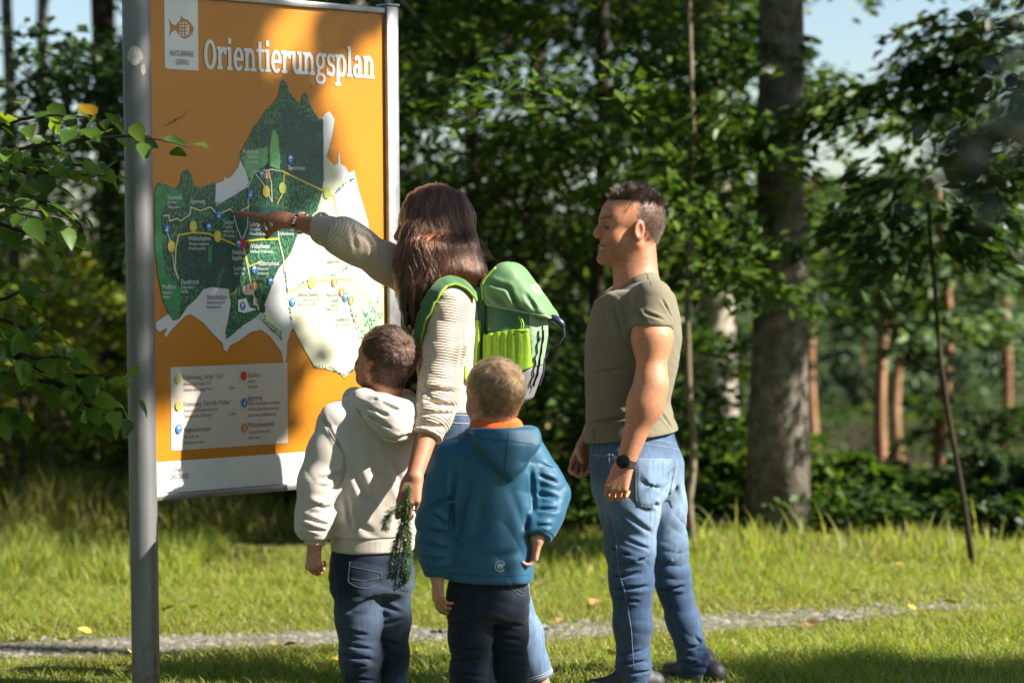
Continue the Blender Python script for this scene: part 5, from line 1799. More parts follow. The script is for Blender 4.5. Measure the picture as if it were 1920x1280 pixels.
def hand_prims(wrist, d, palm_n, thumb_side, s=1.0, curl=(.3, .4, .4), per=None, thumb=(.6, .3), spread=.06, elongate=None):
    """capsules of a hand: d = direction of the fingers, palm_n = direction the palm faces, thumb_side = +1 / -1 along cross(d, palm_n)"""
    d = nrm(d); pn = np.asarray(palm_n, float); pn = nrm(pn - d * (pn @ d))
    sd_ = np.cross(d, pn) * thumb_side
    wrist = np.asarray(wrist, float)
    palm = []
    kn = []
    offs = (.030, .010, -.010, -.029)
    lens = (.090, .094, .090, .082)
    for o_, l_ in zip(offs, lens):
        k = wrist + s * (d * l_ + sd_ * o_)
        kn.append(k)
        palm.append(cap(wrist + s * (d * .012 + sd_ * o_ * .55), k, .0155 * s, .0115 * s))
    palm.append(cap(wrist + s * (d * .02 + sd_ * .02 + pn * .008), wrist + s * (d * .06 + sd_ * .026 + pn * .010), .016 * s, .013 * s))
    fl = ((.040, .025, .020), (.045, .029, .021), (.041, .027, .021), (.032, .020, .018))
    fr = (.0088, .0090, .0086, .0076)
    fingers = []
    tips = []
    for i in range(4):
        cu = (per[i] if per else curl)
        a = kn[i]
        ang = 0
        dd = nrm(d + sd_ * spread * (1.5 - i))
        r0 = fr[i] * s
        segs = []
        for j in range(3):
            ang += cu[j]
            v = dd * math.cos(ang) + pn * math.sin(ang)
            b = a + s * fl[i][j] * v
            segs.append(cap(a, b, r0, r0 * .92))
            r0 *= .92
            a = b
        tips.append((a, v))
        fingers.append(U(.004 * s, *segs))
    a = wrist + s * (d * .030 + sd_ * .026 + pn * .006)
    t1 = nrm(d * math.cos(thumb[0]) + sd_ * math.sin(thumb[0]) + pn * thumb[1])
    b = a + s * .040 * t1
    t2 = nrm(d * math.cos(thumb[0] * .5) + sd_ * math.sin(thumb[0] * .5) * .6 + pn * thumb[1] * 1.6)
    c = b + s * .030 * t2
    t3 = nrm(t2 + pn * .3 - sd_ * .15)
    e = c + s * .026 * t3
    th = U(.005 * s, cap(a, b, .014 * s, .0112 * s), cap(b, c, .0108 * s, .0098 * s), cap(c, e, .0098 * s, .0080 * s))
    fpalm = U(.012 * s, *palm)
    f = U(.004 * s, fpalm, *fingers)
    f = U(.008 * s, f, th)
    return bounded(f, wrist + d * .09 * s, .15 * s), tips


def hair_strands(name, S, r0, r1, mat, parent):
    """S: (n, m, 3) strand points -> hair curves"""
    n, m, _ = S.shape
    hc = bpy.data.hair_curves.new(name)
    hc.add_curves([m] * n)
    hc.attributes['position'].data.foreach_set('vector', f32(S).ravel())
    ra = hc.attributes.get('radius') or hc.attributes.new('radius', 'FLOAT', 'POINT')
    t = np.linspace(0, 1, m)
    ra.data.foreach_set('value', np.tile(f32(r0 + (r1 - r0) * t ** 1.5), n))
    return link(name, hc, mat, parent)


def tri_normals(V, Q):
    n = np.zeros_like(V)
    a, b, c, d = V[Q[:, 0]], V[Q[:, 1]], V[Q[:, 2]], V[Q[:, 3]]
    fn = np.cross(c - a, d - b)
    for i in range(4):
        np.add.at(n, Q[:, i], fn)
    return n / (np.linalg.norm(n, axis=1)[:, None] + 1e-9)


def seam(f, pts, r, name, mat, parent, offset=.0, per=10, ring=False):
    """a stitched seam or cord laid on the surface f through the points"""
    q = []
    for i in range(len(pts) - 1):
        for k in range(per):
            q.append(np.asarray(pts[i], float) * (1 - k / per) + np.asarray(pts[i + 1], float) * k / per)
    q.append(np.asarray(pts[-1], float))
    q = project(f, np.array(q), 5, offset) if ring else trace(f, np.array(q), offset)
    q = project(f, smooth_line(q), 1, offset)
    m = MB(); m.tube(list(q), r, 5)
    return m.build(name, mat, parent)
# ================================================================ materials for people
def skin_mat(name):
    m, n, l, b = newmat(name)
    a = attr(n)
    t = noise(n, l, 75, 6, .7)
    r = ramp(n, [(.28, (.80, .72, .70)), (.72, (1.12, 1.08, 1.05))])
    l.new(t.outputs[0], r.inputs[0])
    c = mixc(n, l, 1.0, a.outputs[0], r.outputs[0], 'MULTIPLY')
    l.new(c, b.inputs['Base Color'])
    b.inputs['Roughness'].default_value = .52
    b.inputs['Subsurface Weight'].default_value = .06
    b.inputs['Subsurface Radius'].default_value = (.012, .005, .003)
    b.inputs['Subsurface Scale'].default_value = 1.0
    t2 = noise(n, l, 330, 4, .7)
    bump(n, l, b, t2.outputs[0], .6, .0011)
    return m


def denim_mat(name):
    m, n, l, b = newmat(name)
    a = attr(n)
    t = noise(n, l, 90, 5, .7, mapping=(1, 1, .12))
    r = ramp(n, [(.3, (.62, .66, .70)), (.7, (1.25, 1.2, 1.16))])
    l.new(t.outputs[0], r.inputs[0])
    c = mixc(n, l, 1.0, a.outputs[0], r.outputs[0], 'MULTIPLY')
    t3 = noise(n, l, 7, 4, .6)
    r3 = ramp(n, [(.35, (.8, .82, .85)), (.65, (1.12, 1.12, 1.1))])
    l.new(t3.outputs[0], r3.inputs[0])
    c = mixc(n, l, 1.0, c, r3.outputs[0], 'MULTIPLY')
    l.new(c, b.inputs['Base Color'])
    b.inputs['Roughness'].default_value = .85
    b.inputs['Specular IOR Level'].default_value = .2
    b.inputs['Sheen Weight'].default_value = .1
    t2 = noise(n, l, 260, 4, .7)
    bump(n, l, b, t2.outputs[0], .5, .0012)
    return m


def cloth_mat(name, col, scale=500, bstr=.35, bdist=.0008, sheen=.1, rough=.9, spec=.2, var=.08, stripe=None):
    m, n, l, b = newmat(name)
    t = noise(n, l, 9, 4)
    lo = tuple(c * (1 - var) for c in col); hi = tuple(min(1, c * (1 + var)) for c in col)
    r = ramp(n, [(.3, lo), (.7, hi)])
    l.new(t.outputs[0], r.inputs[0])
    c = r.outputs[0]
    t2 = noise(n, l, scale, 3, .6)
    h = t2.outputs[0]
    if stripe:
        w = n.new('ShaderNodeTexWave')
        w.inputs['Scale'].default_value = stripe[0]
        w.inputs['Distortion'].default_value = .4
        tc = n.new('ShaderNodeTexCoord'); mp = n.new('ShaderNodeMapping')
        mp.inputs['Rotation'].default_value = (0, stripe[1], 0)
        l.new(tc.outputs['Object'], mp.inputs[0]); l.new(mp.outputs[0], w.inputs[0])
        rr = ramp(n, [(.0, (1 - stripe[2],) * 3), (1, (1 + stripe[2] * .5,) * 3)])
        l.new(w.outputs[0], rr.inputs[0])
        c = mixc(n, l, 1.0, c, rr.outputs[0], 'MULTIPLY')
    l.new(c, b.inputs['Base Color'])
    b.inputs['Roughness'].default_value = rough
    b.inputs['Specular IOR Level'].default_value = spec
    b.inputs['Sheen Weight'].default_value = sheen
    bump(n, l, b, h, bstr, bdist)
    return m


def knit_mat(name, col, period=.0085):
    m, n, l, b = newmat(name)
    a = attr(n, 'rib')
    mu = N(n, 'ShaderNodeMath', operation='MULTIPLY', i_1=2 * math.pi / period)
    l.new(a.outputs['Fac'], mu.inputs[0])
    t = noise(n, l, 130, 3)
    ad = N(n, 'ShaderNodeMath', operation='MULTIPLY_ADD', i_1=2.4)
    l.new(t.outputs[0], ad.inputs[0]); l.new(mu.outputs[0], ad.inputs[2])
    si = N(n, 'ShaderNodeMath', operation='SINE')
    l.new(ad.outputs[0], si.inputs[0])
    r = ramp(n, [(.0, tuple(c * .74 for c in col)), (.4, tuple(c * .95 for c in col)), (1, col)])
    mm = N(n, 'ShaderNodeMath', operation='MULTIPLY_ADD', i_1=.5, i_2=.5)
    l.new(si.outputs[0], mm.inputs[0])
    l.new(mm.outputs[0], r.inputs[0])
    l.new(r.outputs[0], b.inputs['Base Color'])
    b.inputs['Roughness'].default_value = .95
    b.inputs['Specular IOR Level'].default_value = .1
    b.inputs['Sheen Weight'].default_value = .15
    t2 = noise(n, l, 300, 3)
    ad2 = N(n, 'ShaderNodeMath', operation='MULTIPLY_ADD', i_1=.5)
    l.new(t2.outputs[0], ad2.inputs[0]); l.new(mm.outputs[0], ad2.inputs[2])
    bump(n, l, b, ad2.outputs[0], .8, .0022)
    return m


def hair_mat(name, col, rough=.3):
    m = bpy.data.materials.new(name)
    m.use_nodes = True
    n, l = m.node_tree.nodes, m.node_tree.links
    n.clear()
    out = n.new('ShaderNodeOutputMaterial')
    h = n.new('ShaderNodeBsdfHairPrincipled')
    h.parametrization = 'COLOR'
    h.inputs['Roughness'].default_value = rough
    h.inputs['Random Roughness'].default_value = .2
    hi = n.new('ShaderNodeHairInfo')
    r = ramp(n, [(0, tuple(c * .55 for c in col)), (.6, col), (1, tuple(min(1, c * 1.7) for c in col))])
    l.new(hi.outputs['Random'], r.inputs[0])
    l.new(r.outputs[0], h.inputs['Color'])
    l.new(h.outputs[0], out.inputs[0])
    return m


M_skin = skin_mat('skin')
M_denim = denim_mat('denim')
M_stitch = simple('stitch_thread', (.42, .36, .27), .8)
M_stitch_pale = simple('pale_stitch_thread', (.20, .25, .31), .8, nscale=260, namt=.5)
M_shoe = simple('shoe_dark', (.025, .026, .03), .6, bscale=200, bstr=.3)
M_sole = simple('shoe_sole', (.35, .33, .3), .7)
M_eye = simple('eye_dark', (.02, .015, .012), .25)
M_tooth = simple('tooth', (.75, .70, .62), .3)


def lerp(a, b, t):
    return np.asarray(a)[None, :] * (1 - t[:, None]) + np.asarray(b)[None, :] * t[:, None]


def sstep(a, b, x):
    t = np.clip((x - a) / (b - a), 0, 1)
    return t * t * (3 - 2 * t)


def station(pl, pr, py, b, ang, Y):
    A, B = P(pl, py, Y), P(pr, py, Y)
    half = (B[0] - A[0]) / 2
    fx, fy = math.cos(ang), math.sin(ang)
    a = math.sqrt(max(half ** 2 - (b * fy) ** 2, .03 ** 2)) / abs(fx)
    return ((A[2] + B[2]) / 2, (A[0] + B[0]) / 2, Y, a, b, ang)


def shoe(name, ankle, fwd, s, parent, mat=None):
    """low shoe standing on the ground under the ankle"""
    f = nrm((fwd[0], fwd[1], 0)); sd_ = np.array((-f[1], f[0], 0))
    g = np.array((ankle[0], ankle[1], 0.0))
    toe, heel = g + f * .17 * s, g - f * .06 * s
    R = np.stack([f, sd_, np.array((0, 0, 1.))])
    up = U(.04 * s, cap(heel + V3(0, 0, .055 * s), g + f * .06 * s + V3(0, 0, .060 * s), .040 * s, .040 * s),
           cap(g + f * .05 * s + V3(0, 0, .05 * s), toe + V3(0, 0, .038 * s), .042 * s, .034 * s),
           cap(g + V3(0, 0, .07 * s), g + V3(0, 0, .11 * s), .042 * s, .040 * s))
    up = cut(up, plane((0, 0, .022 * s), (0, 0, -1)), .004)
    sole = cut(cut(U(.03, cap(heel, g + f * .06 * s, .042 * s), cap(g + f * .06 * s, toe, .044 * s, .04 * s)), plane((0, 0, .024 * s), (0, 0, 1)), .004),
               plane((0, 0, .001), (0, 0, -1)), .002)
    lo, hi = bounds([heel, toe, g], .07 * s)
    o = sdf_obj(name, up, lo, hi + V3(0, 0, .1 * s), .006, mat or M_shoe, parent)
    so = sdf_obj('sole', sole, lo, hi, .006, M_sole, parent)
    so.parent = o
    return o
# ================================================================ the man in the olive shirt
def build_man():
    Y = 8.24
    root = empty('person', ground_at(1215, Y))
    tag(root, 'man in olive T-shirt and faded blue jeans standing in profile, smiling, hand at his thigh', 'person')
    # --- head
    fh = nrm((-.965, -.20, .10))
    Rh = frame(fh)
    ho = P(1183, 432, Y + .02)
    HS = 1.10
    head, hloc, hw = head_sdf(ho, Rh, HS, smile=True)
    neck = U(.03, cap(hw(-.025, 0, -.02), P(1200, 528, Y), .058, .064), cap(hw(.01, 0, -.07), P(1180, 535, Y), .045, .055))
    SL, SR = P(1224, 560, Y - .19), P(1166, 552, Y + .19)
    NB = P(1197, 530, Y)
    st = [station(1122, 1262, 545, .15, 3.34, Y), station(1108, 1272, 590, .19, 3.34, Y), station(1099, 1277, 630, .195, 3.32, Y),
          station(1096, 1270, 690, .185, 3.22, Y), station(1098, 1256, 755, .165, 3.05, Y), station(1099, 1268, 800, .172, 2.9, Y),
          station(1098, 1282, 840, .182, 2.78, Y)]
    torso = loft(st)
    trap = U(.05, cap(NB + V3(.01, 0, .0), SL + V3(-.0, .05, -.004), .054, .054), cap(NB, SR, .052, .056))
    EL, WL = P(1221, 722, Y - .25), P(1173, 868, Y - .255)
    ER, WR = P(1150, 730, Y + .27), P(1104, 824, Y + .13)
    mid = lambda a, b, t: a * (1 - t) + b * t
    armL = chain([(SL, .042), (mid(SL, EL, .45), .0585), (EL, .046), (mid(EL, WL, .25), .050), (WL, .030)], .05)
    armR = chain([(SR, .042), (mid(SR, ER, .45), .0585), (ER, .046), (mid(ER, WR, .25), .049), (WR, .030)], .05)
    hl, _ = hand_prims(WL, P(1152, 925, Y - .27) - WL, (.35, 1, -.1), -1, 1.0,
                       per=[(.75, 1.0, .7), (.8, 1.05, .7), (.85, 1.05, .7), (.85, 1.0, .7)], thumb=(.25, .5), spread=.02)
    hr, _ = hand_prims(WR, P(1083, 880, Y + .11) - WR, (.45, -1, 0), 1, .98,
                       per=[(.35, .8, .5), (.5, .9, .6), (.6, 1.0, .6), (.7, 1.0, .6)], thumb=(.15, .8), spread=.05)
    # --- legs
    HL, HR = P(1178, 880, Y - .085), P(1222, 880, Y + .085)
    KL, KR = P(1184, 1092, Y - .10), P(1259, 1080, Y + .11)
    AL, AR = P(1189, 1288, Y - .08), P(1314, 1286, Y + .14)
    legs = U(.05, chain([(HL, .090), (KL, .062), (mid(KL, AL, .4), .058), (AL, .042)], .03), chain([(HR, .090), (KR, .060), (mid(KR, AR, .4), .054), (AR, .042)], .03))
    pelv = loft([station(1110, 1246, 780, .15, 2.85, Y), station(1108, 1262, 815, .160, 2.8, Y), station(1108, 1278, 870, .175, 2.72, Y), station(1114, 1270, 925, .16, 2.7, Y)])
    body = U(.03, head, neck)
    body = U(.04, body, cut(off(torso, -.016), plane(P(1190, 780, Y), (0, 0, -1)), .01), off(trap, -.024), off(pelv, -.016))
    body = U(.03, body, armL, armR, off(legs, -.014))
    body = U(.012, body, hl, hr)
    skin = np.array((.47, .215, .118)); hairc = np.array((.030, .020, .016))

    def bcol(V):
        q = hloc(V)
        x, y, z = q[:, 0], q[:, 1], q[:, 2]
        c = np.tile(skin, (len(V), 1))
        inhead = (np.abs(x) < .14) & (np.abs(y) < .1) & (z > -.10) & (z < .16)
        nz = vnoise(V, 60, 1) * .006
        fade = sstep(.030, .014, x - .35 * np.maximum(z - .035, 0) + nz) * sstep(-.050, -.028, z + nz + .15 * (x + .06)) * (np.abs(y) < .0845)
        fade *= sstep(.010, -.012, x + np.maximum(0, .028 - z) * 1.2)
        top = sstep(.080, .092, z - .10 * (x < 0) * np.abs(x) + nz) * sstep(.088, .074, x + nz)
        c = np.where(inhead[:, None], lerp(skin, skin * .30 + hairc, fade * .75) if False else c * (1 - .78 * fade[:, None]) + np.array((.035, .03, .03)) * fade[:, None], c)
        c = np.where(inhead[:, None], c * (1 - top[:, None]) + hairc * top[:, None], c)
        stub = sstep(-.030, -.060, z) * sstep(-.02, .03, x) * inhead * (z > -.12)
        c = c * (1 - .20 * stub[:, None] * (1 + vnoise(V, 180, 4)[:, None] * .5))
        lips = np.exp(-((z + .064) / .010) ** 2) * sstep(.086, .092, x) * (np.abs(y) < .024)
        c = c * (1 - .5 * lips[:, None]) + np.array((.36, .10, .085)) * .5 * lips[:, None]
        br = np.exp(-((z - .0265 - .1 * np.abs(y)) / .0065) ** 2) * sstep(.056, .066, x) * (np.abs(y) > .008) * (np.abs(y) < .058)
        eye = np.exp(-(((z - .003) / .011) ** 2 + ((np.abs(y) - .032) / .020) ** 2)) * sstep(.05, .07, x)
        c = c * (1 - .42 * eye[:, None])
        c = c * (1 - .8 * br[:, None]) + hairc * .8 * br[:, None]
        cheek = np.exp(-(((z + .025) / .025) ** 2 + ((x - .065) / .03) ** 2)) * inhead
        c = c * (1 + cheek[:, None] * np.array((.06, -.06, -.06)))
        ear = inhead & (np.abs(y) > .080) & (np.abs(z) < .04)
        c = np.where(ear[:, None], c * np.array((1.08, .88, .86)), c)
        return c
    lo, hi = bounds([ho + V3(0, 0, .16), P(1066, 900, Y), P(1345, 1290, Y), SL, SR, EL, ER, V3(.3, Y, .03)], .16)
    lo[2] = .02
    bo = sdf_obj('body', body, lo, hi, .0042, M_skin, root, bcol)
    V = np.empty(len(bo.data.vertices) * 3, dtype=np.float32); bo.data.vertices.foreach_get('co', V); V = V.reshape(-1, 3)
    Nn = np.empty_like(V).ravel(); bo.data.vertices.foreach_get('normal', Nn); Nn = Nn.reshape(-1, 3)
    q = hloc(V)
    r2 = np.random.default_rng(5)
    M_h = hair_mat('hair_black', (.020, .013, .010), .28)
    # hair on top, brushed up and back
    topm = np.where((q[:, 2] > .083 - .1 * np.minimum(q[:, 0], 0) * -1 * 0) & (q[:, 0] < .080) & (q[:, 2] < .2) & (np.abs(q[:, 1]) < .075) & (q[:, 2] > .088 - .25 * np.maximum(0, -q[:, 0] - .05)))[0]
    ii = r2.choice(topm, 5200)
    root_p = V[ii] + r2.normal(0, .0016, (len(ii), 3)); nn = Nn[ii]
    L = (.024 + .008 * sstep(-.09, .06, q[ii, 0]) - .012 * sstep(.05, .08, q[ii, 0])) * r2.uniform(.7, 1.15, len(ii))
    clump = np.stack([vnoise(root_p, 75, 11), vnoise(root_p, 75, 12), vnoise(root_p, 75, 13)], 1)
    dirv = nn * .8 + np.array((0, 0, .55)) + clump * .55 + r2.normal(0, .13, (len(ii), 3)) - Rh[0] * .45
    dirv /= np.linalg.norm(dirv, axis=1)[:, None]
    bend = np.array((0, 0, -.25)) + clump * .4
    S = np.stack([root_p + dirv * (L * t)[:, None] + bend * (L * t * t)[:, None] for t in np.linspace(0, 1, 5)], 1)
    hair_strands('hair', S, .00055, .00025, M_h, root)
    fm = np.where((q[:, 0] < .000 + .18 * np.maximum(q[:, 2] - .035, 0)) & (q[:, 2] > -.03) & (q[:, 2] < .10) & (np.abs(q[:, 0]) < .13) & ((q[:, 0] < -.025) | (q[:, 2] > .035)) & (np.abs(q[:, 1]) < .086))[0]
    ii = r2.choice(fm, 9000)
    root_p = V[ii] + r2.normal(0, .002, (len(ii), 3)); nn = Nn[ii]
    dirv = nn * .6 + np.array((0, 0, -.5)) - Rh[0] * .5 + r2.normal(0, .2, (len(ii), 3))
    S = np.stack([root_p + dirv * (.0045 * t) for t in np.linspace(0, 1, 3)], 1)
    hair_strands('hair', S, .00030, .00018, M_h, root)
    # eyelashes, eye
    for sgn in (1, -1):
        m = MB()
        m.tube([hw(.0895, sgn * .018, .0015), hw(.0915, sgn * .030, .0005), hw(.086, sgn * .042, .000), hw(.080, sgn * .049, -.002)], [.0022, .0036, .0032, .0012], 6)
        m.build('eyelid_line', M_eye, root)
    m = MB(); m.tube([hw(.0865, -.018, -.0615), hw(.0925, -.009, -.0635), hw(.0940, 0, -.064), hw(.0925, .009, -.0635), hw(.0865, .018, -.0615)], .0032, 6)
    m.build('teeth', M_tooth, root)
    # --- shirt
    slv = lambda S, E, rr: cut(chain([(S + V3(0, .004, -.002), rr + .012), (mid(S, E, .3), rr + .011), (mid(S, E, .5), rr + .011)], .02), plane(mid(S, E, .345), E - S), .003)
    shirt = U(.05, torso, off(trap, .002))
    shirt = U(.028, shirt, slv(SL, EL, .055), slv(SR, ER, .055))
    cl = [(P(a, b, Y - .2), P(c, d, Y - .2), am, w) for a, b, c, d, am, w in [
        (1180, 720, 1102, 742, .005, .016), (1185, 750, 1100, 772, .006, .018), (1190, 780, 1104, 795, .005, .016), (1178, 690, 1110, 700, .004, .016),
        (1250, 760, 1272, 795, .006, .014), (1240, 775, 1262, 806, .005, .012), (1206, 585, 1245, 600, .005, .010), (1190, 575, 1212, 606, .005, .010), (1240, 560, 1262, 600, .006, .010), (1185, 600, 1196, 560, .005, .012), (1112, 800, 1118, 828, .005, .010), (1170, 640, 1150, 560, .004, .016)]]
    fo = addf(creases(shirt, cl), folds((.25, 0, 1), 14, .0022, 3, 1.1, lambda p: sstep(1.15, .95, p[:, 2])),
              folds((.5, 0, .9), 22, .0009, 15, 1.2))
    shirt = disp(shirt, fo)
    hemA, hemB = P(1100, 829, Y), P(1276, 806, Y)
    shirt = cut(shirt, plane(hemA, np.cross(hemB - hemA, V3(0, 1, 0)) * np.sign(np.cross(hemB - hemA, V3(0, 1, 0))[2]) * -1), .004)
    nA, nB = P(1214, 497, Y - .06), P(1124, 558, Y)
    nv = np.cross(nB - nA, V3(0, 1, 0)); nv = nv * np.sign(nv[2])
    shirt = cut(shirt, plane(nA, nv), .004)
    shirt = cut(shirt, plane(P(1236, 491, Y), (.25, 0, 1)), .004)
    shirt = carve(shirt, U(.03, cap(P(1190, 470, Y), NB + V3(-.005, 0, .02), .072, .072)), .004)
    M_sh = cloth_mat('olive_jersey', (.165, .148, .098), 700, .4, .0007, .12, stripe=None, var=.07)
    lo2, hi2 = bounds([SL, SR, mid(SL, EL, .6), mid(SR, ER, .6), P(1090, 835, Y), P(1285, 800, Y), P(1230, 480, Y)], .13)
    sh = sdf_obj('t_shirt', shirt, lo2, hi2, .0040, M_sh, root)
    M_shs = simple('olive_seam', (.15, .135, .09), .9)
    a = mid(SL, EL, .30)
    ring = [a + .075 * (math.cos(w) * V3(1, 0, .0) + math.sin(w) * V3(0, -1, .0)) for w in np.linspace(0, 2 * math.pi, 13)]
    seam(shirt, ring, .0012, 'sleeve_hem_stitch', M_shs, sh, .0002, 5, True)
    seam(shirt, [P(1212, 500, Y - .09), P(1216, 520, Y - .12), P(1222, 535, Y - .15)], .0012, 'shoulder_seam', M_shs, sh, .0002, 5)
    # --- jeans
    jl = chain([(HL, .104), (mid(HL, KL, .35), .100), (mid(HL, KL, .7), .080), (KL, .071), (mid(KL, AL, .4), .061), (mid(KL, AL, .8), .055), (AL, .060)], .03)
    jr = chain([(HR, .100), (mid(HR, KR, .35), .092), (mid(HR, KR, .7), .072), (KR, .062), (mid(KR, AR, .4), .054), (mid(KR, AR, .8), .052), (AR, .060)], .03)
    jeans = lambda p: np.where(p[:, 2] > .55, smin(jl(p), jr(p), .045), smin(jl(p), jr(p), .008))
    pel = off(pelv, .001)
    jeans = U(.05, jeans, pel)
    jeans = carve(jeans, cap(P(1268, 925, Y - .02), P(1225, 985, Y - .05), .018, .010), .03)
    yn = Y - .22
    cl = [(P(a, b, yn), P(c, d, yn), am, w) for a, b, c, d, am, w in [
        (1140, 1085, 1205, 1072, .011, .016), (1146, 1104, 1220, 1098, .011, .016), (1152, 1062, 1218, 1042, .009, .014), (1150, 1120, 1200, 1128, .008, .012),
        (1135, 1020, 1215, 1055, .008, .014), (1172, 1010, 1218, 1030, .006, .012), (1170, 960, 1222, 1000, .006, .016), (1160, 1245, 1215, 1238, .009, .013), (1160, 1228, 1205, 1218, .006, .010), (1178, 1262, 1222, 1256, .008, .011),
        (1200, 905, 1240, 915, .008, .014), (1245, 900, 1262, 880, .008, .014), (1196, 925, 1236, 950, .007, .014)]]
    yf = Y - .02
    cl += [(P(a, b, yf), P(c, d, yf), am, w) for a, b, c, d, am, w in [
        (1225, 1085, 1280, 1060, .010, .015), (1235, 1105, 1285, 1098, .010, .015), (1225, 1050, 1270, 1015, .008, .014), (1285, 1215, 1332, 1205, .009, .012), (1275, 1240, 1330, 1240, .010, .013), (1222, 1020, 1262, 1005, .008, .014), (1230, 1070, 1275, 1035, .006, .010)]]
    fo = addf(creases(jeans, cl), folds((.35, .1, 1), 22, .0030, 21, .9, near(KL + V3(0, 0, -.01), .18)), folds((-.3, .1, 1), 22, .0030, 23, .9, near(KR, .18)),
              folds((.2, 0, 1), 30, .0030, 25, .9, lambda p: sstep(.22, .08, p[:, 2])),
              folds((.3, .4, 1), 12, .0016, 29, 1.4))
    jeans = disp(jeans, fo)
    jeans = cut(jeans, plane(P(1190, 786, Y), (-.06, 0, 1)), .004)
    jeans = cut(jeans, plane((0, 0, .030), (0, 0, -1)), .006)

    def jcol(V):
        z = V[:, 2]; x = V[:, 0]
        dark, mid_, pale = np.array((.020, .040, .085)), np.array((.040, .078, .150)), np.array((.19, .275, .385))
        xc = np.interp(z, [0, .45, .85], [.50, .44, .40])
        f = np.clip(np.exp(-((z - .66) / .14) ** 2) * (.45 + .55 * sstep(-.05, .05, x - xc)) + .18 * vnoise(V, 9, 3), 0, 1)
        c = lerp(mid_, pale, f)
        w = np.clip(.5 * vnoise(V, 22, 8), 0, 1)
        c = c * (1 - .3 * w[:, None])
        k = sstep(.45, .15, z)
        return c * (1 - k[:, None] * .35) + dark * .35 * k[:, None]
    lo3, hi3 = bounds([P(1095, 780, Y), P(1290, 780, Y), AL, AR, HL, HR, V3(.4, Y, .05)], .13)
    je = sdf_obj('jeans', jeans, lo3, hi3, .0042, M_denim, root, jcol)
    yb = Y - .22
    # outseam, back pockets, yoke and waistband, stitched
    seam(jeans, [P(1142, 850, Y - .3), P(1148, 960, Y - .3), P(1155, 1010, Y - .3), P(1160, 1070, Y - .3), P(1172, 1110, Y - .3), P(1184, 1180, Y - .3), P(1188, 1250, Y - .3)], .0010, 'outseam', M_stitch_pale, je, .0006, 8)
    pk = [P(1190, 858, yb), P(1190, 935, yb), P(1196, 950, yb), P(1222, 955, yb), P(1232, 935, yb), P(1255, 900, yb + .03), P(1262, 860, yb + .03)]
    pmb = MB()
    q = []
    for i in range(len(pk) - 1):
        for k in range(6):
            q.append(pk[i] * (1 - k / 6) + pk[i + 1] * k / 6)
    q.append(pk[-1])
    for k in range(1, 8):
        q.append(pk[-1] * (1 - k / 8) + pk[0] * k / 8)
    q = np.array(q); cen = q.mean(0)
    rows = [trace(jeans, cen + (q - cen) * s_, .0035 if s_ < .99 else .0004) for s_ in (1.0, .97, .7, .4, .1)]
    vs = np.concatenate(rows); n_ = len(q)
    fs = [[i * n_ + k, i * n_ + (k + 1) % n_, (i + 1) * n_ + (k + 1) % n_, (i + 1) * n_ + k] for i in range(4) for k in range(n_)]
    me = np_mesh('back_pocket', vs, np.array(fs)); set_col(me, np.tile((.135, .205, .30), (len(vs), 1)) * (1 + .35 * vnoise(f32(vs), 25, 5)[:, None]))
    po = link('back_pocket', me, M_denim, je)
    seam(jeans, [p_ + (cen - p_) * .08 for p_ in pk], .0008, 'pocket_stitch', M_stitch_pale, je, .0038, 6)
    seam(jeans, [pk[0] + V3(0, 0, -.004), pk[-1] + V3(0, 0, -.004)], .0014, 'pocket_edge', M_stitch_pale, je, .0036, 8)
    yb2 = Y - .1
    seam(jeans, [P(1268, 860, yb2), P(1262, 900, yb2), P(1256, 925, yb2), P(1262, 950, yb2 + .05)], .0014, 'pocket_edge', M_stitch_pale, je, .002, 6)
    seam(jeans, [P(1205, 822, yb), P(1240, 826, yb), P(1276, 834, Y - .05)], .0011, 'waistband_stitch', M_stitch_pale, je, .0008, 8)
    seam(jeans, [P(1205, 832, yb), P(1240, 836, yb), P(1276, 843, Y - .05)], .0011, 'waistband_stitch', M_stitch_pale, je, .0008, 8)
    seam(jeans, [P(1106, 852, Y - .25), P(1130, 855, Y - .3), P(1150, 852, Y - .3)], .0011, 'pocket_edge', M_stitch_pale, je, .001, 6)
    # shoes
    shoe('shoe', AL + V3(.015, 0, 0), (-.9, -.1, 0), .9, root); shoe('shoe', AR + V3(.01, 0, 0), (-.6, .6, 0), .9, root)
    # watch and ring
    ax = nrm(WL - EL)
    wc = WL - ax * .004
    out_n = nrm(np.array((-.30, -1, .1)) - ax * (np.array((-.30, -1, .1)) @ ax)); sdv = np.cross(ax, out_n)
    m = MB()
    pts = [wc + (.0345 * math.cos(t)) * out_n + (.036 * math.sin(t)) * sdv for t in np.linspace(0, 2 * math.pi, 25)]
    for i in range(24):
        a_, b_ = pts[i], pts[i + 1]
        t_ = nrm(b_ - a_); o_ = np.cross(t_, ax)
        m.add([a_ - ax * .011, a_ + ax * .011, b_ + ax * .011, b_ - ax * .011], [(0, 1, 2, 3)])
    wo = m.build('watch', simple('watch_strap', (.03, .03, .032), .5), root)
    m = MB(); m.tube([wc + out_n * .030, wc + out_n * .0415, wc + out_n * .043], [.0225, .0225, .0205], 28)
    m.build('watch_case', simple('watch_case', (.012, .012, .014), .3, .6), wo, smooth='auto')
    return root


build_man()
print('man', round(time.time() - T0, 1))
# ================================================================ the woman with the rucksack
def stab(cx, py, a, b, ang, Y):
    p = P(cx, py, Y)
    return (p[2], p[0], p[1], a, b, ang)


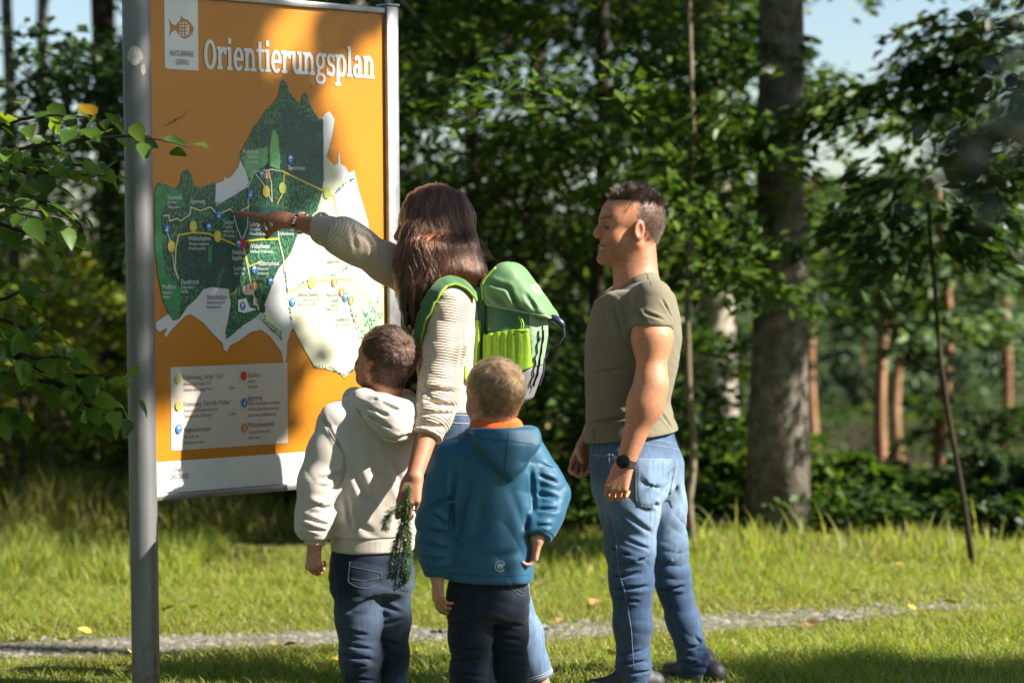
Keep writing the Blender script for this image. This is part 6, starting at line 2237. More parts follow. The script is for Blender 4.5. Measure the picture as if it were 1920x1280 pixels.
def ribbon(f, pts, width, thick, name, mat, parent, offset=.004, per=8, edge=None):
    """a strap lying on the surface f; edge = (material, radius) for piping on both borders"""
    q = []
    for i in range(len(pts) - 1):
        for k in range(per):
            q.append(mid(pts[i], pts[i + 1], k / per))
    q.append(np.asarray(pts[-1], float))
    q = project(f, np.array(q), 5, offset).astype(float) if f is not None else np.array(q)
    for _ in range(3):
        q[1:-1] = (q[:-2] + 2 * q[1:-1] + q[2:]) / 4
    m = MB(); L_, R_ = [], []
    nv = grad(f, f32(q), .01)[1] if f is not None else None
    for i in range(len(q)):
        t = nrm(q[min(i + 1, len(q) - 1)] - q[max(i - 1, 0)])
        n_ = nrm(nv[i]) if nv is not None else np.array((0, -1., 0))
        s_ = nrm(np.cross(t, n_)); n_ = np.cross(s_, t)
        w = width / 2
        m.v += [tuple(q[i] - s_ * w - n_ * thick / 2), tuple(q[i] + s_ * w - n_ * thick / 2), tuple(q[i] + s_ * w * .93 + n_ * thick / 2), tuple(q[i] - s_ * w * .93 + n_ * thick / 2)]
        L_.append(q[i] - s_ * w); R_.append(q[i] + s_ * w)
        if i:
            a = (i - 1) * 4; b = i * 4
            m.f += [(a + j, a + (j + 1) % 4, b + (j + 1) % 4, b + j) for j in range(4)]
    n4 = (len(q) - 1) * 4
    m.f += [(3, 2, 1, 0), (n4, n4 + 1, n4 + 2, n4 + 3)]
    o = m.build(name, mat, parent, smooth='auto')
    if edge:
        for e in (L_, R_):
            me_ = MB(); me_.tube(e, edge[1], 6); me_.build('piping', edge[0], o)
    return o


def build_woman():
    Y = 7.6
    root = empty('person', ground_at(930, Y))
    tag(root, 'woman with long brown hair in beige knit jumper pointing at the map', 'person')
    ang = math.pi - .19
    Rh = frame((-1, .06, -.02))
    ho = P(806, 430, Y + .06)
    head, hloc, hw = head_sdf(ho, Rh, .97)
    NB = P(826, 520, Y + .02)
    SL, SR = P(846, 572, Y - .135), P(806, 540, Y + .15)
    EL, WL = P(822, 742, Y - .20), P(777, 892, Y - .33)
    ER, WR = P(642, 440, 7.585), P(556, 416, 7.74)
    tip = board_hit(437, 399, .004)
    neck = cap(hw(-.02, 0, -.02), NB, .05, .055)
    torso = loft([stab(842, 530, .075, .11, ang, Y), stab(843, 560, .100, .150, ang, Y), stab(842, 620, .112, .158, ang, Y), stab(845, 690, .100, .140, ang, Y), stab(850, 740, .104, .150, ang, Y), stab(854, 790, .112, .165, ang, Y)])
    pelv = loft([stab(852, 760, .105, .150, ang, Y), stab(856, 820, .118, .170, ang, Y), stab(860, 880, .115, .172, ang, Y)])
    HL, HR = P(860, 890, Y - .085), P(872, 890, Y + .085)
    KL, KR = P(905, 1110, Y - .07), P(950, 1100, Y + .08)
    AL, AR = P(950, 1305, Y - .08), P(1016, 1295, Y + .10)
    legs = U(.04, chain([(HL, .082), (KL, .055), (AL, .038)], .03), chain([(HR, .082), (KR, .055), (AR, .038)], .03))
    armL = chain([(SL, .047), (mid(SL, EL, .5), .045), (EL, .038), (mid(EL, WL, .3), .038), (WL, .0255)], .04)
    armR = chain([(SR, .047), (mid(SR, ER, .5), .045), (ER, .038), (mid(ER, WR, .3), .038), (WR, .0255)], .04)
    dv = tip - WR
    dh = nrm(P(500, 400, 7.77) - WR)
    hr, tips = hand_prims(WR, dh, (-.15, .45, -.9), 1, .93,
                          per=[(.06, .06, .05), (.75, 1.1, .7), (.85, 1.15, .7), (.9, 1.1, .7)], thumb=(.12, .75), spread=.03)
    k_ = WR + .93 * (dh * .090 + np.cross(nrm(dh), nrm(np.array((-.15, .45, -.9)) - dh * (np.array((-.15, .45, -.9)) @ dh))) * .030)
    idx = chain([(k_, .0092), (mid(k_, tip, .42) + V3(0, -.004, .004), .0086), (mid(k_, tip, .72) + V3(0, -.003, .003), .0078), (tip, .0066)], .006)
    hl, _ = hand_prims(WL, P(766, 940, Y - .36) - WL, (.15, 1, 0), -1, .93,
                       per=[(.35, .9, .6), (.45, 1.0, .7), (.5, 1.0, .7), (.55, 1.0, .7)], thumb=(.12, .55), spread=.02)
    body = U(.03, head, neck, off(torso, -.02), off(pelv, -.02))
    body = U(.03, body, armL, armR, off(legs, -.005))
    body = U(.012, body, hl, hr)
    body = U(.005, body, idx)
    skin = np.array((.43, .195, .110))

    def bcol(V):
        q = hloc(V); x, y, z = q.T
        c = np.tile(skin, (len(V), 1))
        lips = np.exp(-((z + .064) / .010) ** 2) * sstep(.084, .090, x) * (np.abs(y) < .024)
        c = c * (1 - .6 * lips[:, None]) + np.array((.40, .10, .09)) * .6 * lips[:, None]
        return c
    lo, hi = bounds([ho + V3(0, 0, .14), tip, WL, AL, AR, P(1040, 1300, Y), SL, SR], .10)
    lo[2] = .02
    sdf_obj('body', body, lo, hi, .0045, M_skin, root, bcol)
    # finger nail, bracelet
    M_nail = simple('white_nail_varnish', (.80, .78, .76), .2)
    nd = nrm(tip - k_)
    m = MB(); nn = nrm(np.array((-.1, -.75, .65)) - nd * (np.array((-.1, -.75, .65)) @ nd)); sd_ = np.cross(nd, nn)
    for t in (0,):
        c = tip - nd * .006 + nn * .0062
        m.add([c - nd * .007 - sd_ * .0045, c - nd * .007 + sd_ * .0045, c + nd * .007 + sd_ * .0038 - nn * .001, c + nd * .007 - sd_ * .0038 - nn * .001, c - nd * .006 + nn * .0012, c + nd * .006 + nn * .0006],
              [(0, 1, 4), (1, 2, 5, 4), (2, 3, 5), (3, 0, 4, 5)])
    m.build('fingernail', M_nail, root)
    ax = nrm(WR - ER); wc = WR - ax * .022
    u_ = nrm(np.cross(ax, (0, 0, 1))); v_ = np.cross(u_, ax)
    br = empty('bracelet', wc); br.parent = root; br.matrix_parent_inverse = root.matrix_basis.inverted()
    M_b1, M_b2 = simple('bead_pink', (.75, .52, .55), .3), simple('bead_dark', (.05, .03, .03), .3)
    for k in range(22):
        w = 2 * math.pi * k / 22
        c = wc + .0325 * (math.cos(w) * u_ + math.sin(w) * v_)
        m = MB(); m.tube([c - ax * .0045, c - ax * .003, c + ax * .003, c + ax * .0045], [.002, .0042, .0042, .002], 6)
        b_ = m.build('bead', M_b1 if k % 4 else M_b2, None)
        b_.parent = br; b_.matrix_parent_inverse = Matrix.Translation(-Vector(wc))
    # --- jumper
    sl = chain([(SL, .060), (mid(SL, EL, .5), .061), (mid(SL, EL, .85), .062), (EL + V3(0, 0, -.01), .060), (mid(EL, WL, .28), .054), (mid(EL, WL, .5), .046)], .03)
    sl = cut(sl, plane(mid(EL, WL, .52), WL - EL), .004)
    SRo = SR + V3(0, 0, -.01)
    sr = chain([(SRo, .062), (mid(SRo, ER, .5), .058), (mid(SRo, ER, .85) + V3(0, 0, -.004), .056), (ER + V3(.0, 0, -.006), .055), (mid(ER, WR, .35) + V3(0, 0, -.002), .041), (mid(ER, WR, .6), .034)], .035)
    sr = cut(sr, plane(P(599, 420, 7.66), P(556, 416, 7.74) - P(640, 436, 7.60)), .004)
    trap = U(.04, cap(NB, SL + V3(0, .03, .0), .060, .056), cap(NB, SR, .056, .055))
    sw = U(.045, torso, trap)
    sw = cut(sw, plane(P(850, 768, Y), (-.08, 0, -1)), .006)
    sw = U(.030, sw, sl, sr)
    cl = [(P(a, b, 7.3), P(c, d, 7.3), am, w) for a, b, c, d, am, w in [
        (785, 690, 850, 715, .008, .016), (780, 725, 856, 735, .010, .016), (782, 750, 856, 762, .010, .015), (786, 775, 850, 775, .010, .014), (784, 795, 835, 800, .008, .012), (870, 620, 862, 690, .008, .016), (860, 690, 905, 665, .008, .016), (858, 720, 905, 700, .007, .016)]]
    cl += [(P(a, b, 7.45), P(c, d, 7.45), am, w) for a, b, c, d, am, w in [
        (690, 425, 700, 490, .007, .016), (715, 435, 722, 500, .007, .014), (655, 412, 668, 470, .006, .016), (625, 405, 640, 470, .005, .014)]]
    sw = disp(sw, addf(creases(sw, cl), folds((.2, 0, 1), 12, .0022, 5, 1.2)))
    sw = carve(sw, cap(P(812, 480, Y), NB, .062, .062), .004)

    def rib(V):
        def seg(a, b):
            ba = b - a; L = np.linalg.norm(ba); t = np.clip((V - a) @ ba / L ** 2, -.2, 1.3)
            d = np.linalg.norm(V - (a + np.clip(t, 0, 1)[:, None] * ba), axis=1)
            return d, t * L
        d1, t1 = seg(SL, EL); d2, t2 = seg(EL, WL); d3, t3 = seg(SR, ER); d4, t4 = seg(ER, WR)
        t2 = t2 + np.linalg.norm(EL - SL); t4 = t4 + np.linalg.norm(ER - SR)
        D = np.stack([d1, d2, d3, d4], 1); T = np.stack([t1, t2, t3, t4], 1)
        k = D.argmin(1); dm = D[np.arange(len(V)), k]; tm = T[np.arange(len(V)), k]
        return np.where(dm < .074, tm, -V[:, 2])
    M_kn = knit_mat('beige_knit', (.60, .49, .385))
    lo2, hi2 = bounds([P(598, 420, 7.66), SR, SL, EL, mid(EL, WL, .6), P(800, 770, Y), P(905, 770, Y), NB], .11)
    swo = sdf_obj('jumper', sw, lo2, hi2, .0045, M_kn, root, None, {'rib': rib})
    # cuffs: rolled edges
    for a, b, t_, r_, pt in ((EL, WL, .50, .046, None), (ER, WR, .0, .036, P(601, 421, 7.655))):
        c = mid(a, b, t_) if pt is None else pt
        ax_ = nrm(b - a); u_ = nrm(np.cross(ax_, (.1, 0, 1))); v_ = np.cross(u_, ax_)
        m = MB(); m.tube([c + r_ * (math.cos(w) * u_ + math.sin(w) * v_) for w in np.linspace(0, 2 * math.pi, 28)], .0055, 8, False)
        co = m.build('cuff', M_kn, swo)
        set_flt(co.data, np.arange(len(co.data.vertices)) // 8 * .0045, 'rib')
    # --- jeans
    jl = chain([(HL, .093), (mid(HL, KL, .5), .082), (KL, .064), (mid(KL, AL, .45), .060), (AL, .048)], .03)
    jr = chain([(HR, .093), (mid(HR, KR, .5), .082), (KR, .064), (mid(KR, AR, .45), .060), (AR, .050)], .03)
    jeans = U(.05, U(.02, jl, jr), off(pelv, .004))
    jeans = disp(jeans, addf(folds((.3, .1, 1), 18, .003, 31, .9, near(KL, .2)), folds((.3, .1, 1), 18, .003, 32, .9, near(KR, .2)), folds((.4, .2, 1), 10, .0018, 33, 1.2)))
    jeans = cut(jeans, plane(P(850, 752, Y), (-.08, 0, 1)), .004)
    hemp = mid(KR, AR, .88)
    jeans = cut(jeans, plane(hemp, AR - KR), .004)

    def jcol(V):
        f = np.clip(np.exp(-((V[:, 2] - .45) / .3) ** 2) * .8 + .3 * vnoise(V, 8, 2), 0, 1)
        return lerp((.045, .075, .14), (.13, .20, .31), f)
    lo3, hi3 = bounds([P(790, 750, Y), P(920, 750, Y), AL, AR, HL, HR], .12)
    je = sdf_obj('jeans', jeans, lo3, hi3, .006, M_denim, root, jcol)
    ax_ = nrm(AR - KR); u_ = nrm(np.cross(ax_, (0, 1, 0))); v_ = np.cross(u_, ax_)
    for k in (.845, .825):
        c = mid(KR, AR, k)
        seam(jeans, [c + .06 * (math.cos(w) * u_ + math.sin(w) * v_) for w in np.linspace(0, 2 * math.pi, 9)], .0010, 'hem_stitch', M_stitch, je, .0004, 4, True)
    for dz in (775, 790):
        seam(jeans, [P(800, dz, Y - .25), P(835, dz + 2, Y - .25), P(880, dz + 4, Y - .25)], .0012, 'waistband_stitch', M_stitch, je, .0006, 6)
    shoe('shoe', AL, (-.95, .2, 0), .9, root); shoe('shoe', AR, (-.95, .2, 0), .9, root)
    # --- hair
    M_hb = hair_mat('hair_brown', (.105, .032, .011), .24)
    M_hc = hair_mat('hair_brown_dark', (.048, .015, .007), .22)
    Yh = Y + .06
    cap_h = ell(hw(-.022, 0, .038), (.108, .088, .101), Rh)
    back = chain([(P(845, 420, Yh), .078), (P(858, 470, Yh - .02), .062), (P(866, 515, Yh - .04), .036)], .05)
    sidel = chain([(P(796, 420, Yh - .07), .040), (P(782, 490, Yh - .11), .050), (P(775, 550, Yh - .13), .036), (P(766, 606, Yh - .14), .016)], .05)
    midl = chain([(P(826, 430, Yh - .06), .050), (P(820, 500, Yh - .10), .052), (P(808, 548, Yh - .12), .026)], .05)
    sider = chain([(P(800, 420, Yh + .07), .036), (P(790, 500, Yh + .09), .04), (P(780, 560, Yh + .09), .025)], .05)
    locks = [chain([(P(a, b, Yh - e), .034), (P(c, d, Yh - e - .015), .026), (P(f_, g, Yh - e - .03), .007)], .03) for a, b, c, d, f_, g, e in [
        (872, 455, 888, 505, 905, 548, .03), (866, 470, 878, 515, 888, 540, .08), (850, 470, 862, 510, 858, 538, .10), (834, 470, 838, 510, 838, 535, .12), (820, 470, 816, 520, 806, 572, .13),
        (800, 470, 796, 535, 788, 588, .14), (784, 470, 772, 540, 770, 616, .14), (778, 440, 766, 510, 760, 575, .10), (880, 470, 898, 510, 915, 536, .0)]]
    hv = U(.030, cap_h, back, sidel, midl, sider, *locks)
    face = rbox(hw(.135, 0, -.02), (.075, .062, .10), .03, Rh)
    hv = carve(hv, face, .01)
    hv0 = hv
    hv = disp(hv, folds((1, .15, .12), 30, .0080, 41, .8))
    lo4, hi4 = bounds([P(742, 348, Yh), P(910, 610, Yh), V3(-.2, Yh + .12, 1.4), V3(-.2, Yh - .18, 1.4)], .07)
    lo4[2] = P(770, 625, Yh)[2]
    ho_ = sdf_obj('hair', off(hv, -.004), lo4, hi4, .005, simple('hair_mass_brown', (.040, .014, .007), .45), root)
    r2 = np.random.default_rng(9)
    n, steps = 9000, 38
    # roots along the parting and the crown, combed to both sides
    th = r2.uniform(-.85, .95, n); side = np.where(r2.random(n) < .72, 1, -1)
    top = np.stack([-.018 + .105 * np.sin(th * 1.5), side * r2.uniform(.004, .055, n), .045 + .1 * np.cos(th * 1.3)], 1)
    p = f32(ho + .97 * (top @ Rh))
    offs = f32(vnoise(p, 60, 8) * .006 + r2.normal(.001, .0028, n))
    d0, g0 = grad(hv0, p); p -= (d0 - offs)[:, None] * g0
    S = [p.copy()]
    ph = r2.uniform(0, 6.28, n)
    lock = vnoise(p, 30, 3) * 5
    step = r2.uniform(.0075, .0108, n)
    vel = np.zeros_like(p)
    for k in range(steps):
        d_, g_ = grad(hv0, p)
        L_ = side[:, None] * Rh[1]
        gdir = np.array((0, 0, -1.)) + L_ * max(0, .9 - k * .12) + Rh[0] * (-.25) * (k < 8)
        wave = np.sin(k * .42 + lock + ph * .15)[:, None] * Rh[0] * .55 * min(1, k / 12)
        v = gdir + wave
        v = v - (v * g_).sum(1)[:, None] * g_
        v /= np.linalg.norm(v, axis=1)[:, None] + 1e-6
        vel = vel * .45 + v * .55
        p = p + f32(vel * step[:, None])
        d_, g_ = grad(hv0, p)
        corr = np.clip(d_ - offs, -.006, .006)
        p = p - f32(corr[:, None] * g_ * (.75 if k < 24 else .35))
        S.append(p.copy())
    S = np.stack(S, 1)
    keep = ((S[:, -1, 2] < S[:, 0, 2] - .03))
    S = S[keep]
    nl = int(len(S) * .45)
    hair_strands('hair_strands', S[:nl], .0011, .0005, M_hb, root)
    hair_strands('hair_strands', S[nl:], .0011, .0005, M_hc, root)
    # a few flyaway strands at the back
    fl = []
    for k in range(60):
        a = P(r2.uniform(880, 905), r2.uniform(440, 520), Yh - r2.uniform(0, .1))
        b = a + V3(r2.uniform(.005, .035), r2.uniform(-.02, .02), r2.uniform(-.05, .02)); c = b + V3(r2.uniform(-.01, .02), 0, r2.uniform(-.05, .0))
        fl.append([mid(mid(a, b, t), mid(b, c, t), t) for t in np.linspace(0, 1, 8)])
    hair_strands('hair_strands', np.array(fl), .0003, .0002, M_hb, root)
    # --- rucksack: a thing of its own
    build_pack(sw, Y)
    # --- fir twig held in the hand
    build_twig(P(764, 925, Y - .375), P(742, 1120, Y - .39))


def build_pack(sw, Y):
    M_lid = cloth_mat('pack_cloth_sage', (.115, .225, .100), 600, .3, .0006, .05, .6, .35, .06)
    M_drk = cloth_mat('pack_cloth_green', (.035, .115, .058), 600, .3, .0006, .05, .6, .35, .08)
    M_frt = cloth_mat('pack_cloth_pale', (.20, .285, .19), 600, .3, .0006, .05, .6, .3, .06)
    M_gry = cloth_mat('pack_base_grey', (.17, .165, .18), 500, .4, .0008, .0, .7, .3, .08)
    m, n, l, b = newmat('pack_mesh_lime')
    v = n.new('ShaderNodeTexVoronoi'); v.inputs['Scale'].default_value = 330
    tc = n.new('ShaderNodeTexCoord'); l.new(tc.outputs['Object'], v.inputs['Vector'])
    r = ramp(n, [(.0, (.06, .15, .006)), (.45, (.22, .40, .015)), (1, (.30, .50, .025))])
    l.new(v.outputs[0], r.inputs[0]); l.new(r.outputs[0], b.inputs['Base Color'])
    b.inputs['Roughness'].default_value = .7
    bump(n, l, b, v.outputs[0], .6, .001)
    M_msh = m
    M_lime = simple('lime_piping', (.24, .40, .03), .6)
    M_navy = simple('navy_webbing', (.018, .022, .045), .6, bscale=900, bstr=.3)
    M_buck = simple('navy_plastic', (.020, .025, .06), .35)
    M_blk = simple('black_cord', (.012, .012, .016), .6)
    out = nrm((.98, -.19, 0)); lf = nrm((-.19, -.98, 0)); up = nrm((.05, 0, 1.)); 
    out = nrm(out - up * (out @ up))
    R = np.stack([out, lf, up])
    O = P(903, 625, Y - .09) - lf * .112
    w = lambda o, l_, z: O + o * out + l_ * lf + z * up
    loc = lambda p: (p - f32(O)) @ f32(R).T
    root = empty('backpack', w(.08, 0, -.21))
    tag(root, 'green hiking rucksack with lime mesh pocket and grey base on the woman\'s back', 'backpack')

    def bodyf(p):
        q = loc(p)
        o, l_, z = q[:, 0], q[:, 1], q[:, 2]
        dep = np.interp(z, [-.23, -.20, -.12, .0, .10, .18], [.115, .140, .165, .178, .172, .13]).astype(np.float32)
        start = np.interp(z, [-.23, -.2, -.1, .2], [.055, .02, .0, .0]).astype(np.float32)
        wid = np.interp(z, [-.23, -.18, 0, .15], [.095, .108, .115, .105]).astype(np.float32)
        c = (dep + start) / 2; hd = (dep - start) / 2
        u = np.abs(o - c) / hd; v_ = np.abs(l_) / wid
        d = ((u ** 4.2 + v_ ** 4.2) ** (1 / 4.2) - 1) * np.minimum(hd, wid) * .9
        return smax(d, np.maximum(-.222 - z, z - .17), .03)
    bodyd = disp(bodyf, addf(folds((.6, .2, -.5), 14, .0030, 61, .9, lambda p: (loc(p)[:, 2] > -.02) * 1.0), folds((0, 0, 1), 20, .0010, 62, 1)))
    lo, hi = w(.09, 0, 0) - .33, w(.09, 0, 0) + .33
    basep = plane(w(.0, 0, -.172), nrm(up * 1.0 + out * -.45))
    sdf_obj('body', cut(bodyd, lambda p: -basep(p) , .002), lo, hi, .005, M_drk, root)
    sdf_obj('base', cut(off(bodyf, .002), basep, .002), lo, hi, .005, M_gry, root)
    sdf_obj('back_panel', rbox(w(-.022, 0, -.02), (.030, .098, .165), .02, R), lo, hi, .007, M_drk, root)
    # pale front panel
    frontp = plane(w(.150, 0, 0), -(out * 1.0 + up * .10))
    sdf_obj('front_panel', cut(cut(off(bodyf, .0025), frontp, .002), lambda p: -basep(p), .002), lo, hi, .005, M_frt, root)
    # side pockets of lime mesh
    for sgn in (1, -1):
        pp = off(bodyf, .008)
        pp = cut(pp, plane(w(0, sgn * .075, 0), -sgn * lf), .004)
        pp = cut(pp, plane(w(0, 0, -.005), up + out * -.18), .003)
        pp = cut(pp, lambda p: -basep(p), .003)
        pp = cut(pp, plane(w(.152, 0, 0), out + up * .1), .004)
        pp = cut(pp, plane(w(.004, 0, 0), -out), .004)
        pp = disp(pp, folds(out, 42, .0022, 66, .5, lambda p: sstep(-.14, -.02, loc(p)[:, 2])))
        po = sdf_obj('side_pocket', pp, lo, hi, .0045, M_msh, root)
        po_e = [w(o_, sgn * .118, -.005 + .18 * o_ - .006) for o_ in np.linspace(.012, .148, 8)]
        seam(pp, po_e, .0022, 'elastic_edge', M_lime, po, .0005, 4, True)
    # lid: a flap from the back over the top, down to the front
    pl2 = [((.0, .075), (-.02, .165)), ((-.02, .165), (.045, .228)), ((.045, .228), (.085, .222)), ((.085, .222), (.213, .058)), ((.213, .058), (.205, .042)), ((.205, .042), (.10, .062)), ((.10, .062), (.0, .075))]

    def lidf(p):
        q = loc(p)
        o, z = q[:, 0], q[:, 2]
        d = None
        for (a, b_) in pl2:
            ex, ez = b_[0] - a[0], b_[1] - a[1]
            L_ = math.hypot(ex, ez)
            dd = ((o - a[0]) * -ez + (z - a[1]) * ex) / L_
            d = dd if d is None else smax(d, dd, .022)
        return smax(d, np.abs(q[:, 1]) - .122 + .10 * np.maximum(z - .12, 0), .045)
    cl = [(w(a, .13, b_), w(c, .12, d_), am, wd) for a, b_, c, d_, am, wd in [(.075, .155, .125, .065, .012, .014), (.02, .16, .09, .14, .007, .014), (.03, .13, .08, .09, .006, .018), (.135, .13, .17, .08, .006, .014)]]
    lidd = disp(lidf, addf(creases(lidf, cl), folds((.5, .3, -.6), 12, .0022, 71, 1.0)))
    li = sdf_obj('lid', lidd, lo, hi, .0045, M_lid, root)
    edge = [w(o_, .124, .078 - .17 * o_ + .003) for o_ in np.linspace(.002, .2, 10)] + [w(.214, l_, .046) for l_ in np.linspace(.10, -.11, 8)]
    seam(lidf, edge, .0045, 'lid_binding', M_frt, li, .0015, 4, True)
    seam(lidf, [w(-.012, .118, .10), w(-.006, .118, .165), w(.03, .112, .215)], .0035, 'lid_piping', M_lime, li, .002, 6, True)
    # printed word on the lid
    nv = nrm(out * .79 + up * .62); tx = nrm(lf * -.35 + out * .34 - up * -.43); tx = nrm(tx - nv * (tx @ nv)); ty = np.cross(nv, tx)
    c0 = project(lidd, [w(.150, .075, .14)], 6, .0015)[0]
    fo_ = link('lid_print', text_mesh('PUCK', .026), M_lime, li)
    fo_.matrix_world = Matrix(((tx[0], ty[0], nv[0], c0[0]), (tx[1], ty[1], nv[1], c0[1]), (tx[2], ty[2], nv[2], c0[2]), (0, 0, 0, 1)))
    fo_ = link('side_print', text_mesh('PUCK 16', .017), M_lime, root)
    fo_.matrix_parent_inverse = Matrix(); fo_.parent = None
    c0 = project(bodyd, [w(.008, .125, .004)], 6, .002)[0]
    fo_.matrix_world = Matrix(((out[0], up[0], lf[0], c0[0]), (out[1], up[1], lf[1], c0[1]), (out[2], up[2], lf[2], c0[2]), (0, 0, 0, 1)))
    fo_.parent = root; fo_.matrix_parent_inverse = root.matrix_basis.inverted()
    # cords lacing the front
    for o_, l_ in ((.166, .085), (.178, .045)):
        pts = [w(o_ + .004 * math.sin(k * 1.9), l_ + .008 * math.sin(k * 2.3), z) for k, z in enumerate(np.linspace(.015, -.165, 14))]
        seam(off(bodyf, .0025), pts, .0028, 'lace_cord', M_blk, root, .003, 3, True)
    for dz in (0, .006):
        seam(bodyd, [w(.115 + dz, .12, .058), w(.128 + dz, .12, .035), w(.118 + dz, .12, -.012)], .0022, 'pull_cord', M_lime, root, .003, 6, True)
    # buckle and webbing
    m = MB(); m.tube([w(.205, .045, .058), w(.222, .045, .052), w(.238, .045, .040), w(.246, .045, .028)], [.010, .013, .012, .008], 8)
    bk = m.build('buckle', M_buck, root)
    wp = [(.246, .030), (.250, .005), (.236, -.022), (.205, -.040), (.190, -.075), (.188, -.12), (.175, -.165)]
    pts = []
    for i in range(len(wp) - 1):
        for k in range(5):
            pts.append(w(*[0] * 0, mid(np.array(wp[i]), np.array(wp[i + 1]), k / 5)[0], .045, mid(np.array(wp[i]), np.array(wp[i + 1]), k / 5)[1]))
    m = MB()
    for i, q in enumerate(pts):
        t = nrm(pts[min(i + 1, len(pts) - 1)] - pts[max(i - 1, 0)]); n_ = np.cross(lf, t)
        m.v += [tuple(q + s1 * .0085 * lf + s2 * .0014 * n_) for s1, s2 in ((-1, -1), (1, -1), (1, 1), (-1, 1))]
        if i:
            m.f += [((i - 1) * 4 + j, (i - 1) * 4 + (j + 1) % 4, i * 4 + (j + 1) % 4, i * 4 + j) for j in range(4)]
    m.build('webbing', M_navy, root, smooth='auto')
    # shoulder straps
    M_str = cloth_mat('pack_strap_green', (.070, .165, .075), 600, .4, .0008, .05, .7, .3)
    ribbon(sw, [P(912, 548, Y - .13), P(885, 525, Y - .15), P(850, 508, Y - .16), P(822, 518, Y - .18), P(800, 548, Y - .2), P(797, 590, Y - .16), P(806, 640, Y - .10)], .050, .009, 'shoulder_strap', M_str, root, .010, 8, (M_lime, .0042))
    ribbon(sw, [P(905, 545, Y + .07), P(860, 512, Y + .09), P(815, 520, Y + .10), P(795, 570, Y + .09)], .055, .010, 'shoulder_strap', M_str, root, .008, 8, (M_lime, .0035))
    ribbon(sw, [P(905, 722, Y - .13), P(880, 706, Y - .14), P(858, 688, Y - .15), P(840, 670, Y - .13)], .024, .003, 'strap_webbing', M_lime, root, .006, 6)
    ribbon(sw, [P(911, 600, Y - .10), P(908, 650, Y - .10), P(910, 700, Y - .10)], .018, .012, 'back_padding', M_lime, root, .004, 6)
    m = MB(); m.tube([w(-.005, .02, .15), w(-.02, .02, .18), w(-.02, -.02, .18), w(-.005, -.02, .15)], .005, 8)
    m.build('grab_loop', M_lime, root)


def build_twig(a, b):
    root = empty('fir_twig', a)
    tag(root, 'drooping dark green fir twig held in the woman\'s lowered hand', 'twig')
    r2 = np.random.default_rng(21)
    M_w = simple('twig_bark', (.10, .07, .04), .9)
    M_n = simple('fir_needle', (.040, .085, .026), .5, nscale=40, namt=.5)
    stems = [(a - (b - a) * .10, a, mid(a, b, .5) + V3(-.004, 0, 0), b + V3(-.008, 0, 0))]
    for t, dx, dz, y in ((.05, .018, .86, -.02), (.12, -.016, .72, .01), (.2, .026, .66, .0), (.3, -.026, .52, -.01), (.10, -.055, .24, -.01), (.42, .024, .44, .01), (.02, .006, .93, .015)):
        s = mid(a, b, t); e = s + (b - a) * dz + V3(dx, y, 0)
        stems.append((s, mid(s, e, .35) + V3(dx * .5, y, 0), mid(s, e, .7) + V3(dx * .3, 0, 0), e))
    m = MB(); need = []
    for s in stems:
        pts = []
        for i in range(3):
            for k in range(6):
                pts.append(mid(s[i], s[i + 1], k / 6))
        m.tube(pts, list(np.linspace(.0024, .0010, len(pts))), 5)
        for i in range(1, len(pts)):
            t = nrm(pts[i] - pts[i - 1])
            for k in range(34):
                u = nrm(np.cross(t, r2.normal(0, 1, 3)))
                p = mid(pts[i - 1], pts[i], r2.random())
                need.append((p, nrm(u * .85 + t * r2.uniform(.35, .9)), r2.uniform(.016, .027), np.cross(t, u)))
    st = m.build('stem', M_w, root)
    vs, fs = [], []
    for p, d, L, s_ in need:
        i = len(vs); w = .0008
        vs += [p - s_ * w, p + s_ * w, p + d * L * .7 + s_ * w, p + d * L, p + d * L * .7 - s_ * w]
        fs += [(i, i + 1, i + 2, i + 4), (i + 4, i + 2, i + 3, i + 3)]
    me = bpy.data.meshes.new('needles')
    me.from_pydata([tuple(v) for v in vs], [], [f if f[2] != f[3] else f[:3] for f in fs])
    tag(link('needles', me, M_n, root), kind='stuff')
    return root


build_woman()
print('woman', round(time.time() - T0, 1))
# ================================================================ the two boys
def short_hair(bo, hloc, Rh, ho, s, root, col, whorl, length, n, name='hair', forehead=.070, seed=1):
    V = np.empty(len(bo.data.vertices) * 3, dtype=np.float32); bo.data.vertices.foreach_get('co', V); V = V.reshape(-1, 3)
    Nn = np.empty(len(V) * 3, dtype=np.float32); bo.data.vertices.foreach_get('normal', Nn); Nn = Nn.reshape(-1, 3)
    q = hloc(V); x, y, z = q.T
    mask = scalp(q, forehead) > .5
    r2 = np.random.default_rng(seed)
    ii = r2.choice(np.where(mask)[0], n)
    rp = V[ii] + r2.normal(0, .0018, (n, 3)); nn = Nn[ii]
    qq = q[ii]
    wh = np.array(whorl)
    away = qq - wh; away /= np.linalg.norm(away, axis=1)[:, None] + 1e-6
    # swirl round the crown
    axis = wh / np.linalg.norm(wh)
    sw_ = np.cross(axis, away)
    comb = (away * .9 + sw_ * .45) @ Rh
    comb = comb - (comb * nn).sum(1)[:, None] * nn
    comb /= np.linalg.norm(comb, axis=1)[:, None] + 1e-6
    cl = np.stack([vnoise(f32(rp), 90, seed + k) for k in range(3)], 1)
    dv = nn * .40 + comb * .85 + cl * .34 + r2.normal(0, .13, (n, 3))
    dv /= np.linalg.norm(dv, axis=1)[:, None]
    L = length * (.45 + .55 * sstep(-.01, .07, qq[:, 2])) * r2.uniform(.6, 1.1, n)
    S = np.stack([rp + dv * (L * t)[:, None] - nn * (L * t * t * .30)[:, None] for t in np.linspace(0, 1, 5)], 1)
    return hair_strands(name, S, .00055, .00028, hair_mat(name + '_strand', col, .32), root)


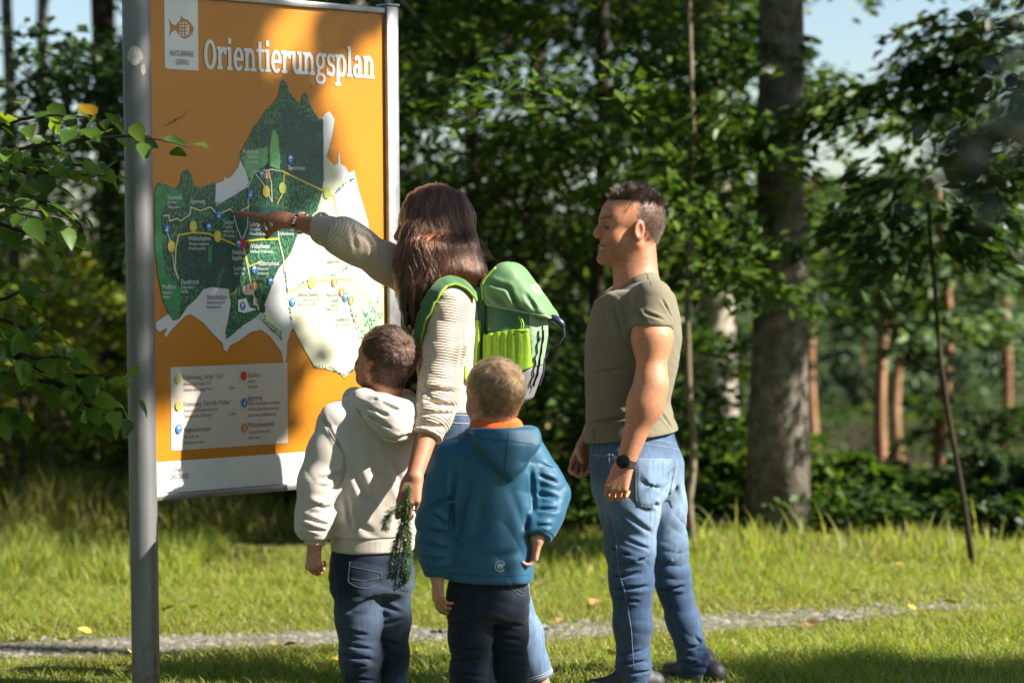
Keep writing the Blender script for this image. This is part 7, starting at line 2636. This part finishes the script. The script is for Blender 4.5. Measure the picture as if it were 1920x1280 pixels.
def scalp(q, forehead=.070):
    x, y, z = q[:, 0], q[:, 1], q[:, 2]
    inh = (np.abs(x) < .125) & (np.abs(y) < .1) & (z > -.07) & (z < .15)
    m = sstep(forehead + .012, forehead - .004, x - .0 * z + np.maximum(0, .075 - z) * 1.05)   # hairline slopes back to the ear
    back = sstep(-.050, -.036, z) * sstep(-.012, -.026, x)
    up = sstep(.0, .016, z - .018) * m
    return np.maximum(up, back) * inh


def child_body(head, hloc, neck, parts, hands, skin, hairc, lo, hi, root, forehead=.07, h=.0045):
    body = U(.025, head, neck)
    body = U(.03, body, *parts)
    body = U(.010, body, *hands)

    def bcol(V):
        q = hloc(V)
        c = np.tile(np.asarray(skin), (len(V), 1))
        m = scalp(q + np.stack([vnoise(V, 70, 3)] * 3, 1) * .004, forehead) * .9
        c = c * (1 - m[:, None]) + np.asarray(hairc) * m[:, None]
        ear = (np.abs(q[:, 1]) > .080) & (np.abs(q[:, 2]) < .04) & (np.abs(q[:, 0]) < .05)
        c = np.where(ear[:, None], c * np.array((1.1, .85, .82)), c)
        return c
    return sdf_obj('body', body, lo, hi, h, M_skin, root, bcol)


def build_boy_hoodie():
    Y = 7.45
    root = empty('person', ground_at(700, Y))
    tag(root, 'boy in off-white hoodie and dark jeans looking up at the map, seen from behind', 'person')
    ang = math.atan2(.93, -.36)
    Rh = frame((-.70, .60, .36))
    ho = P(722, 686, Y + .01)
    head, hloc, hw = head_sdf(ho, Rh, .98, child=True)
    NB = P(722, 758, Y + .01)
    neck = cap(hw(-.025, 0, -.015), NB, .046, .050)
    SL, SR = P(634, 792, Y - .04), P(775, 790, Y + .05)
    EL, WL = P(598, 905, Y - .08), P(590, 1022, Y - .10)
    ER, WR = P(775, 885, Y + .17), P(745, 930, Y + .26)
    HL, HR = P(668, 1085, Y - .03), P(728, 1085, Y + .03)
    KL, KR = P(676, 1232, Y - .03), P(733, 1232, Y + .04)
    AL, AR = P(681, 1345, Y + .0), P(733, 1345, Y + .06)
    torso = loft([stab(706, 745, .060, .080, ang, Y), stab(705, 775, .085, .118, ang, Y), stab(703, 830, .105, .134, ang, Y), stab(702, 900, .112, .136, ang, Y), stab(700, 960, .116, .139, ang, Y), stab(699, 1010, .110, .134, ang, Y), stab(698, 1045, .108, .131, ang, Y)])
    pelv = loft([stab(696, 1000, .09, .118, ang, Y), stab(697, 1060, .102, .126, ang, Y), stab(698, 1110, .098, .122, ang, Y)])
    armL = chain([(SL, .038), (EL, .032), (WL, .023)], .03); armR = chain([(SR, .038), (ER, .032), (WR, .023)], .03)
    legs = U(.03, chain([(HL, .065), (KL, .045), (AL, .033)], .03), chain([(HR, .065), (KR, .045), (AR, .033)], .03))
    hl, _ = hand_prims(WL, P(588, 1050, Y - .11) - WL, (.6, .8, 0), -1, .74, per=[(1.1, 1.4, .9)] * 4, thumb=(.15, .6), spread=.0)
    hr, _ = hand_prims(WR, (-.5, .6, .3), (0, .3, -1), -1, .74)
    lo, hi = bounds([hw(0, 0, .15), WL, WR, SL, SR, AL, AR, P(600, 1080, Y)], .10); lo[2] = .02
    skin = (.52, .255, .155); hc = (.035, .020, .013)
    bo = child_body(head, hloc, neck, [off(torso, -.03), off(pelv, -.02), armL, armR, off(legs, -.005)], [hl, hr], skin, hc, lo, hi, root)
    short_hair(bo, hloc, Rh, ho, .98, root, (.045, .022, .012), (-.075, .01, .085), .020, 16000, seed=4)
    # --- hoodie
    M_h = cloth_mat('offwhite_fleece', (.52, .465, .41), 450, .35, .0008, .25, .95, .1, .05)
    sl = chain([(SL, .058), (mid(SL, EL, .5), .060), (EL + V3(-.004, 0, 0), .056), (mid(EL, WL, .45) + V3(-.008, 0, 0), .050), (mid(EL, WL, .72) + V3(-.006, 0, 0), .050), (mid(EL, WL, .84), .036)], .035)
    sr = chain([(SR, .058), (mid(SR, ER, .5), .058), (ER, .054), (mid(ER, WR, .8), .045)], .035)
    trap = U(.04, cap(NB + V3(0, 0, -.02), SL, .055, .050), cap(NB + V3(0, 0, -.02), SR, .055, .050))
    hood = U(.03, chain([(P(664, 748, Y + .02), .030), (P(682, 752, Y - .06), .034), (P(718, 766, Y - .105), .040), (P(752, 776, Y - .10), .040), (P(783, 775, Y - .01), .032)], .03),
             chain([(P(700, 782, Y - .105), .036), (P(740, 800, Y - .125), .042), (P(768, 800, Y - .09), .034)], .03),
             chain([(P(664, 746, Y + .02), .028), (P(690, 745, Y + .09), .03), (P(760, 752, Y + .10), .03), (P(783, 772, Y + .0), .028)], .03))
    ho_d = U(.04, torso, trap)
    ho_d = U(.035, ho_d, sl, sr)
    ho_d = U(.018, ho_d, hood)
    ho_d = carve(ho_d, U(.02, cap(P(728, 700, Y - .02), P(722, 752, Y + .01), .060, .056)), .012)
    yn = Y - .2
    cl = [(P(a, b, yn), P(c, d, yn), am, w) for a, b, c, d, am, w in [
        (668, 752, 770, 800, .010, .012), (672, 768, 752, 812, .012, .012), (700, 748, 776, 782, .009, .010), (690, 790, 740, 822, .008, .012), (740, 822, 772, 812, .008, .012),
        (606, 780, 648, 860, .007, .010), (648, 860, 642, 905, .010, .014), (640, 905, 604, 935, .010, .014), (645, 885, 600, 900, .007, .014), (575, 940, 625, 955, .007, .014), (566, 968, 618, 985, .010, .012), (564, 985, 612, 996, .010, .011), (575, 955, 622, 930, .007, .013),
        (655, 860, 700, 960, .006, .024), (690, 800, 720, 930, .004, .030), (640, 960, 700, 1000, .005, .020), (740, 900, 770, 970, .006, .018), (720, 840, 760, 920, .005, .02), (650, 930, 660, 990, .006, .014)]]
    ho_d = disp(ho_d, addf(creases(ho_d, cl), folds((.3, 0, 1), 9, .0020, 5, 1.2), folds((.2, 0, 1), 18, .0022, 9, .8, near(mid(EL, WL, .55), .14))))
    ho_d = cut(ho_d, plane(P(700, 1004, Y), (0, 0, -1)), .008)
    sl_cuff = chain([(mid(EL, WL, .80), .035), (mid(EL, WL, .98), .031)], .01)
    sl_cuff = cut(sl_cuff, plane(mid(EL, WL, 1.0), WL - EL), .003)
    sl_cuff = cut(sl_cuff, plane(mid(EL, WL, .80), EL - WL), .003)
    lo2, hi2 = bounds([SL, SR, EL, WL, ER, WR, P(610, 1040, Y), P(790, 1040, Y), P(780, 730, Y)], .11)
    hd = sdf_obj('hoodie', ho_d, lo2, hi2, .0045, M_h, root)
    M_rib = cloth_mat('offwhite_ribbing', (.50, .445, .39), 300, .4, .001, .2, .95, .1, .05)
    sdf_obj('cuff', sl_cuff, mid(EL, WL, .9) - .09, mid(EL, WL, .9) + .09, .004, M_rib, hd)
    band = disp(off(torso, -.003), folds((1, .3, 0), 60, .0008, 3, .2))
    band = cut(cut(band, plane(P(700, 1003, Y), (0, 0, 1)), .004), plane(P(700, 1032, Y), (0, 0, -1)), .006)
    sdf_obj('waistband', band, lo2, hi2, .0045, M_rib, hd)
    M_hs = simple('hoodie_seam', (.36, .32, .28), .9)
    seam(ho_d, [P(668, 766, yn), P(690, 800, yn), P(720, 820, yn), P(752, 826, yn), P(772, 808, yn)], .0022, 'hood_seam', M_hs, hd, .0008, 8)
    seam(ho_d, [P(604, 782, yn), P(622, 815, yn), P(644, 850, yn), P(648, 885, yn)], .0016, 'shoulder_seam', M_hs, hd, .0006, 8)
    # --- jeans
    jl = chain([(HL, .075), (mid(HL, KL, .5), .067), (KL, .061), (mid(KL, AL, .45), .051), (AL, .048)], .03)
    jr = chain([(HR, .073), (mid(HR, KR, .5), .062), (KR, .052), (mid(KR, AR, .45), .048), (AR, .046)], .03)
    jeans = U(.03, lambda p: smin(jl(p), jr(p), .008), off(pelv, .002))
    cl = [(P(a, b, yn), P(c, d, yn), am, w) for a, b, c, d, am, w in [
        (640, 1228, 705, 1236, .010, .014), (642, 1250, 708, 1240, .009, .013), (638, 1205, 700, 1218, .007, .013), (650, 1268, 706, 1275, .006, .010), (714, 1198, 760, 1210, .008, .012), (716, 1225, 758, 1232, .010, .012), (718, 1170, 758, 1160, .007, .012), (700, 1120, 640, 1150, .006, .016), (712, 1130, 755, 1150, .006, .014), (640, 1180, 690, 1190, .005, .012)]]
    jeans = disp(jeans, addf(creases(jeans, cl), folds((.3, .1, 1), 20, .0014, 31, .9), ))
    jeans = cut(jeans, plane(P(697, 1000, Y), (0, 0, 1)), .004)
    jeans = cut(jeans, plane((0, 0, .05), (0, 0, -1)), .004)

    def jcol(V):
        f = np.clip(np.exp(-((V[:, 2] - .40) / .14) ** 2) * .5 + .5 * vnoise(V, 9, 2), 0, 1)
        return lerp((.014, .024, .048), (.055, .085, .135), f)
    lo3, hi3 = bounds([P(610, 1000, Y), P(790, 1000, Y), AL, AR, HL, HR], .10); lo3[2] = .03
    je = sdf_obj('jeans', jeans, lo3, hi3, .005, M_denim, root, jcol)
    for pk in ([(656, 1052), (652, 1090), (668, 1100), (688, 1104), (714, 1092), (716, 1070)], [(656, 1062), (680, 1066), (716, 1074)], [(624, 1040), (632, 1120), (640, 1200), (648, 1280)], [(658, 1085), (682, 1089), (712, 1082)]):
        seam(jeans, [P(a, b, yn) for a, b in pk], .0010, 'pocket_stitch', simple('navy_stitch', (.085, .10, .12), .8) if 'navy_stitch' not in bpy.data.materials else bpy.data.materials['navy_stitch'], je, .0006, 8)
    shoe('shoe', AL, (-.4, .9, 0), .75, root); shoe('shoe', AR, (-.4, .9, 0), .75, root)


def build_boy_blue():
    Y = 7.0
    root = empty('person', ground_at(918, Y))
    tag(root, 'fair-haired boy in blue softshell jacket with orange lining, back to the viewer', 'person')
    ang = math.atan2(.95, -.30)
    Rh = frame((-.62, .78, .06))
    ho = P(929, 752, Y)
    head, hloc, hw = head_sdf(ho, Rh, .955, child=True)
    NB = P(930, 815, Y + .01)
    neck = cap(hw(-.022, 0, -.015), NB, .046, .050)
    SL, SR = P(848, 862, Y - .03), P(990, 856, Y + .03)
    EL, WL = P(816, 975, Y - .05), P(820, 1080, Y - .06)
    ER, WR = P(1034, 925, Y + .03), P(1008, 1008, Y - .05)
    HL, HR = P(884, 1120, Y - .02), P(948, 1120, Y + .02)
    KL, KR = P(880, 1262, Y - .02), P(958, 1250, Y + .03)
    AL, AR = P(880, 1400, Y + .0), P(974, 1400, Y + .05)
    torso = loft([stab(925, 800, .060, .08, ang, Y), stab(922, 832, .082, .108, ang, Y), stab(920, 880, .098, .122, ang, Y), stab(919, 950, .105, .126, ang, Y), stab(918, 1030, .110, .130, ang, Y), stab(916, 1075, .112, .130, ang, Y), stab(916, 1100, .112, .129, ang, Y)])
    pelv = loft([stab(914, 1050, .085, .105, ang, Y), stab(914, 1110, .095, .112, ang, Y), stab(914, 1160, .09, .110, ang, Y)])
    armL = chain([(SL, .036), (EL, .030), (WL, .022)], .03); armR = chain([(SR, .036), (ER, .030), (WR, .022)], .03)
    legs = U(.03, chain([(HL, .062), (KL, .043), (AL, .031)], .03), chain([(HR, .062), (KR, .043), (AR, .031)], .03))
    hl, _ = hand_prims(WL, P(822, 1122, Y - .07) - WL, (.8, .5, 0), -1, .70, per=[(.3, .5, .4), (.45, .6, .4), (.55, .7, .4), (.6, .7, .4)], thumb=(.35, .5), spread=.05)
    hr, _ = hand_prims(WR, (-.25, .12, -1), (-.8, -.3, 0), 1, .70, per=[(.6, .9, .5)] * 4, thumb=(.2, .5))
    lo, hi = bounds([hw(0, 0, .15), WL, WR, SL, SR, AL, AR, P(820, 1130, Y)], .10); lo[2] = .02
    skin = (.50, .26, .175); hc = (.10, .052, .024)
    bo = child_body(head, hloc, neck, [off(torso, -.03), off(pelv, -.02), armL, armR, off(legs, -.005)], [hl, hr], skin, hc, lo, hi, root)
    short_hair(bo, hloc, Rh, ho, .955, root, (.26, .125, .050), (-.082, -.018, .070), .021, 17000, seed=14)
    # --- jacket
    m, n, l, b = newmat('blue_softshell')
    w = n.new('ShaderNodeTexWave'); w.inputs['Scale'].default_value = 55; w.inputs['Distortion'].default_value = .6
    tc = n.new('ShaderNodeTexCoord'); mp = n.new('ShaderNodeMapping'); mp.inputs['Rotation'].default_value = (0, .7, 0)
    l.new(tc.outputs['Object'], mp.inputs[0]); l.new(mp.outputs[0], w.inputs[0])
    r = ramp(n, [(0, (.003, .062, .122)), (1, (.006, .088, .160))])
    l.new(w.outputs[0], r.inputs[0]); l.new(r.outputs[0], b.inputs['Base Color'])
    b.inputs['Roughness'].default_value = .55; b.inputs['Specular IOR Level'].default_value = .4; b.inputs['Sheen Weight'].default_value = .15
    t2 = noise(n, l, 600, 3); bump(n, l, b, t2.outputs[0], .25, .0006)
    M_j = m
    sl = chain([(SL, .052), (mid(SL, EL, .5), .052), (EL + V3(-.002, 0, 0), .048), (mid(EL, WL, .45) + V3(-.008, 0, 0), .044), (mid(EL, WL, .75), .038), (WL, .031)], .035)
    sl = cut(sl, plane(mid(EL, WL, 1.0), WL - EL), .004)
    sr = chain([(SR, .052), (mid(SR, ER, .5), .050), (ER, .047), (mid(ER, WR, .45) + V3(.004, 0, 0), .043), (mid(ER, WR, .8), .037), (WR, .030)], .035)
    sr = cut(sr, plane(mid(ER, WR, .99), WR - ER), .004)
    trap = U(.04, cap(NB + V3(0, 0, -.025), SL, .050, .046), cap(NB + V3(0, 0, -.025), SR, .050, .046))
    jk = U(.04, torso, trap)
    jk = U(.028, jk, sl, sr)
    base0 = jk
    F_ = np.array((math.cos(ang), math.sin(ang), 0)); L_ = np.array((-F_[1], F_[0], 0))
    cz = P(946, 895, Y)
    # hood lying on the back, a V that ends in a point
    ctr = P(940, 850, Y)

    def hoodf(p):
        q = p - f32(ctr)
        lat = q @ f32(L_); z = q[:, 2]; fw = q @ f32(F_)
        half = np.interp(z, [-.075, -.06, -.02, .03, .06, .09], [.0, .022, .062, .098, .104, .10]).astype(np.float32)
        v = np.abs(lat) - half
        th = np.interp(z, [-.075, -.04, .03, .08], [.014, .026, .036, .034]).astype(np.float32)
        d = smax(v * .8, base0(p) - th, .018)
        d = smax(d, np.maximum(z - .078, -z - .078), .012)
        return smax(d, fw - .02, .02)
    jk = U(.006, jk, hoodf)
    coll = chain([(NB + (L_ * c_ * .066 + F_ * s_ * .062) + V3(0, 0, -.006 + .012 * s_), .020) for c_, s_ in [(math.cos(t), math.sin(t)) for t in np.linspace(.6, 2 * math.pi + .2, 14)]], .02)
    jk = U(.015, jk, coll)
    jk = carve(jk, cap(P(930, 760, Y), NB + V3(0, 0, .0), .055, .050), .010)
    yn = Y - .2
    cl = [(P(a, b, yn), P(c, d, yn), am, w_) for a, b, c, d, am, w_ in [
        (800, 990, 842, 1000, .010, .013), (792, 1015, 838, 1030, .010, .013), (800, 955, 848, 930, .009, .014), (838, 925, 852, 960, .008, .012), (795, 1045, 835, 1050, .008, .012), (806, 960, 838, 985, .006, .012), (800, 1065, 834, 1070, .006, .010),
        (850, 870, 846, 1000, .007, .016), (880, 900, 860, 1000, .005, .022), (905, 930, 890, 1040, .005, .030), (870, 1030, 920, 980, .005, .022), (960, 920, 990, 1020, .004, .024), (995, 880, 1000, 960, .008, .014), (985, 960, 1000, 1040, .006, .018),
        (1010, 890, 1045, 905, .008, .012), (1008, 925, 1048, 935, .010, .013), (1008, 955, 1046, 955, .008, .012), (1004, 985, 1034, 985, .007, .010), (1015, 870, 1040, 880, .005, .010), (900, 1050, 980, 1035, .003, .025)]]
    jk = disp(jk, addf(creases(base0, cl), folds((.3, 0, 1), 8, .0022, 5, 1.2), folds((.2, 0, 1), 16, .0025, 9, .8, near(mid(EL, WL, .4), .13))))
    jk = cut(jk, plane(P(916, 1087, Y), (-.06, 0, -1)), .008)
    lo2, hi2 = bounds([SL, SR, EL, WL, ER, WR, P(830, 1100, Y), P(1005, 1100, Y), P(930, 770, Y)], .10)
    jo = sdf_obj('jacket', jk, lo2, hi2, .0043, M_j, root)
    M_or = cloth_mat('orange_fleece', (.75, .12, .010), 350, .6, .0015, .3, .95, .1, .1)
    lin = chain([(NB + (L_ * c_ * .056 + F_ * s_ * .050) + V3(0, 0, .026 + .004 * s_), .0175) for c_, s_ in [(math.cos(t), math.sin(t)) for t in np.linspace(0, 2 * math.pi, 14)]], .02)
    lin = U(.02, lin, chain([(NB + (L_ * c_ * .052 + F_ * s_ * .050) + V3(0, 0, .0), .018) for c_, s_ in [(math.cos(t), math.sin(t)) for t in np.linspace(0, 2 * math.pi, 14)]], .02))
    sdf_obj('collar_lining', lin, NB - .12, NB + .12, .004, M_or, jo)
    M_js = simple('jacket_seam', (.004, .05, .10), .7)
    seam(jk, [P(955, 798, yn), P(950, 840, yn), P(945, 880, yn)], .0012, 'hood_seam', M_js, jo, .0004, 8)
    seam(jk, [P(868, 812, yn), P(910, 822, yn), P(955, 826, yn), P(1000, 832, yn)], .0012, 'hood_seam', M_js, jo, .0004, 8)
    seam(jk, [P(838, 1073, yn), P(880, 1078, yn), P(940, 1080, yn), P(992, 1076, yn)], .0012, 'hem_seam', M_js, jo, .0004, 8)
    for c0, ax_, r_ in ((mid(EL, WL, .90), nrm(WL - EL), .035), (mid(ER, WR, .88), nrm(WR - ER), .036)):
        u_ = nrm(np.cross(ax_, (0, 1, .1))); v_ = np.cross(u_, ax_)
        seam(jk, [c0 + r_ * (math.cos(t) * u_ + math.sin(t) * v_) for t in np.linspace(0, 2 * math.pi, 9)], .0014, 'cuff_seam', M_js, jo, .0003, 4, True)
    # small pale emblem above the hem: a broken ring round an animal
    M_lg = simple('pale_print', (.50, .54, .56), .5)
    c = P(938, 1061, yn); ux = V3(1, 0, 0); uz = V3(0, 0, 1); s_ = 1 / 648
    ring = [c + s_ * 9.5 * (math.cos(t) * ux + math.sin(t) * uz) for t in np.linspace(.9, 5.6, 16)]
    pr = MB()
    q = trace(jk, ring, .0012)
    pr.tube(list(q), .0011, 5)
    for seg in ([(-6, -1), (-4, 3), (0, 4.5), (4, 3.5), (8, 6)], [(8, 6), (6, 1), (4, -1), (4, -5)], [(-4, 1), (-4, -5)], [(-1, 1), (-1, -5)], [(2, 0), (2, -5)], [(-4, 2), (4, 2)], [(-4, 0.5), (4, .5)]):
        pts = [c + s_ * (a * ux + b_ * uz) for a, b_ in seg]
        qq = []
        for i in range(len(pts) - 1):
            qq += [mid(pts[i], pts[i + 1], t) for t in (0, .33, .66)]
        qq.append(pts[-1])
        pr.tube(list(trace(jk, qq, .0012)), .0012, 5)
    pr.build('emblem', M_lg, jo)
    # --- dark trousers
    jl = chain([(HL, .068), (mid(HL, KL, .5), .059), (KL, .052), (mid(KL, AL, .45), .047), (AL, .045)], .03)
    jr = chain([(HR, .066), (mid(HR, KR, .5), .054), (KR, .047), (mid(KR, AR, .45), .043), (AR, .044)], .03)
    jeans = U(.025, lambda p: smin(jl(p), jr(p), .008), off(pelv, .002))
    cl = [(P(a, b, yn), P(c_, d, yn), am, w_) for a, b, c_, d, am, w_ in [
        (848, 1210, 912, 1220, .008, .012), (848, 1238, 910, 1232, .009, .012), (850, 1260, 908, 1268, .008, .011), (925, 1190, 980, 1200, .008, .012), (932, 1222, 988, 1228, .010, .012), (940, 1250, 990, 1245, .008, .011), (925, 1160, 985, 1175, .006, .012), (845, 1170, 900, 1160, .006, .014)]]
    jeans = disp(jeans, addf(creases(jeans, cl), folds((.3, .1, 1), 20, .0014, 31, .9)))
    jeans = cut(jeans, plane(P(914, 1060, Y), (0, 0, 1)), .004)
    jeans = cut(jeans, plane((0, 0, .05), (0, 0, -1)), .004)
    lo3, hi3 = bounds([P(830, 1060, Y), P(1000, 1060, Y), AL, AR, HL, HR], .09); lo3[2] = .03

    def jcol(V):
        f = np.clip(.35 + .5 * vnoise(V, 8, 2), 0, 1)
        return lerp((.007, .011, .022), (.018, .028, .048), f)
    je = sdf_obj('jeans', jeans, lo3, hi3, .005, M_denim, root, jcol)
    nv = bpy.data.materials['navy_stitch']
    for pk in ([(955, 1098), (970, 1112), (982, 1118), (988, 1095)], [(960, 1094), (972, 1107), (983, 1112)]):
        seam(jeans, [P(a, b, yn) for a, b in pk], .0010, 'pocket_stitch', nv, je, .0006, 8)
    shoe('shoe', AL, (-.3, .95, 0), .72, root); shoe('shoe', AR, (-.3, .95, 0), .72, root)


build_boy_hoodie()
build_boy_blue()
print('boys', round(time.time() - T0, 1))
